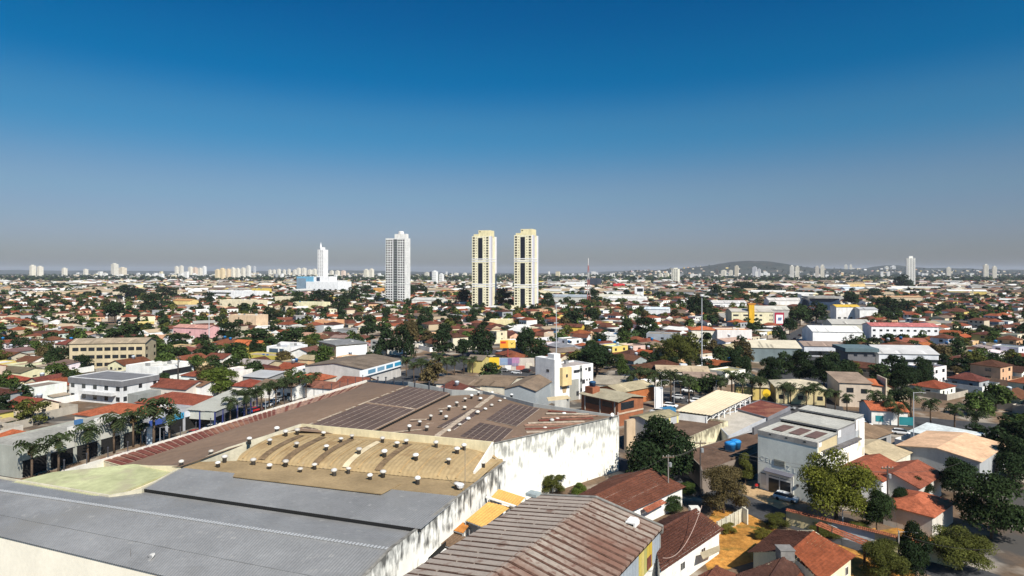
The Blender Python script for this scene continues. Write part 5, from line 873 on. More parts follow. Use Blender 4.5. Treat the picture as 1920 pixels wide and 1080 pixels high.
FL = [  # label, category, corner px, base py, right px, depth, top py, angle, wall, roof, roof colour, windows
 ('pale yellow flat building below the left twin tower', 'building', 918, 617, 960, 9, 599, -6, (.70, .62, .36), 'flat', (.5, .45, .35), [('y0', 4, 1, 1.6, 1.4, 1.4, 3)]),
 ('cream house with salmon roof line right of the billboard tree', 'house', 1020, 646, 1052, 9, 624, A1, (.72, .56, .42), 'flat', (.5, .4, .3), [('y0', 2, 1, 1.5, 1.2, 3, 3)]),
 ('low orange walled house below the right twin tower', 'house', 996, 642, 1022, 8, 628, A1, (.70, .42, .18), 'gx', T_BROWN, []),
 ('yellow two storey house left of the white cube house', 'house', 1055, 630, 1090, 9, 612, A1, (.66, .46, .08), 'gx', T_BROWN, [('y0', 3, 1, 1.4, 1.2, 3.4, 3)]),
 ('white house with two dark windows and red roof behind', 'house', 1073, 653, 1100, 10, 632, A1, (.82, .82, .82), 'gx', T_BROWN, [('y0', [(3, 4.5, 1.2, 2.0), (7, 4.5, 2.2, 1.6)])]),
 ('tall white cube house beside the dark columnar tree', 'house', 1128, 652, 1161, 11, 626, A1, (.84, .84, .84), 'flat', (.6, .55, .5), [('y0', [(5, 6.6, 5, .25)])]),
 ('lime green wall beside the dark round trees', 'wall', 1168, 664, 1196, 2, 647, A1, (.26, .44, .08), 'flat', (.4, .4, .3), []),
 ('grey industrial block with lighter right half and flat brown roof', 'building', 1212, 648, 1272, 12, 625, A1, (.32, .35, .39), 'flat', (.26, .22, .17), [('y0', 3, 1, 1.6, 1.0, 4, 3)]),
 ('large peach coloured block with one narrow window line', 'building', 429, 619, 480, 12, 590, A1, (.68, .50, .34), 'flat', (.5, .42, .33), [('y0', [(9, 6, .7, 7)])]),
 ('long pink house with stepped roof at left', 'house', 325, 632, 388, 10, 613, A1, (.70, .40, .40), 'gx', (.42, .22, .18), [('y0', 3, 1, 1.3, 1.0, 3, 3)]),
 ('orange peach house with small windows left of the dark trees', 'house', 590, 622, 628, 11, 600, A1, (.70, .38, .20), 'flat', (.5, .35, .25), [('y0', 3, 2, 1.2, 1.0, 1.5, 4)]),
 ('yellow arched shop pair with orange left half', 'shop', 324, 579, 356, 12, 563, A1, (.74, .56, .24), 'gx', (.5, .26, .1), [('y0', 2, 1, 2.2, 2.0, 2, 3)]),
 ('very long white hall with dark ribbon window at left', 'hall', 388, 560, 482, 26, 545, A1, (.80, .80, .80), 'flat', (.7, .7, .7), [('y0', [(30, 9, 34, 2)])]),
 ('cream stepped building with small windows behind the pale hall', 'building', 412, 580, 482, 16, 562, A1, (.72, .64, .46), 'flat', (.55, .5, .4), [('y0', 5, 1, 2, 1.4, 5, 3)]),
 ('cream square building left of the hospital trees', 'building', 515, 572, 553, 14, 556, A1, (.72, .64, .46), 'flat', (.5, .45, .4), [('y0', 2, 1, 2, 1.4, 4, 3)]),
 ('pale lemon long building with one round window', 'building', 550, 583, 604, 14, 566, A1, (.72, .67, .44), 'flat', (.5, .5, .4), [('y0', 2, 1, 1.8, 1.8, 4, 3)]),
 ('small yellow and orange building beside the long white hall', 'building', 472, 558, 496, 16, 541, A1, (.66, .5, .12), 'flat', (.6, .5, .3), [('y0', 3, 1, 2, 1.6, 5, 3)]),
 ('white and red roofed store left of the dark tree', 'shop', 354, 567, 384, 18, 554, A1, (.80, .78, .78), 'flat', (.5, .06, .08), []),
 ('white long shed right of the white apartment tower', 'shed', 772, 574, 826, 20, 562, A1, (.74, .72, .66), 'gx', (.5, .5, .46), []),
 ('orange walled house left of the white apartment tower', 'house', 700, 554, 712, 16, 540, A1, (.66, .34, .10), 'flat', (.5, .3, .1), []),
 ('long grey roofed hall right of the twin towers', 'hall', 1028, 572, 1102, 30, 556, A1, (.56, .55, .5), 'gx', (.33, .36, .38), [('y0', 7, 1, 5, 2.4, 2, 3)]),
 ('long pale roofed factory left of the white sign box', 'factory', 1118, 566, 1195, 44, 556, A1, (.78, .77, .74), 'gx', (.62, .58, .46), [('y0', 5, 1, 4, 2, 2, 3)]),
 ('white factory shed below the white sign box', 'shed', 1140, 569, 1210, 22, 559, A1, (.80, .79, .78), 'gx', (.66, .64, .6), []),
 ('white sign box block standing above the factory roofs', 'building', 1190, 561, 1204, 18, 538, A1, (.84, .84, .84), 'flat', (.6, .6, .6), [('y0', [(8, 14, 9, 5)])]),
 ('dark glass office block at the foot of the mast', 'office', 1102, 540, 1122, 40, 522, A1, (.05, .06, .08), 'flat', (.3, .3, .3), []),
 ('bright red roofed store on the far plain', 'shop', 1150, 545, 1167, 30, 532, A1, (.62, .04, .05), 'flat', (.6, .04, .05), []),
 ('white long factory on the plain left of the red store', 'factory', 1060, 540, 1092, 60, 529, A1, (.8, .8, .8), 'flat', (.6, .6, .6), []),
 ('low white hall with pale blue roof at right of centre', 'hall', 1208, 596, 1254, 14, 579, A1, (.74, .76, .78), 'gx', (.56, .62, .66), []),
 ('yellow roofed long store beyond the boulevard', 'shop', 1568, 602, 1612, 12, 575, -5, (.74, .72, .7), 'gx', (.62, .40, .05), [('y0', 4, 1, 2.5, 1.4, 2, 3)]),
 ('white two storey store with grey roof right of the yellow roofed store', 'shop', 1612, 604, 1646, 14, 580, -5, (.74, .74, .72), 'gx', (.42, .42, .42), [('y0', 4, 1, 2.2, 1.4, 2, 3)]),
 ('long cream roofed school block at far right', 'school', 1640, 572, 1730, 14, 557, -5, (.50, .42, .30), 'gx', (.42, .26, .15), [('y0', 9, 1, 2.5, 1.5, 3, 3)]),
 ('white store with pale blue roof beyond the dark glass hall', 'shop', 1584, 553, 1624, 24, 541, -5, (.78, .79, .8), 'gx', (.55, .62, .68), []),
 ('yellow house row on the far plain at right', 'house', 1590, 545, 1622, 24, 532, -5, (.72, .52, .24), 'gx', (.5, .36, .2), [('y0', 5, 1, 3, 2, 5, 3)]),
 ('white long store left of the dark glass hall', 'shop', 1442, 580, 1504, 18, 563, -5, (.74, .72, .70), 'gx', (.55, .52, .48), [('y0', 5, 1, 4, 2, 2, 3)]),
 ('white block beside the dark glass hall', 'building', 1503, 570, 1517, 14, 552, -5, (.82, .81, .79), 'flat', (.6, .6, .6), []),
 ('white low hall with dark windows left of the yellow hotel', 'hall', 1336, 582, 1400, 16, 568, -5, (.74, .73, .72), 'gx', (.5, .48, .46), [('y0', 5, 1, 4, 1.6, 2, 3)]),
 ('grey long shed between the hotel and the boulevard', 'shed', 1412, 606, 1480, 16, 580, -5, (.40, .38, .36), 'gx', (.50, .48, .42), []),
 ('long brown roofed house left of the yellow hotel', 'house', 1345, 596, 1374, 10, 583, -5, (.5, .35, .28), 'gx', T_BROWN, []),
 ('store with orange fascia and red base left of the boulevard', 'shop', 1345, 648, 1410, 12, 618, -4, (.70, .66, .64), 'flat', (.55, .22, .04), [('y0', 5, 1, 3, 2, .5, 3)]),
 ('house with vivid orange roof beside the orange fascia store', 'house', 1296, 646, 1346, 12, 618, -8, (.74, .7, .6), 'hip', (.42, .12, .05), []),
 ('small orange kiosk at the avenue corner', 'kiosk', 1396, 656, 1412, 5, 637, -5, (.66, .12, .03), 'flat', (.6, .15, .03), []),
 ('pale roofed open depot with teal walls by the dark trees', 'depot', 1408, 678, 1502, 18, 651, -8, (.16, .20, .21), 'gx', (.56, .50, .38), []),
 ('white warehouse with tan gable beside the boulevard', 'warehouse', 1524, 645, 1617, 20, 621, -9, (.84, .84, .84), 'gx', (.70, .69, .66), []),
 ('grey roofed hall behind the white warehouse', 'hall', 1560, 626, 1634, 18, 607, -9, (.56, .54, .46), 'gx', (.42, .40, .36), []),
 ('long white two storey building with pink red roof at right', 'building', 1634, 636, 1760, 14, 611, -9, (.78, .78, .80), 'gx', (.42, .14, .13), [('y0', 10, 2, 1.6, 1.2, 1.6, 3.4)]),
 ('long row of low shops with grey roofs and white fascia', 'shop', 1508, 668, 1586, 14, 648, -7, (.55, .57, .62), 'gx', (.30, .22, .17), [('y0', 6, 1, 4, 2.2, .5, 3)]),
 ('long white and navy striped building at right edge', 'building', 1648, 694, 1760, 18, 662, -8, (.62, .64, .68), 'gx', (.50, .49, .48), [('y0', [(14, 4.2, 26, 1.2)])]),
 ('low red roofed houses strip behind the striped building', 'house', 1660, 655, 1740, 10, 640, -8, (.7, .66, .6), 'gx', (.24, .08, .05), []),
 ('small white house left of the grey square block', 'house', 1562, 684, 1588, 9, 668, -7, (.72, .7, .66), 'gx', (.36, .3, .24), []),
]
PALT = {'flat': None}
for (lb, ct, c_, py_, pr_, L__, tp_, an, wl_, rf, rc_, ws) in FL:
    nm = {'school': 'school_block', 'office': 'office_block', 'building': 'building'}.get(ct, ct.replace(' ', '_'))
    tile = rc_[0] > 2.0*rc_[2] and rc_[0] < .5 and rf != 'flat'
    o = B(nm, lb, ct, c_, py_, pr_, L=L__, top=tp_, ang=an if an == A1 else DG(an), wall=wl_, roof=rf, rc=rc_, rm=TILE if tile else (FIBRE if rf == 'flat' else METAL), rise=1.6 if L__ < 15 else 2.6, wins=ws)
ot = B('hospital', 'blue and white stepped hospital block below the slender tower', 'hospital', 574, 553, 634, L=40, top=528, ang=A1, wall=(.80, .81, .82), rc=(.7, .7, .7), wins=[('y0', 6, 1, 5, 3, 8, 3)]); Rh, Lh, hh = ot['_dim']; zz = hh
sub(ot, 'blue_block', MB().bx(-22, 14, 2, 24, 6, zz+9), PLASTER, (.16, .40, .58)); sub(ot, 'grey_block', MB().bx(-22, -2, 1.5, 2, 6, zz+6), GLASS, (.2, .28, .36)); sub(ot, 'white_block', MB().bx(14, 48, 3, 24, zz, zz+9), PLASTER, (.82, .82, .83)); sub(ot, 'dark_window', MB().bx(20, 27, 2.8, 3, zz+1, zz+8), GLASS, (.04, .07, .12)); land('the blue hospital', (ot.location.x+20, ot.location.y, 8))
ht = B('hotel', 'cream four storey hotel with yellow tower and red framed sign', 'hotel', 1372, 616, 1450, L=16, top=584, ang=DG(-4), wall=(.70, .64, .44), roof='gx', rc=(.46, .42, .36), rm=METAL, rise=1.8, wins=[]); Rt, Lt, htz = ht['_dim']
for x, ww in ((.10, .13), (.34, .12), (.58, .06), (.70, .06), (.92, .022), (.97, .022)): wrow(ht, Rt, Lt, htz, ('y0', [(Rt*x, 3.2+3.3*j, Rt*ww, 1.3) for j in range(3)]), True, (.05, .05, .055))
sub(ht, 'yellow_tower', MB().bx(Rt*.41, Rt*.54, -.8, 3, 0, htz+5.2), PLASTER, (.66, .38, .03)); sub(ht, 'tower_cap', MB().bx(Rt*.39, Rt*.57, -1.0, 3.2, htz+5.2, htz+6.0), PLASTER, (.52, .20, .04)); sub(ht, 'sign_frame', MB().bx(Rt+.6, Rt+7.2, -1.2, -.8, 2.8, htz-.6), PAINT, (.36, .02, .05)); sf = sub(ht, 'sign_face', MB().bx(Rt+1.6, Rt+6.4, -1.3, -1.2, 4.0, htz-2.2), PAINT, (.80, .80, .82)); sub(sf, 'sign_motif', MB().slab([(Rt+2.6, -1.36, 6.2), (Rt+5.2, -1.36, 6.2), (Rt+5.6, -1.36, 8.4), (Rt+3.0, -1.36, 8.4)], down=Vector((0, .05, 0))), PAINT, (.14, .17, .30)); land('the yellow hotel', (ht.location.x+14, ht.location.y, 6))
gb = B('office_block', 'dark grey square block with six windows and teal roof slab', 'office', 1590, 694, 1640, L=14, top=659, ang=DG(-8), wall=(.14, .14, .15), roof='flat', rc=(.12, .16, .17), wins=[('y0', [(3, 6.4, 1.4, .9), (7, 6.4, 1.4, .9), (10.4, 6.4, 1.2, .9), (3, 2.8, 1.4, .8), (7, 2.8, 1.4, .8), (10.4, 2.8, 1.2, .8)])], pane=(.02, .025, .035)); Rg, Lg, hg = gb['_dim']; sub(gb, 'roof_slab', MB().bx(-1.4, Rg+1.4, -1, Lg, hg, hg+1.5), PLASTER, (.11, .16, .18)); sub(gb, 'pale_side', MB().bx(Rg, Rg+.1, .2, Lg, 0, hg-.1), PLASTER, (.62, .62, .60)); land('the dark grey square block', (gb.location.x+6, gb.location.y, 4))
dgh = B('hall', 'dark blue glass hall with overhanging curved roof', 'hall', 1518, 582, 1574, L=24, top=560, ang=DG(-6), wall=(.03, .05, .09), wm=GLASS, roof='flat', rc=(.3, .3, .3), par=.1); Rd2, Ld2, hd2 = dgh['_dim']; sub(dgh, 'roof_slab', MB().slab([(-2, 0, hd2+2.2), (4, -3, hd2+2.4), (Rd2*.8, -3.5, hd2+2.4), (Rd2+5, 2, hd2+1.8), (Rd2+3, Ld2, hd2+2.4), (0, Ld2, hd2+2.4)], 2.0), PLASTER, (.30, .29, .27)); land('the dark glass hall', (dgh.location.x+15, dgh.location.y, 6))
th = B('house', 'tan two storey house with flat brown roof behind the right palms', 'house', 1574, 762, 1634, L=13, top=716, ang=DG(-12), wall=(.54, .45, .36), roof='shed', rc=(.27, .20, .15), rm=FIBRE, rise=1.2, wins=[('y0', [(3, 5.2, 2, 1.5), (7, 5.0, 1.8, 1.4), (2, 1.8, 1.8, 1.4), (7, 1.8, 1.8, 1.4)])], frame=(.12, .14, .15)); Rz, Lz, hz_ = th['_dim']; sub(th, 'orange_roof', MB().slab([(Rz+.1, 1, hz_-.6), (Rz+4, 1, hz_-1.0), (Rz+4, 7, hz_+.2), (Rz+.1, 7, hz_+.2)], .15), TILE, (.40, .12, .05)); sub(th, 'wing', MB().bx(Rz, Rz+4.2, 1.4, 7, 0, hz_-1.2), PLASTER, (.56, .46, .36)); sub(th, 'party_wall', MB().bx(Rz+4.2, Rz+4.5, .5, 8, 0, hz_+1.4), PLASTER, (.64, .54, .42)); land('the tan two storey house', P(1600, 745, 3))
B('house', 'yellow house with pale hip roof behind the right palms', 'house', 1455, 756, 1548, L=12, h=5.4, ang=DG(-14), wall=(.60, .50, .28), roof='hip', rc=(.50, .44, .32), rm=FIBRE, rise=1.6, wins=[('y0', 3, 1, 1.6, 1.3, 1.5, 3)]); B('shop', 'yellow shop front with round yellow sign behind the cream hall', 'shop', 1380, 748, 1440, L=8, h=4.4, ang=DG(-16), wall=(.60, .46, .16), roof='gx', rc=(.42, .36, .26), rm=FIBRE, rise=1.0)
ys = thing('totem_sign', 'round yellow sign on short post by the right palms', 'sign', P(1437, 756)); sub(ys, 'disc', MB().lathe([(.02, -.15), (1.3, -.15), (1.3, .15), (.02, .15)], seg=14), PAINT, (.72, .46, .02)).rotation_euler = (PI/2, 0, 0); ys.children[0].location = (0, 0, 3.2); sub(ys, 'post', MB().bx(-.15, .15, -.1, .1, 0, 2.2), PAINT, (.5, .35, .05))
B('house', 'white house with orange porch roof and teal gate at right', 'house', 1634, 795, 1702, L=11, h=4.0, ang=DG(-14), wall=(.78, .76, .72), roof='gx', rc=(.36, .10, .045), rise=1.4, wins=[('y0', [(2, 1.6, 2, 1.6), (8.5, 1.3, 3.4, 2.2)])], pane=(.03, .22, .25))
B('shed', 'brown roofed workshop right of the sawtooth warehouse', 'shed', 1625, 870, 1672, L=17, h=5.2, ang=A2-DG(3), R=12, wall=(.34, .33, .32), roof='gx', rc=(.20, .135, .085), rm=FIBRE, rise=1.4, wins=[('y0', [(3, 3.2, 3, 2.2), (8, 3.2, 3, 2.2)])]); B('shed', 'peach roofed shed with grey edge strip at the right edge', 'shed', 1684, 884, 1760, L=18, R=14, h=5.6, ang=A2-PI/2, wall=(.36, .37, .38), roof='gy', rc=(.62, .40, .25), rm=FIBRE, rise=1.0)
B('house', 'white gabled house with red verandah roof right of the feathery tree', 'house', 1653, 948, 1700, R=11, L=9, h=4.6, ang=A2, wall=(.82, .82, .84), roof='gx', rc=(.22, .065, .035), rise=1.6, wins=[('x0', [(4, 2.6, 1.2, 1.3)]), ('y0', [(4, 2, 1.4, 1.3)])]); B('house', 'olive roofed house behind the white gabled house', 'house', 1668, 912, 1712, R=11, L=12, h=4.8, ang=A2, wall=(.7, .66, .55), roof='gx', rc=(.42, .34, .22), rm=FIBRE, rise=1.2); B('house', 'grey and red roofed house at the right edge', 'house', 1722, 958, 1790, R=12, L=8, h=4.2, ang=A2, wall=(.5, .48, .44), roof='gx', rc=(.22, .07, .04), rise=1.5)
B('house', 'orange roofed corner house at the far right below grey roof', 'house', 1748, 1010, 1800, R=10, L=7, h=3.6, ang=A2, wall=(.6, .56, .5), roof='hip', rc=(.34, .10, .05), rise=1.4)
ct_ = thing('container_tank', 'small white elevated tank box behind the cream hall', 'water tank', P(1281, 712)); sub(ct_, 'tank_body', MB().bx(-1.3, 1.3, -1.1, 1.1, 2.6, 6.2), PAINT, (.55, .58, .62)); sub(ct_, 'stand', MB().bx(-1, -.8, -.8, .8, 0, 2.6).bx(.8, 1, -.8, .8, 0, 2.6), PAINT, (.3, .3, .3))
B('shed', 'long low brown roofed shed behind the right avenue palms', 'shed', 1232, 718, 1330, L=14, h=4.6, ang=DG(-10), wall=(.6, .56, .48), roof='gx', rc=(.42, .33, .22), rm=FIBRE, rise=1.2); B('shed', 'open dark roofed garage with arched front behind palms', 'garage', 1284, 730, 1345, L=10, h=4.4, ang=DG(-10), wall=(.2, .19, .18), roof='gx', rc=(.26, .19, .15), rm=FIBRE, rise=1.2); B('shed', 'flat olive brown shed right of the white block', 'shed', 1116, 742, 1178, L=12, h=4.2, ang=DG(-12), wall=(.5, .47, .42), roof='shed', rc=(.30, .26, .20), rm=FIBRE, rise=.8)
B('fence', 'pale blue grey sheet fence along the avenue', 'fence', 1180, 745, 1222, R=None, L=.3, h=3.0, ang=DG(-10), wall=(.36, .40, .42), wm=METAL, par=.02)
# ------------------------------------------------------------------ trees
def crown_mesh(name, seed, n, size, lobes=9, lr=(.34, .5), spread=.55, zc=(.42, .78), shell=.55, flat=.5, upb=.45, aspect=.6):
    """many leaf-sized faces spread over overlapping leaf clumps; unit radius 1, unit height 1"""
    rg = np.random.default_rng(seed); a = rg.uniform(0, 2*PI, lobes); rr = spread*np.sqrt(rg.uniform(.05, 1, lobes)); zc_ = rg.uniform(zc[0], zc[1], lobes)-.12*(rr/spread)**2
    C = np.stack([rr*np.cos(a), rr*np.sin(a), zc_], 1); C[0] = (0, 0, zc[1]-.02); lrad = rg.uniform(lr[0], lr[1], lobes)
    k = rg.choice(lobes, n, p=lrad**2/np.sum(lrad**2)); d = rg.normal(size=(n, 3)); d /= np.linalg.norm(d, axis=1)[:, None]; d[:, 2] = np.where(d[:, 2] < -.45, -d[:, 2], d[:, 2])
    r = lrad[k]*(shell+(1-shell)*rg.uniform(0, 1, n)**.5)*rg.uniform(.82, 1.12, n); p = C[k]+d*r[:, None]*np.array([1, 1, flat])
    nr = d*.8+rg.normal(size=(n, 3))*.55+np.array([0, 0, upb]); nr /= np.linalg.norm(nr, axis=1)[:, None]; t = np.cross(nr, rg.normal(size=(n, 3))); t /= np.linalg.norm(t, axis=1)[:, None]; b = np.cross(nr, t)
    s = size*rg.uniform(.6, 1.4, n)[:, None]; z = np.array([1, 1, flat+.1]); q = [p+t*s*z, p+b*s*aspect*z, p-t*s*z, p-b*s*aspect*z]
    v = np.stack(q, 1).reshape(-1, 3); m_ = np.max(np.abs(v[:, :2])); v[:, :2] /= m_*.93; z0, z1 = np.percentile(v[:, 2], 1), np.percentile(v[:, 2], 99.5); v[:, 2] = v[:, 2]/z1
    return v
def mesh_np(name, v, m, k=4, col=None):
    me = bpy.data.meshes.new(name); nv = len(v); nf = nv//k; me.vertices.add(nv); me.vertices.foreach_set('co', np.asarray(v, np.float32).ravel()); me.loops.add(nv); me.loops.foreach_set('vertex_index', np.arange(nv, dtype=np.int32)); me.polygons.add(nf); me.polygons.foreach_set('loop_start', np.arange(0, nv, k, dtype=np.int32)); me.polygons.foreach_set('loop_total', np.full(nf, k, np.int32))
    me.materials.append(m); me.update(calc_edges=True)
    if col is not None: at = me.color_attributes.new('Col', 'FLOAT_COLOR', 'POINT'); at.data.foreach_set('color', np.concatenate([col, np.ones((nv, 1))], 1).astype(np.float32).ravel())
    return me
def trunk_mesh(name, seed, th=.45, r=.05, limbs=5):
    rg = random.Random(seed); m = MB(); m.tube([(0, 0, -.02), (rg.uniform(-.03, .03), rg.uniform(-.03, .03), th*.6), (rg.uniform(-.06, .06), rg.uniform(-.06, .06), th)], r, 7, r*.6)
    for i in range(limbs): a = 2*PI*i/limbs+rg.uniform(-.4, .4); e = rg.uniform(.35, .6); m.tube([(0, 0, th*.8), (e*.5*math.cos(a), e*.5*math.sin(a), th+.12), (e*math.cos(a), e*math.sin(a), th+rg.uniform(.18, .32))], r*.5, 5, r*.15)
    return m.mesh(name, BARK, True)
KIND = {'round': dict(lobes=13, lr=(.32, .48), spread=.58, zc=(.28, .80), shell=.55), 'tall': dict(lobes=12, lr=(.36, .55), spread=.42, zc=(.30, .85), shell=.55, flat=.32), 'airy': dict(lobes=26, lr=(.24, .36), spread=.70, zc=(.26, .80), shell=.3, aspect=.4, upb=.3), 'wide': dict(lobes=20, lr=(.28, .4), spread=.68, zc=(.32, .82), shell=.5, flat=.4)}
CR, TR = {}, {}
for kn, kw in KIND.items():
    for i in range(3 if kn != 'airy' else 2):
        CR[kn, 'mid', i] = mesh_np('crown', crown_mesh(kn, 100+i, 1500, .085, **kw), LEAF); CR[kn, 'near', i] = mesh_np('crown', crown_mesh(kn, 100+i, 11000 if kn != 'airy' else 22000, .038 if kn != 'airy' else .030, **kw), LEAF)
    for i in range(2): TR[kn, i] = trunk_mesh('trunk', 7+i, .42 if kn != 'tall' else .3, .05)
GREENS = {'dark': (.021, .036, .014), 'deep': (.032, .052, .018), 'green': (.058, .088, .022), 'bright': (.085, .115, .022), 'olive': (.085, .092, .022), 'brown': (.095, .074, .032), 'yellow': (.15, .135, .028), 'lime': (.115, .125, .020)}
NT = 0
def tree(kind, px, py, wpx, hpx, col='dark', lod='mid', label=None, p=None, r=None, h=None, name='tree', cat='tree', auto=True, seed=None):
    global NT
    NT += 1; i = seed if seed is not None else NT
    if p is None: p = P(px, py); r = wpx/F*p.y/2; h = hpx/F*p.y
    n = 3 if kind != 'airy' else 2
    o = mk(name, None, loc=p, rz=(i*1.7) % 6.28, scale=(r, r, h)); o.empty_display_size = .3
    c = GREENS[col]; j = random.uniform(.85, 1.18); mk('trunk', TR[kind, i % 2], o, loc=(0, 0, 0)); mk('crown', CR[kind, lod, i % n], o, tuple(x*j for x in c), loc=(0, 0, 0)); tag(o, label, cat)
    if label is None and auto:
        ks = {'round': 'round', 'tall': 'tall', 'airy': 'feathery', 'wide': 'spreading'}[kind]; cs = {'dark': 'dark green', 'deep': 'deep green', 'green': 'mid green', 'bright': 'bright green', 'olive': 'olive green', 'brown': 'brownish', 'yellow': 'yellow green', 'lime': 'lime green'}[col]
        sz = 'small ' if h < 6 else ('large ' if h > 11 else ''); AUTO.append((o, f'{sz}{cs} {ks} {cat}', cat, 'trees among the houses', (p.x, p.y)))
    occ(p, r*.75); return o
NTR = [('round', 1234, 906, 150, 122, 'dark', 'big dark bushy tree between white wall and brown roofs', 0), ('airy', 1568, 985, 148, 138, 'lime', 'large feathery yellow-green tree in front of the white side wall', 0), ('airy', 1357, 962, 92, 88, 'brown', 'dusty brown-green tree beside the road and pier wall', 1), ('tall', 1398, 908, 36, 58, 'olive', 'narrow olive tree left of the pale green front', 0), ('round', 1644, 1000, 66, 80, 'deep', 'dense dark tree at the road right of the feathery tree', 1), ('round', 1694, 880, 46, 46, 'deep', 'round dark tree below the peach roofed shed', 2), ('round', 1250, 958, 62, 30, 'deep', 'low leafy bush between the two red tiled houses', 2), ('round', 1215, 962, 50, 26, 'green', 'low shrub beside the white roof cowl', 1),
       ('airy', 1655, 1085, 90, 70, 'olive', 'thin scrubby tree in the orange yard at right', 1), ('round', 1712, 1075, 70, 95, 'dark', 'very dark tree at the bottom right edge', 0), ('tall', 1690, 975, 40, 60, 'dark', 'narrow dark tree behind the utility pole at right', 1), ('round', 1085, 928, 34, 22, 'bright', 'small bright green bush before the soot-streaked wall', 0), ('round', 1452, 908, 22, 11, 'bright', 'small clipped green bush by the shop door', 1), ('airy', 1720, 945, 60, 50, 'dark', 'dark shrub tree under the grey and red roofed house', 0), ('round', 1290, 930, 30, 26, 'green', 'small green bush at the corner of first tiled house', 2), ('round', 960, 925, 26, 16, 'olive', 'weedy bush at the far end of alley', 1), ('airy', 1430, 1010, 40, 20, 'yellow', 'dry yellow weeds clump on the orange lot', 0), ('airy', 1365, 1000, 34, 18, 'yellow', 'dry weeds against the pier wall', 1), ('airy', 1455, 990, 50, 26, 'olive', 'scrub clump at the lot corner under the road', 1), ('airy', 1550, 1005, 70, 22, 'olive', 'grey-green scrub along the garden wall', 0), ('airy', 1615, 1003, 60, 22, 'olive', 'low scrub behind the garden wall by the dark tree', 1), ('round', 1790, 940, 80, 80, 'dark', 'dark tree beyond the right edge houses', 1), ('round', 1860, 1010, 120, 120, 'deep', 'big deep green tree at far right', 2), ('airy', 1800, 1070, 120, 80, 'olive', 'scrubby olive tree at far right bottom', 0), ('round', 1900, 900, 90, 80, 'dark', 'dark rounded tree at far right edge', 0)]
for kn, px_, py_, w_, h_2, cl, lb, sd in NTR: tree(kn, px_, py_, w_, h_2, cl, 'near', lb, seed=sd, auto=False)
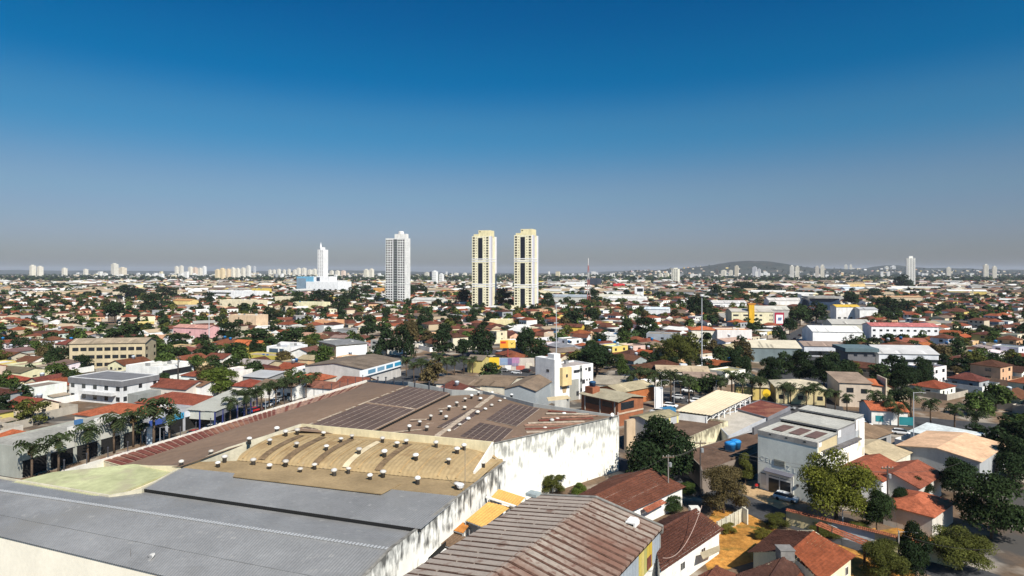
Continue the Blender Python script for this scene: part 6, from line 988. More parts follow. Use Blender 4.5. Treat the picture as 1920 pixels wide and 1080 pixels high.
MTR = [('round', 412, 740, 84, 50, 'bright', 'near'), ('round', 757, 672, 46, 64, 'dark'), ('tall', 772, 668, 34, 58, 'brown'), ('round', 725, 665, 44, 50, 'dark'), ('round', 902, 668, 60, 56, 'dark'), ('round', 868, 672, 50, 36, 'dark'), ('round', 830, 668, 46, 44, 'dark'), ('round', 703, 682, 36, 34, 'dark'), ('round', 985, 672, 44, 58, 'dark'), ('round', 1010, 674, 36, 40, 'deep'), ('wide', 1120, 706, 108, 58, 'dark', 'near'), ('round', 1085, 690, 44, 34, 'olive'), ('airy', 1268, 690, 84, 62, 'olive', 'near'), ('round', 1295, 680, 54, 56, 'olive'), ('tall', 1175, 652, 36, 54, 'deep'), ('round', 1210, 640, 46, 46, 'dark'), ('round', 1386, 706, 48, 56, 'dark', 'near'), ('round', 1350, 690, 36, 40, 'deep'),
       ('round', 1446, 720, 46, 50, 'dark', 'near'), ('wide', 1500, 722, 70, 64, 'dark', 'near'), ('round', 1545, 735, 56, 66, 'dark', 'near'), ('round', 1588, 730, 60, 54, 'dark', 'near'), ('round', 1470, 700, 50, 40, 'deep'), ('round', 1690, 745, 70, 62, 'dark', 'near'), ('round', 1650, 718, 44, 36, 'deep'), ('round', 1725, 730, 60, 60, 'dark', 'near'), ('round', 1560, 695, 36, 36, 'dark'), ('round', 1680, 780, 44, 50, 'dark'), ('round', 1330, 735, 60, 34, 'deep'), ('round', 1300, 742, 40, 30, 'green'),
       ('round', 284, 588, 38, 38, 'dark'), ('tall', 505, 612, 34, 36, 'dark'), ('wide', 600, 578, 60, 34, 'dark'), ('round', 560, 574, 34, 28, 'deep'), ('round', 640, 590, 36, 36, 'dark'), ('round', 300, 680, 60, 36, 'green'), ('round', 335, 684, 50, 34, 'deep'), ('round', 386, 678, 50, 38, 'deep'), ('round', 440, 674, 42, 32, 'dark'), ('round', 330, 655, 44, 30, 'dark'), ('round', 230, 640, 70, 36, 'deep'), ('round', 216, 606, 44, 40, 'dark'), ('round', 480, 650, 90, 34, 'deep'), ('round', 545, 648, 60, 34, 'deep'), ('round', 590, 655, 50, 30, 'green'), ('round', 430, 640, 46, 36, 'dark'), ('wide', 240, 560, 60, 26, 'dark'), ('wide', 310, 562, 50, 24, 'dark'), ('round', 392, 571, 30, 24, 'dark'), ('round', 560, 640, 40, 26, 'deep'), ('round', 912, 738, 62, 24, 'bright', 'near'), ('round', 1060, 765, 12, 14, 'green'),
       ('round', 796, 622, 36, 44, 'dark'), ('round', 830, 640, 40, 34, 'dark'), ('round', 855, 620, 28, 30, 'dark'), ('round', 885, 612, 26, 30, 'dark'), ('round', 725, 600, 18, 26, 'deep'), ('round', 690, 618, 30, 28, 'dark'), ('wide', 870, 574, 34, 34, 'dark'), ('wide', 946, 580, 40, 40, 'dark'), ('round', 1028, 582, 30, 34, 'dark'), ('round', 1080, 614, 42, 36, 'dark'), ('round', 1112, 610, 40, 32, 'dark'), ('round', 1112, 576, 26, 34, 'dark'), ('round', 1066, 576, 28, 20, 'deep'), ('round', 1310, 602, 56, 46, 'dark'), ('round', 1342, 560, 34, 26, 'dark'), ('round', 790, 556, 30, 24, 'dark'), ('round', 770, 560, 30, 26, 'dark'), ('round', 688, 558, 26, 24, 'dark'), ('round', 660, 568, 40, 30, 'dark'), ('round', 690, 636, 40, 30, 'dark'), ('round', 770, 640, 30, 40, 'brown'),
       ('round', 1530, 606, 52, 40, 'dark'), ('round', 1500, 612, 44, 36, 'deep'), ('round', 1660, 600, 54, 44, 'dark'), ('round', 1690, 590, 40, 30, 'dark'), ('round', 1596, 574, 34, 24, 'dark'), ('round', 1440, 556, 60, 22, 'dark'), ('round', 1695, 545, 40, 30, 'dark'), ('round', 1400, 552, 50, 24, 'dark'), ('round', 1380, 560, 40, 20, 'deep'), ('round', 1460, 640, 30, 30, 'dark'), ('round', 1480, 628, 30, 32, 'dark'), ('round', 1640, 560, 40, 20, 'dark'), ('round', 1225, 690, 40, 26, 'dark'), ('round', 1205, 682, 30, 24, 'deep')]
for t in MTR: tree(*t[:6], lod=t[6] if len(t) > 6 else 'mid')
# palms
def palm_mesh(seed):
    rg = random.Random(seed); V = []
    for i in range(17):
        a = 2*PI*i/17+rg.uniform(-.2, .2); el = rg.uniform(-.1, 1.25); L = rg.uniform(.32, .42); d = np.array([math.cos(a), math.sin(a), 0]); sd = np.array([-math.sin(a), math.cos(a), 0]); pts = []; p = np.array([0, 0, .70]); e = el
        for k in range(8): pts.append(p.copy()); p = p+(d*math.cos(e)+np.array([0, 0, 1])*math.sin(e))*L/7; e -= .22+.05*k
        for k in range(7):
            q0, q1 = pts[k], pts[k+1]; wd = .075*math.sin(PI*(k+1.2)/8.6)+.008
            for s_ in (-1, 1): o_ = sd*s_*wd-np.array([0, 0, wd*.55]); V += [q0, q0*.35+q1*.65, q0*.2+q1*.8+o_*1.1, q0*.75+q1*.25+o_]
    return np.array(V)
PALMC = [mesh_np('crown', palm_mesh(i), LEAF) for i in range(3)]; PALMT = MB().tube([(0, 0, -.01), (.004, 0, .3), (0, 0, .66), (0, 0, .72)], .024, 7, .017).mesh('trunk', BARK, True); PALMS = mesh_np('dead_fronds', np.array([q for i in range(9) for q in ((.02*math.cos(i*.7), .02*math.sin(i*.7), .70), (.075*math.cos(i*.7), .075*math.sin(i*.7), .62), (.07*math.cos(i*.7+.5), .07*math.sin(i*.7+.5), .54), (.02*math.cos(i*.7+.5), .02*math.sin(i*.7+.5), .60))]), LEAF)
def palm(px, py, hpx, label=None):
    p = P(px, py); h = hpx/F*p.y; o = mk('palm_tree', None, loc=p, rz=random.uniform(0, 6), scale=(h, h, h)); tag(o, label, 'palm tree', 'street palms'); j = random.uniform(.8, 1.2)
    mk('trunk', PALMT, o, loc=(0, 0, 0)); mk('crown', random.choice(PALMC), o, (.040*j, .055*j, .022*j), loc=(0, 0, 0)); mk('dead_fronds', PALMS, o, (.16, .11, .05), loc=(0, 0, 0))
    AUTO.append((o, ('tall' if h > 9.5 else 'short' if h < 6.5 else 'mid height')+' palm tree', 'palm tree', 'street palms', (p.x, p.y))) if not label else None; return o
for px_, py_, hp in [(60, 905, 95), (110, 890, 92), (165, 868, 88), (214, 850, 88), (250, 838, 82), (264, 836, 50), (288, 845, 118), (318, 836, 88), (432, 796, 62), (448, 776, 54), (462, 786, 66), (476, 772, 52), (490, 774, 62), (505, 764, 56), (517, 766, 62), (532, 752, 52), (546, 755, 56), (560, 745, 46), (574, 748, 54), (590, 738, 48), (762, 706, 44), (776, 715, 44), (790, 712, 48), (803, 718, 50), (822, 710, 58), (838, 708, 46), (852, 706, 42), (870, 702, 40), (886, 700, 38), (1186, 742, 56), (1200, 738, 60), (1216, 745, 62), (1228, 740, 56), (1242, 756, 62), (1258, 756, 74), (1276, 748, 54), (1292, 760, 66), (1352, 748, 52), (1372, 746, 60), (1392, 752, 64), (1410, 750, 54), (1425, 756, 58), (1470, 762, 52), (1482, 758, 48), (1512, 766, 52), (1526, 764, 54), (1548, 772, 52), (1566, 768, 44), (1588, 776, 44), (1640, 785, 62), (1664, 792, 60), (1684, 800, 50), (1708, 790, 76), (1020, 925, 30), (1052, 918, 34), (1745, 800, 62), (1790, 812, 66), (1830, 826, 66)]: palm(px_, py_, hp)
gt = tree('airy', 1034, 925, 52, 34, 'olive', 'near', 'spiky grey-green shrub before the soot-streaked wall', seed=1, auto=False, name='shrub', cat='shrub')

# ------------------------------------------------------------------ cars and the motorcycle
def loft(secs):     # (x, half width, z0, z1, tumble) sections along the car
    m = MB(); rows = []
    for x, w_, z0, z1, tb_ in secs: rows.append([(x, -w_, z0), (x, -w_*1.02, (z0+z1)/2), (x, -w_*tb_, z1), (x, w_*tb_, z1), (x, w_*1.02, (z0+z1)/2), (x, w_, z0), (x, -w_, z0)])
    m.grid(rows); m.f.append(tuple(range(0, 6))); k = (len(rows)-1)*7; m.f.append(tuple(range(k+5, k-1, -1))); return m
CARPAINT = surf('car_paint', None, (), .3, .5)
CB = loft([(-2.1, .78, .35, .62, .9), (-2.05, .84, .25, .82, .92), (-1.3, .86, .22, .92, .93), (-.2, .87, .22, .93, .93), (.9, .87, .22, .93, .93), (1.8, .85, .22, .98, .92), (2.1, .80, .3, .9, .92)]).mesh('body', CARPAINT, True)
CG = loft([(-1.25, .80, .9, .93, .95), (-.55, .80, .9, 1.40, .74), (.9, .80, .9, 1.44, .74), (1.6, .80, .9, 1.36, .74), (1.95, .78, .9, .98, .9)]).mesh('windows', GLASS, True); CRF = loft([(-.55, .60, 1.38, 1.43, .9), (.3, .62, 1.42, 1.48, .9), (1.2, .62, 1.42, 1.47, .9), (1.62, .58, 1.34, 1.40, .9)]).mesh('roof', CARPAINT, True)
cw = MB().lathe([(.10, -.1), (.31, -.1), (.33, -.06), (.33, .06), (.31, .1), (.10, .1)], seg=12); cw.v = [(a, c, b) for a, b, c in cw.v]; CWM = cw.mesh('wheel', surf('tyre', (.015, .015, .016), (), .8, .2), True)
CL = MB().bx(-.02, .02, -.14, .14, -.06, .06).mesh('headlight', PAINT); CT = MB().bx(-.02, .02, -.10, .10, -.10, .10).mesh('tail_light', PAINT)
def car(p, rz, col, label, group=None, auto=None):
    o = thing('parked_car', label, 'car', p, group, rz); mk('body', CB, o, col, loc=(0, 0, 0)); mk('windows', CG, o, (.015, .017, .02), loc=(0, 0, 0)); mk('roof', CRF, o, col, loc=(0, 0, 0))
    for x in (-1.3, 1.3):
        for y in (-.78, .78): mk('wheel', CWM, o, loc=(x, y, .33))
    for y in (-.6, .6): mk('headlight', CL, o, (.8, .8, .78), loc=(-2.08, y, .66)); mk('tail_light', CT, o, (.4, .01, .01), loc=(2.1, y, .78))
    if auto: AUTO.append((o, auto, 'car', group, (p[0], p[1])))
    return o
q = P(1474, 939); car((q.x, q.y, .08), A2+DG(100), (.62, .64, .66), 'silver hatchback parked in front of the white sawtooth warehouse')
cnames = {'white': (.8, .8, .8), 'silver': (.55, .56, .57), 'black': (.02, .02, .022), 'grey': (.16, .165, .17), 'red': (.35, .02, .02), 'blue': (.03, .07, .25)}
def carp(px, py, rz): cn = random.choice(list(cnames)[:4]*3+['red', 'blue']); q = P(px, py); car((q.x, q.y, .07), rz, cnames[cn], None, 'cars along the avenues', f'{cn} car on the street')
rb_ = math.atan2(189, 122)
for px_, py_ in [(1488, 652), (1502, 640), (1512, 634), (1520, 628), (1534, 618), (1540, 612), (1490, 638), (1500, 630), (1470, 655), (1482, 646), (1525, 612), (1548, 604)]: carp(px_, py_, rb_+random.choice((0, PI)))
ra_ = math.atan2(-33, 60)
for px_, py_ in [(1302, 755), (1312, 752), (1258, 764), (1270, 748), (1400, 762), (1450, 765), (1530, 782), (905, 696), (920, 700), (945, 697), (968, 701), (985, 698), (1290, 735), (1345, 705), (1335, 712), (1360, 702), (1325, 705), (1478, 768), (1620, 800), (1690, 815), (1232, 775)]: carp(px_, py_, ra_+random.choice((0, PI)))
rl_ = math.atan2(.943, .334)
for px_, py_ in [(500, 763), (512, 757), (522, 752), (480, 772), (540, 748), (465, 776), (405, 800), (395, 806), (560, 742), (360, 818), (340, 832)]: carp(px_, py_, rl_+random.choice((0, PI)))
mo = thing('motorcycle', 'red motorcycle parked beside the olive tree at pale green front', 'motorcycle', P(1419, 916, .1), rz=.4)
tm = MB().lathe([(.22, -.05), (.31, -.05), (.33, 0), (.31, .05), (.22, .05)], seg=12); tm.v = [(a, c, b) for a, b, c in tm.v]; tme = tm.mesh('wheel', MAT['tyre'], True)
for x in (-.65, .65): mk('wheel', tme, mo, loc=(x, 0, .33))
sub(mo, 'body', loft([(-.5, .08, .5, .7, .8), (-.3, .16, .5, .95, .8), (.1, .18, .45, .92, .8), (.3, .14, .45, .75, .8)]), CARPAINT, (.32, .02, .02)); sub(mo, 'seat', loft([(.1, .14, .75, .84, .8), (.5, .15, .76, .88, .8), (.85, .1, .82, .92, .8)]), PAINT, (.02, .02, .02)); sub(mo, 'handlebar', MB().tube([(-.45, -.35, 1.08), (-.5, 0, 1.0), (-.45, .35, 1.08)], .025, 5).tube([(-.65, 0, .35), (-.48, 0, 1.0)], .04, 5), PAINT, (.05, .05, .05)); sub(mo, 'engine', MB().bx(-.25, .25, -.15, .15, .3, .55), METAL, (.1, .1, .1))

# ------------------------------------------------------------------ the rest of the town: houses and trees filling the blocks
for q_ in ((850, 712), (800, 715), (890, 704), (940, 702), (1300, 745), (1260, 735), (1350, 735)): occ(P(*q_), 11)
OA = np.array(OCC)
HP = {}
for i, (R, L, h, rf, rs) in enumerate([(11, 9, 3.6, 'gx', 1.7), (9, 12, 3.6, 'gy', 1.6), (12, 10, 3.5, 'hip', 1.8), (10, 10, 3.8, 'hip', 1.7), (13, 9, 3.8, 'flat', 0), (10, 9, 6.4, 'flat', 0), (11, 10, 6.4, 'hip', 1.7), (16, 11, 4.4, 'gx', 1.2), (12, 9, 4.0, 'shed', .8)]):
    got = []
    def part(mb, nm, m, col, **k): got.append((nm, mb.mesh(nm, m)))
    body(part, R, L, h, rf, WHITE, (.3, .2, .1), {'flat': FIBRE, 'shed': FIBRE}.get(rf, FIBRE if i == 7 else TILE), rs, .5, PLASTER); ax = MB(); ax.bx(R*.1, R*.6, L, L+2.8, 0, 2.5); got.append(('annexe', ax.mesh('annexe', PLASTER))); got.append(('annexe_roof', MB().slab([(R*.06, L+.02, 3.0), (R*.64, L+.02, 3.0), (R*.64, L+3.2, 2.55), (R*.06, L+3.2, 2.55)], .1).mesh('annexe_roof', FIBRE)))
    yw = MB(); x0, x1, y0, y1 = -2.2, R+2.4, -3.2, L+4.2; yw.bx(x0, x1, y0, y0+.16, 0, 2.1); yw.bx(x0, x1, y1-.16, y1, 0, 2.3); yw.bx(x0, x0+.16, y0+.16, y1-.16, 0, 2.2); yw.bx(x1-.16, x1, y0+.16, y1-.16, 0, 2.2); got.append(('yard_wall', yw.mesh('yard_wall', PLASTER)))
    HP[i] = (R, L, h, rf, got)
PARTM = {}
def town_house(p, i, rz, wc, rc, s=1.0):
    R, L, h, rf, got = HP[i]; o = mk('house', None, loc=p, rz=rz, scale=(s, s, random.uniform(.92, 1.12)))
    for nm, me in got: mk(nm, me, o, rc if nm == 'roof' else (.27, .22, .17) if nm == 'annexe_roof' else random.choice([wc, WHITE, (.5, .46, .4), (.4, .36, .3)]) if nm == 'yard_wall' else wc, loc=(0, 0, 0))
    nz = 2 if h > 5.5 else 1
    for j in range(nz):
        for f_, x in (('y0', R*.22), ('y0', R*.75), ('x0', L*.4), ('xR', L*.5)):
            loc, rz_ = {'y0': ((x, -.004, 1.9+3*j), 0), 'x0': ((-.004, x, 1.9+3*j), -PI/2), 'xR': ((R+.004, x, 1.9+3*j), PI/2)}[f_]; mk('window', PANEM, o, DARKG, loc=loc, rz=rz_, scale=(random.choice((1.4, 1.8, 2.2)), 1.6, 1.35))
    mk('door', PANEM, o, random.choice([(.12, .07, .04), (.3, .3, .3), (.05, .08, .12)]), loc=(R*.48, -.004, 1.1), scale=(1.1, 1.6, 2.3)); return o
WC = [('white', WHITE), ('white', (.82, .82, .80)), ('cream', CREAM), ('beige', BEIGE), ('grey', GREYW), ('peach', PEACH), ('yellow', (.62, .48, .16)), ('pink', PINK), ('tan', TANW)]; WP = [.21, .12, .15, .17, .11, .08, .05, .03, .08]
RCT = [('orange red', (.20, .058, .029)), ('dark red', T_DARK), ('brown red', T_BROWN), ('vivid orange', (.29, .082, .033)), ('rust red', (.145, .052, .032))]; RCF = [('grey brown', (.20, .155, .115)), ('grey', (.26, .25, .23)), ('tan', (.36, .28, .19)), ('white', (.58, .57, .54)), ('brown', (.14, .10, .075))]
def free(x, y, r):
    return not np.any((OA[:, 0]-x)**2+(OA[:, 1]-y)**2 < (OA[:, 2]+r)**2)
ROADS = [(AVE, 9.5), (LST, 14), (BLV, 15), (RD, 6)]
def road_clear(x, y, r):
    for pts, w_ in ROADS:
        for (x0, y0), (x1, y1) in zip(pts, pts[1:]):
            dx, dy = x1-x0, y1-y0; t = max(0, min(1, ((x-x0)*dx+(y-y0)*dy)/(dx*dx+dy*dy)))
            if (x0+t*dx-x)**2+(y0+t*dy-y)**2 < (w_+r)**2: return False
    return True
ca, sa = math.cos(DG(32)), math.sin(DG(32)); HL, TL = [], []
for iu in range(-120, 142):
    for iv in range(-12, 142):
        if iv % 9 == 8 or iu % 12 == 11: continue      # streets of the grid
        uu, vv = iu*11.6+RNG.uniform(-1.5, 1.5), iv*11.2+RNG.uniform(-1.5, 1.5); x, y = ca*uu-sa*vv, sa*uu+ca*vv
        if y < 128 or y > 980 or abs(x) > .88*y+12: continue
        near_ok = x > .66*y+6 or x < -.66*y-14 or y > 195
        if not near_ok: continue
        if not road_clear(x, y, 5.5): continue
        rr = RNG.random()
        if rr < .63:
            if free(x, y, 4.5): HL.append((x, y))
            elif free(x, y, 2.2): TL.append((x, y))
        elif rr < .93:
            if free(x, y, 1.5): TL.append((x, y))
        if RNG.random() < .20:
            x2, y2 = x+6.2*ca, y+6.2*sa
            if free(x2, y2, 1.5): TL.append((x2, y2))
HL.sort(key=lambda q: q[1]); TL.sort(key=lambda q: q[1])
rwh = lambda a, p: a[RNG.choice(len(a), p=p)] if p is not None else a[RNG.integers(len(a))]
MH = []        # houses past the 300 that show largest
NI_H = 225
for n_, (x, y) in enumerate(HL):
    wn_, wc = WC[RNG.choice(9, p=WP)]; i = int(RNG.choice(9, p=[.18, .12, .13, .10, .13, .06, .06, .10, .12])); rf = HP[i][3]
    rn, rc = (RCF[RNG.integers(5)] if rf in ('flat', 'shed') or i == 7 else RCT[RNG.choice(5, p=[.22, .24, .28, .08, .18])]); rz = DG(32)+(-PI/2 if RNG.random() < .4 else 0)+(A1-DG(32) if x < -60 and y < 420 else 0)
    s = RNG.uniform(.78, 1.05); R, L = HP[i][0]*s, HP[i][1]*s; cx, cy = x-(R/2*math.cos(rz)-L/2*math.sin(rz)), y-(R/2*math.sin(rz)+L/2*math.cos(rz))
    if n_ < NI_H:
        o = town_house((cx, cy, 0), i, rz, tuple(c*RNG.uniform(.9, 1.05) for c in wc), tuple(c*RNG.uniform(.85, 1.15) for c in rc), s)
        rk = {'gx': 'gable', 'gy': 'gable', 'hip': 'hip', 'flat': 'flat', 'shed': 'sloping'}[rf]; AUTO.append((o, f'{"two storey " if HP[i][2] > 5.5 else ""}{wn_} house, {rn} {rk} roof', 'house', 'houses of the town', (x, y)))
        if RNG.random() < .2:
            q = (x+RNG.uniform(-2, 2), y+RNG.uniform(-2, 2), HP[i][2]*1.1+(1.2 if rf != 'flat' else -.6)); tk = tank(None, q, .75, 1.5, ((.02, .18, .45), (.45, .5, .55), (.03, .12, .3))[RNG.integers(3)], 'water tanks on the roofs'); AUTO.append((tk, 'plastic roof water tank', 'water tank', 'water tanks on the roofs', (x, y)))
    else: MH.append((cx, cy, rz, R, L, HP[i][2]*RNG.uniform(.9, 1.15), rf, HP[i][2] > 5.5, wc, rc))
NI_T = 190; MT = []
for n_, (x, y) in enumerate(TL):
    kn = ('round', 'round', 'tall', 'wide', 'airy')[RNG.integers(5)]; cl = ('dark', 'dark', 'deep', 'deep', 'green', 'green', 'olive', 'brown')[RNG.integers(8)]; r = RNG.uniform(2.4, 5.2); h = r*RNG.uniform(1.5, 2.2)
    if n_ < NI_T: tree(kn, 0, 0, 0, 0, cl, p=Vector((x, y, 0)), r=r, h=h)
    else: MT.append((x, y, r, h, GREENS[cl]))
# quads of a plain house, vectorised
def mass_houses(name, L_, big=False):
    V, C = [], []
    for cx, cy, rz, R, L, h, rf, two, wc, rc in L_:
        u_ = np.array([math.cos(rz), math.sin(rz), 0])*R; v_ = np.array([-math.sin(rz), math.cos(rz), 0])*L; o_ = np.array([cx, cy, 0.]); z = np.array([0, 0, 1.])
        c = [o_, o_+u_, o_+u_+v_, o_+v_]; wc = np.array(wc)*RNG.uniform(.85, 1.05); rc = np.array(rc)*RNG.uniform(.8, 1.2)
        for k in range(4): a, b = c[k], c[(k+1) % 4]; V += [a, b, b+z*h, a+z*h]; C += [wc]*4
        if not big and cy < 1000:
            mdl = (c[0]+c[2])/2; yc = [mdl+(p-mdl)*1.42 for p in c]; ywc = np.array(((.7, .69, .66), (.45, .40, .34), (.32, .28, .24))[RNG.integers(3)])
            for k in range(4): a, b = yc[k], yc[(k+1) % 4]; V += [a, b, b+z*2.1, a+z*2.1]; C += [ywc]*4
        e = [p+(p-(c[0]+c[2])/2)*.05+z*h for p in c]; rs = z*(1.7 if not big else .15*L)
        if rf in ('gx', 'hip'):
            a0 = .0 if rf == 'gx' else .3; m0, m1 = (e[0]+e[3])/2*(1-a0)+(e[1]+e[2])/2*a0+rs, (e[1]+e[2])/2*(1-a0)+(e[0]+e[3])/2*a0+rs
            V += [e[0], e[1], m1, m0, e[2], e[3], m0, m1]; C += [rc]*8; gc = wc if rf == 'gx' else rc; V += [e[1], e[2], m1, m1, e[3], e[0], m0, m0]; C += [gc]*8
        elif rf == 'gy':
            m0, m1 = (e[0]+e[1])/2+rs, (e[3]+e[2])/2+rs; V += [e[3], e[0], m0, m1, e[1], e[2], m1, m0]; C += [rc]*8; V += [e[0], e[1], m0, m0, e[2], e[3], m1, m1]; C += [wc]*8
        else: V += [p-z*.4*(rf == 'flat') for p in e]; C += [rc]*4
        nrm = -v_/L*.04; uu = u_/R
        for j in range(2 if two else 1):
            for t in ((.2, .5, .8) if not big else (.08, .24, .40, .56, .72, .88)):
                ww = .7 if not big else R*.05; q = o_+u_*t+nrm+z*(1.3+3*j)*(h/3.6 if not big and not two else 1); V += [q-uu*ww, q+uu*ww, q+uu*ww+z*1.3, q-uu*ww+z*1.3]; C += [np.array(DARKG)]*4
        nrm = -u_/R*.04; vv_ = v_/L; q = o_+v_*.5+nrm+z*1.3; V += [q+vv_*.7, q-vv_*.7, q-vv_*.7+z*1.3, q+vv_*.7+z*1.3]; C += [np.array(DARKG)]*4
    o = mk(name, mesh_np(name, np.array(V), CITY, 4, np.array(C))); tag(o, kind='stuff'); return o
mass_houses('far_houses', MH)
far = []
for _ in range(9500):
    y = math.exp(RNG.uniform(math.log(960), math.log(6000))); x = RNG.uniform(-.9, .9)*y
    if not free(x, y, 2): continue
    big = RNG.random() < .2; R = RNG.uniform(18, 55) if big else RNG.uniform(9, 17)*(1 if y < 2000 else 1.5); L = RNG.uniform(12, 26) if big else RNG.uniform(9, 14); h = RNG.uniform(5, 11) if big else RNG.choice([3.6, 4.5, 6.5, 9])
    wc = WC[RNG.choice(9, p=WP)][1]; rf = ('flat', 'gx')[RNG.integers(2)] if big else ('gx', 'hip', 'gy', 'flat')[RNG.integers(4)]; rc = (RCF[RNG.integers(5)] if (big or rf == 'flat') else RCT[RNG.integers(5)])[1]
    if y > 5100 and x > .18*y: continue
    far.append((x, y, DG(32)*RNG.choice([1, -.6])-(PI/2 if RNG.random() < .3 else 0), R, L, h, rf, h > 6, wc, rc, big))
mass_houses('distant_houses', [f[:10] for f in far if not f[10]]); mass_houses('distant_sheds', [f[:10] for f in far if f[10]], True)
def mass_trees(name, L_, n, size, seed):
    pr = [crown_mesh('m', seed+k, n, size, lobes=6, lr=(.4, .6), spread=.5, shell=.6) for k in range(4)]; V, C = [], []
    for x, y, r, h, c in L_:
        q = pr[RNG.integers(4)]; t = RNG.uniform(0, 6.28); ct, st_ = math.cos(t), math.sin(t); v = np.empty_like(q); v[:, 0] = (q[:, 0]*ct-q[:, 1]*st_)*r+x; v[:, 1] = (q[:, 0]*st_+q[:, 1]*ct)*r+y; v[:, 2] = np.maximum(q[:, 2]*h, .1); V.append(v); C.append(np.tile(np.array(c)*RNG.uniform(.75, 1.2), (len(q), 1)))
    o = mk(name, mesh_np(name, np.concatenate(V), LEAFA, 4, np.concatenate(C))); tag(o, kind='stuff'); return o
mass_trees('far_trees', MT, 170, .20, 300)
ft = []
for _ in range(9000):
    y = math.exp(RNG.uniform(math.log(950), math.log(7000))); x = RNG.uniform(-.9, .9)*y
    if y > 5100 and x > .18*y: continue
    r = RNG.uniform(4, 8)*(1 if y < 2200 else 1.7); ft.append((x, y, r, r*RNG.uniform(1.2, 1.8), GREENS[('dark', 'deep', 'dark', 'green')[RNG.integers(4)]]))
mass_trees('distant_trees', ft, 26, .42, 320)
V, C = [], []
for _ in range(900):          # the far centre: small pale high blocks along the horizon
    y = RNG.uniform(3200, 7200); x = RNG.choice([RNG.uniform(-.72, -.2), RNG.uniform(-.72, .3), RNG.uniform(.1, .8)])*y
    if y > 5000 and x > .15*y: continue
    w_, d_, h_2 = RNG.uniform(10, 26), RNG.uniform(10, 22), RNG.choice([9, 12, 16, 22, 30, 42], p=[.3, .28, .2, .12, .07, .03]); c = np.array(WC[RNG.choice(5, p=[.4, .3, .15, .1, .05])][1]); t = -.34; ux = np.array([math.cos(t)*w_, math.sin(t)*w_, 0]); uy = np.array([-math.sin(t)*d_, math.cos(t)*d_, 0]); o_ = np.array([x, y, 0.]); b4 = [o_, o_+ux, o_+ux+uy, o_+uy]; up = np.array([0, 0, h_2])
    for k in range(4): a, b = b4[k], b4[(k+1) % 4]; V += [a, b, b+up, a+up]; C += [c]*4
    V += [p+up for p in b4]; C += [c*.8]*4
    nfl = int(h_2/6)
    for j in range(nfl): q0 = o_+ux*.1-np.array([0, .6, 0])+np.array([0, 0, 3+j*6.]); V += [q0, q0+ux*.8, q0+ux*.8+np.array([0, 0, 1.8]), q0+np.array([0, 0, 1.8])]; C += [c*.5]*4
tag(mk('distant_blocks', mesh_np('distant_blocks', np.array(V), CITY, 4, np.array(C))), kind='stuff')
# houses scattered up the hill at right, set on its slope
dg = bpy.context.evaluated_depsgraph_get(); dg.update(); hh_ = []; tt_ = []
for _ in range(1500):
    x, y = RNG.uniform(950, 4700), RNG.uniform(4700, 7000); ok, loc, nn, ix, ob, mt = SC.ray_cast(dg, Vector((x, y, 900)), Vector((0, 0, -1)))
    if not ok or loc.z > 95 or (loc.z > 45 and RNG.random() < .8): continue
    (hh_ if RNG.random() < .42 else tt_).append((x, y, loc.z))
def lift(f, pts, *a):
    o = f(*a); me = o.data; return o
V, C = [], []
for x, y, z in hh_:
    w_, h_2 = RNG.uniform(9, 24), RNG.uniform(5, 12); c = np.array(WC[RNG.choice(9, p=WP)][1]); rc = np.array(RCT[RNG.integers(5)][1] if RNG.random() < .6 else (.4, .38, .35)); b4 = [np.array([x-w_/2, y, z-3]), np.array([x+w_/2, y-3, z-3]), np.array([x+w_/2, y+12, z-3]), np.array([x-w_/2, y+14, z-3])]; up = np.array([0, 0, h_2+3])
    for k in range(4): a, b = b4[k], b4[(k+1) % 4]; V += [a, b, b+up, a+up]; C += [c]*4
    V += [p+up+np.array([0, 0, 2.5*(k > 1)]) for k, p in enumerate(b4)]; C += [rc]*4
if V: tag(mk('hillside_houses', mesh_np('hillside_houses', np.array(V), CITY, 4, np.array(C))), kind='stuff')
V, C = [], []; pr = crown_mesh('m', 350, 22, .45, lobes=5, lr=(.4, .6))
for x, y, z in tt_: r = RNG.uniform(8, 16); V.append(pr*np.array([r, r, r*1.3])+np.array([x, y, z-1])); C.append(np.tile(np.array(GREENS['dark']), (len(pr), 1)))
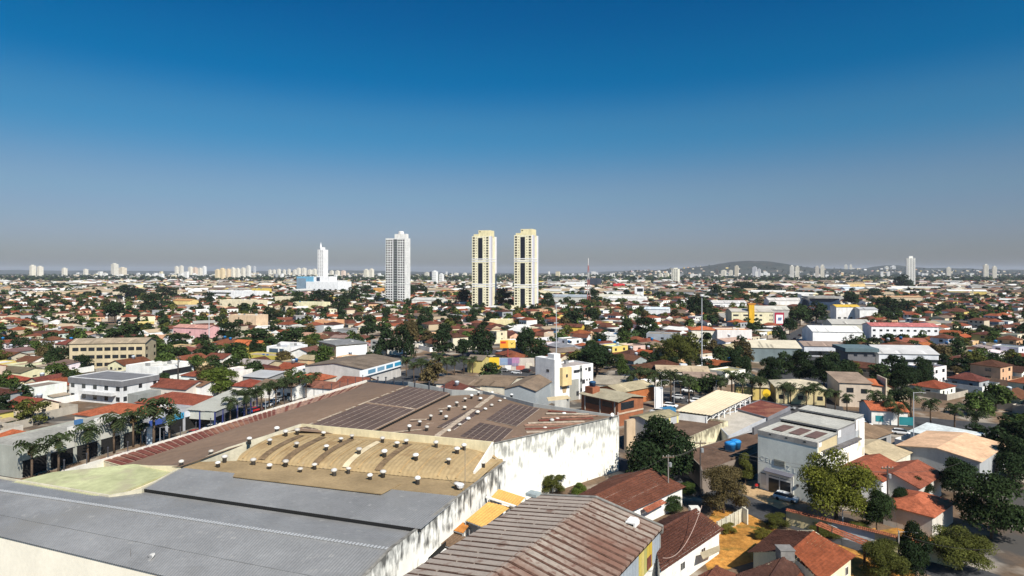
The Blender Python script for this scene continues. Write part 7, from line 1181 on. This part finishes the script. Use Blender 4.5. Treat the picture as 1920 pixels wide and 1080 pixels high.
if V: tag(mk('hillside_trees', mesh_np('hillside_trees', np.concatenate(V), LEAFA, 4, np.concatenate(C))), kind='stuff')

# ------------------------------------------------------------------ labels: what each repeat looks like and which landmark it stands by
def where(px):
    best, s = None, 1e9
    for nm, q in LAND:
        d = math.hypot((px[0]-q[0])*1.0, (px[1]-q[1])*2.2)
        if d < s: s, best = d, (nm, q)
    nm, q = best; dx, dy = px[0]-q[0], (px[1]-q[1])*2.2
    return (('right of ' if dx > 0 else 'left of ') if abs(dx) > abs(dy) else ('in front of ' if dy > 0 else 'behind '))+nm
ORD = ['first', 'second', 'third', 'fourth', 'fifth', 'sixth', 'seventh', 'eighth', 'ninth', 'tenth', 'eleventh', 'twelfth', 'thirteenth', 'fourteenth', 'fifteenth', 'sixteenth', 'seventeenth', 'eighteenth', 'nineteenth', 'twentieth']
seen = {}
for o, ds, ct, gp, px_ in AUTO:
    if gp != 'overhead wires at right' and len(px_) == 2 and not isinstance(px_[0], int): px_ = pix((px_[0], px_[1], 3))
    seen.setdefault(f'{ds} {where(px_)}', []).append((px_[0], o, ct, gp))
for k_, lst in seen.items():
    lst.sort(key=lambda t: t[0])
    for i, (x, o, ct, gp) in enumerate(lst):
        sfx = '' if len(lst) == 1 else (', leftmost' if i == 0 else ', rightmost' if i == len(lst)-1 else (', middle one' if len(lst) == 3 else f', {ORD[min(i, 19)]} from left'))
        tag(o, k_+sfx, ct, gp)

# ------------------------------------------------------------------ the air: even pale haze round the whole scene, sky outside
HAZE = True
if HAZE:
    hm_ = bpy.data.materials.new('haze'); hm_.use_nodes = True; nt = hm_.node_tree; nt.nodes.clear(); pv = nt.nodes.new('ShaderNodeVolumePrincipled'); pv.inputs['Color'].default_value = (.80, .87, 1.0, 1); pv.inputs['Density'].default_value = .000045; pv.inputs['Anisotropy'].default_value = 0.0
    ou = nt.nodes.new('ShaderNodeOutputMaterial'); nt.links.new(pv.outputs[0], ou.inputs['Volume']); hz = MB().bx(-17000, 17000, -300, 17000, -2, 158); tag(hz.build('haze', hm_), kind='stuff')
print('OBJECTS', len(bpy.data.objects))
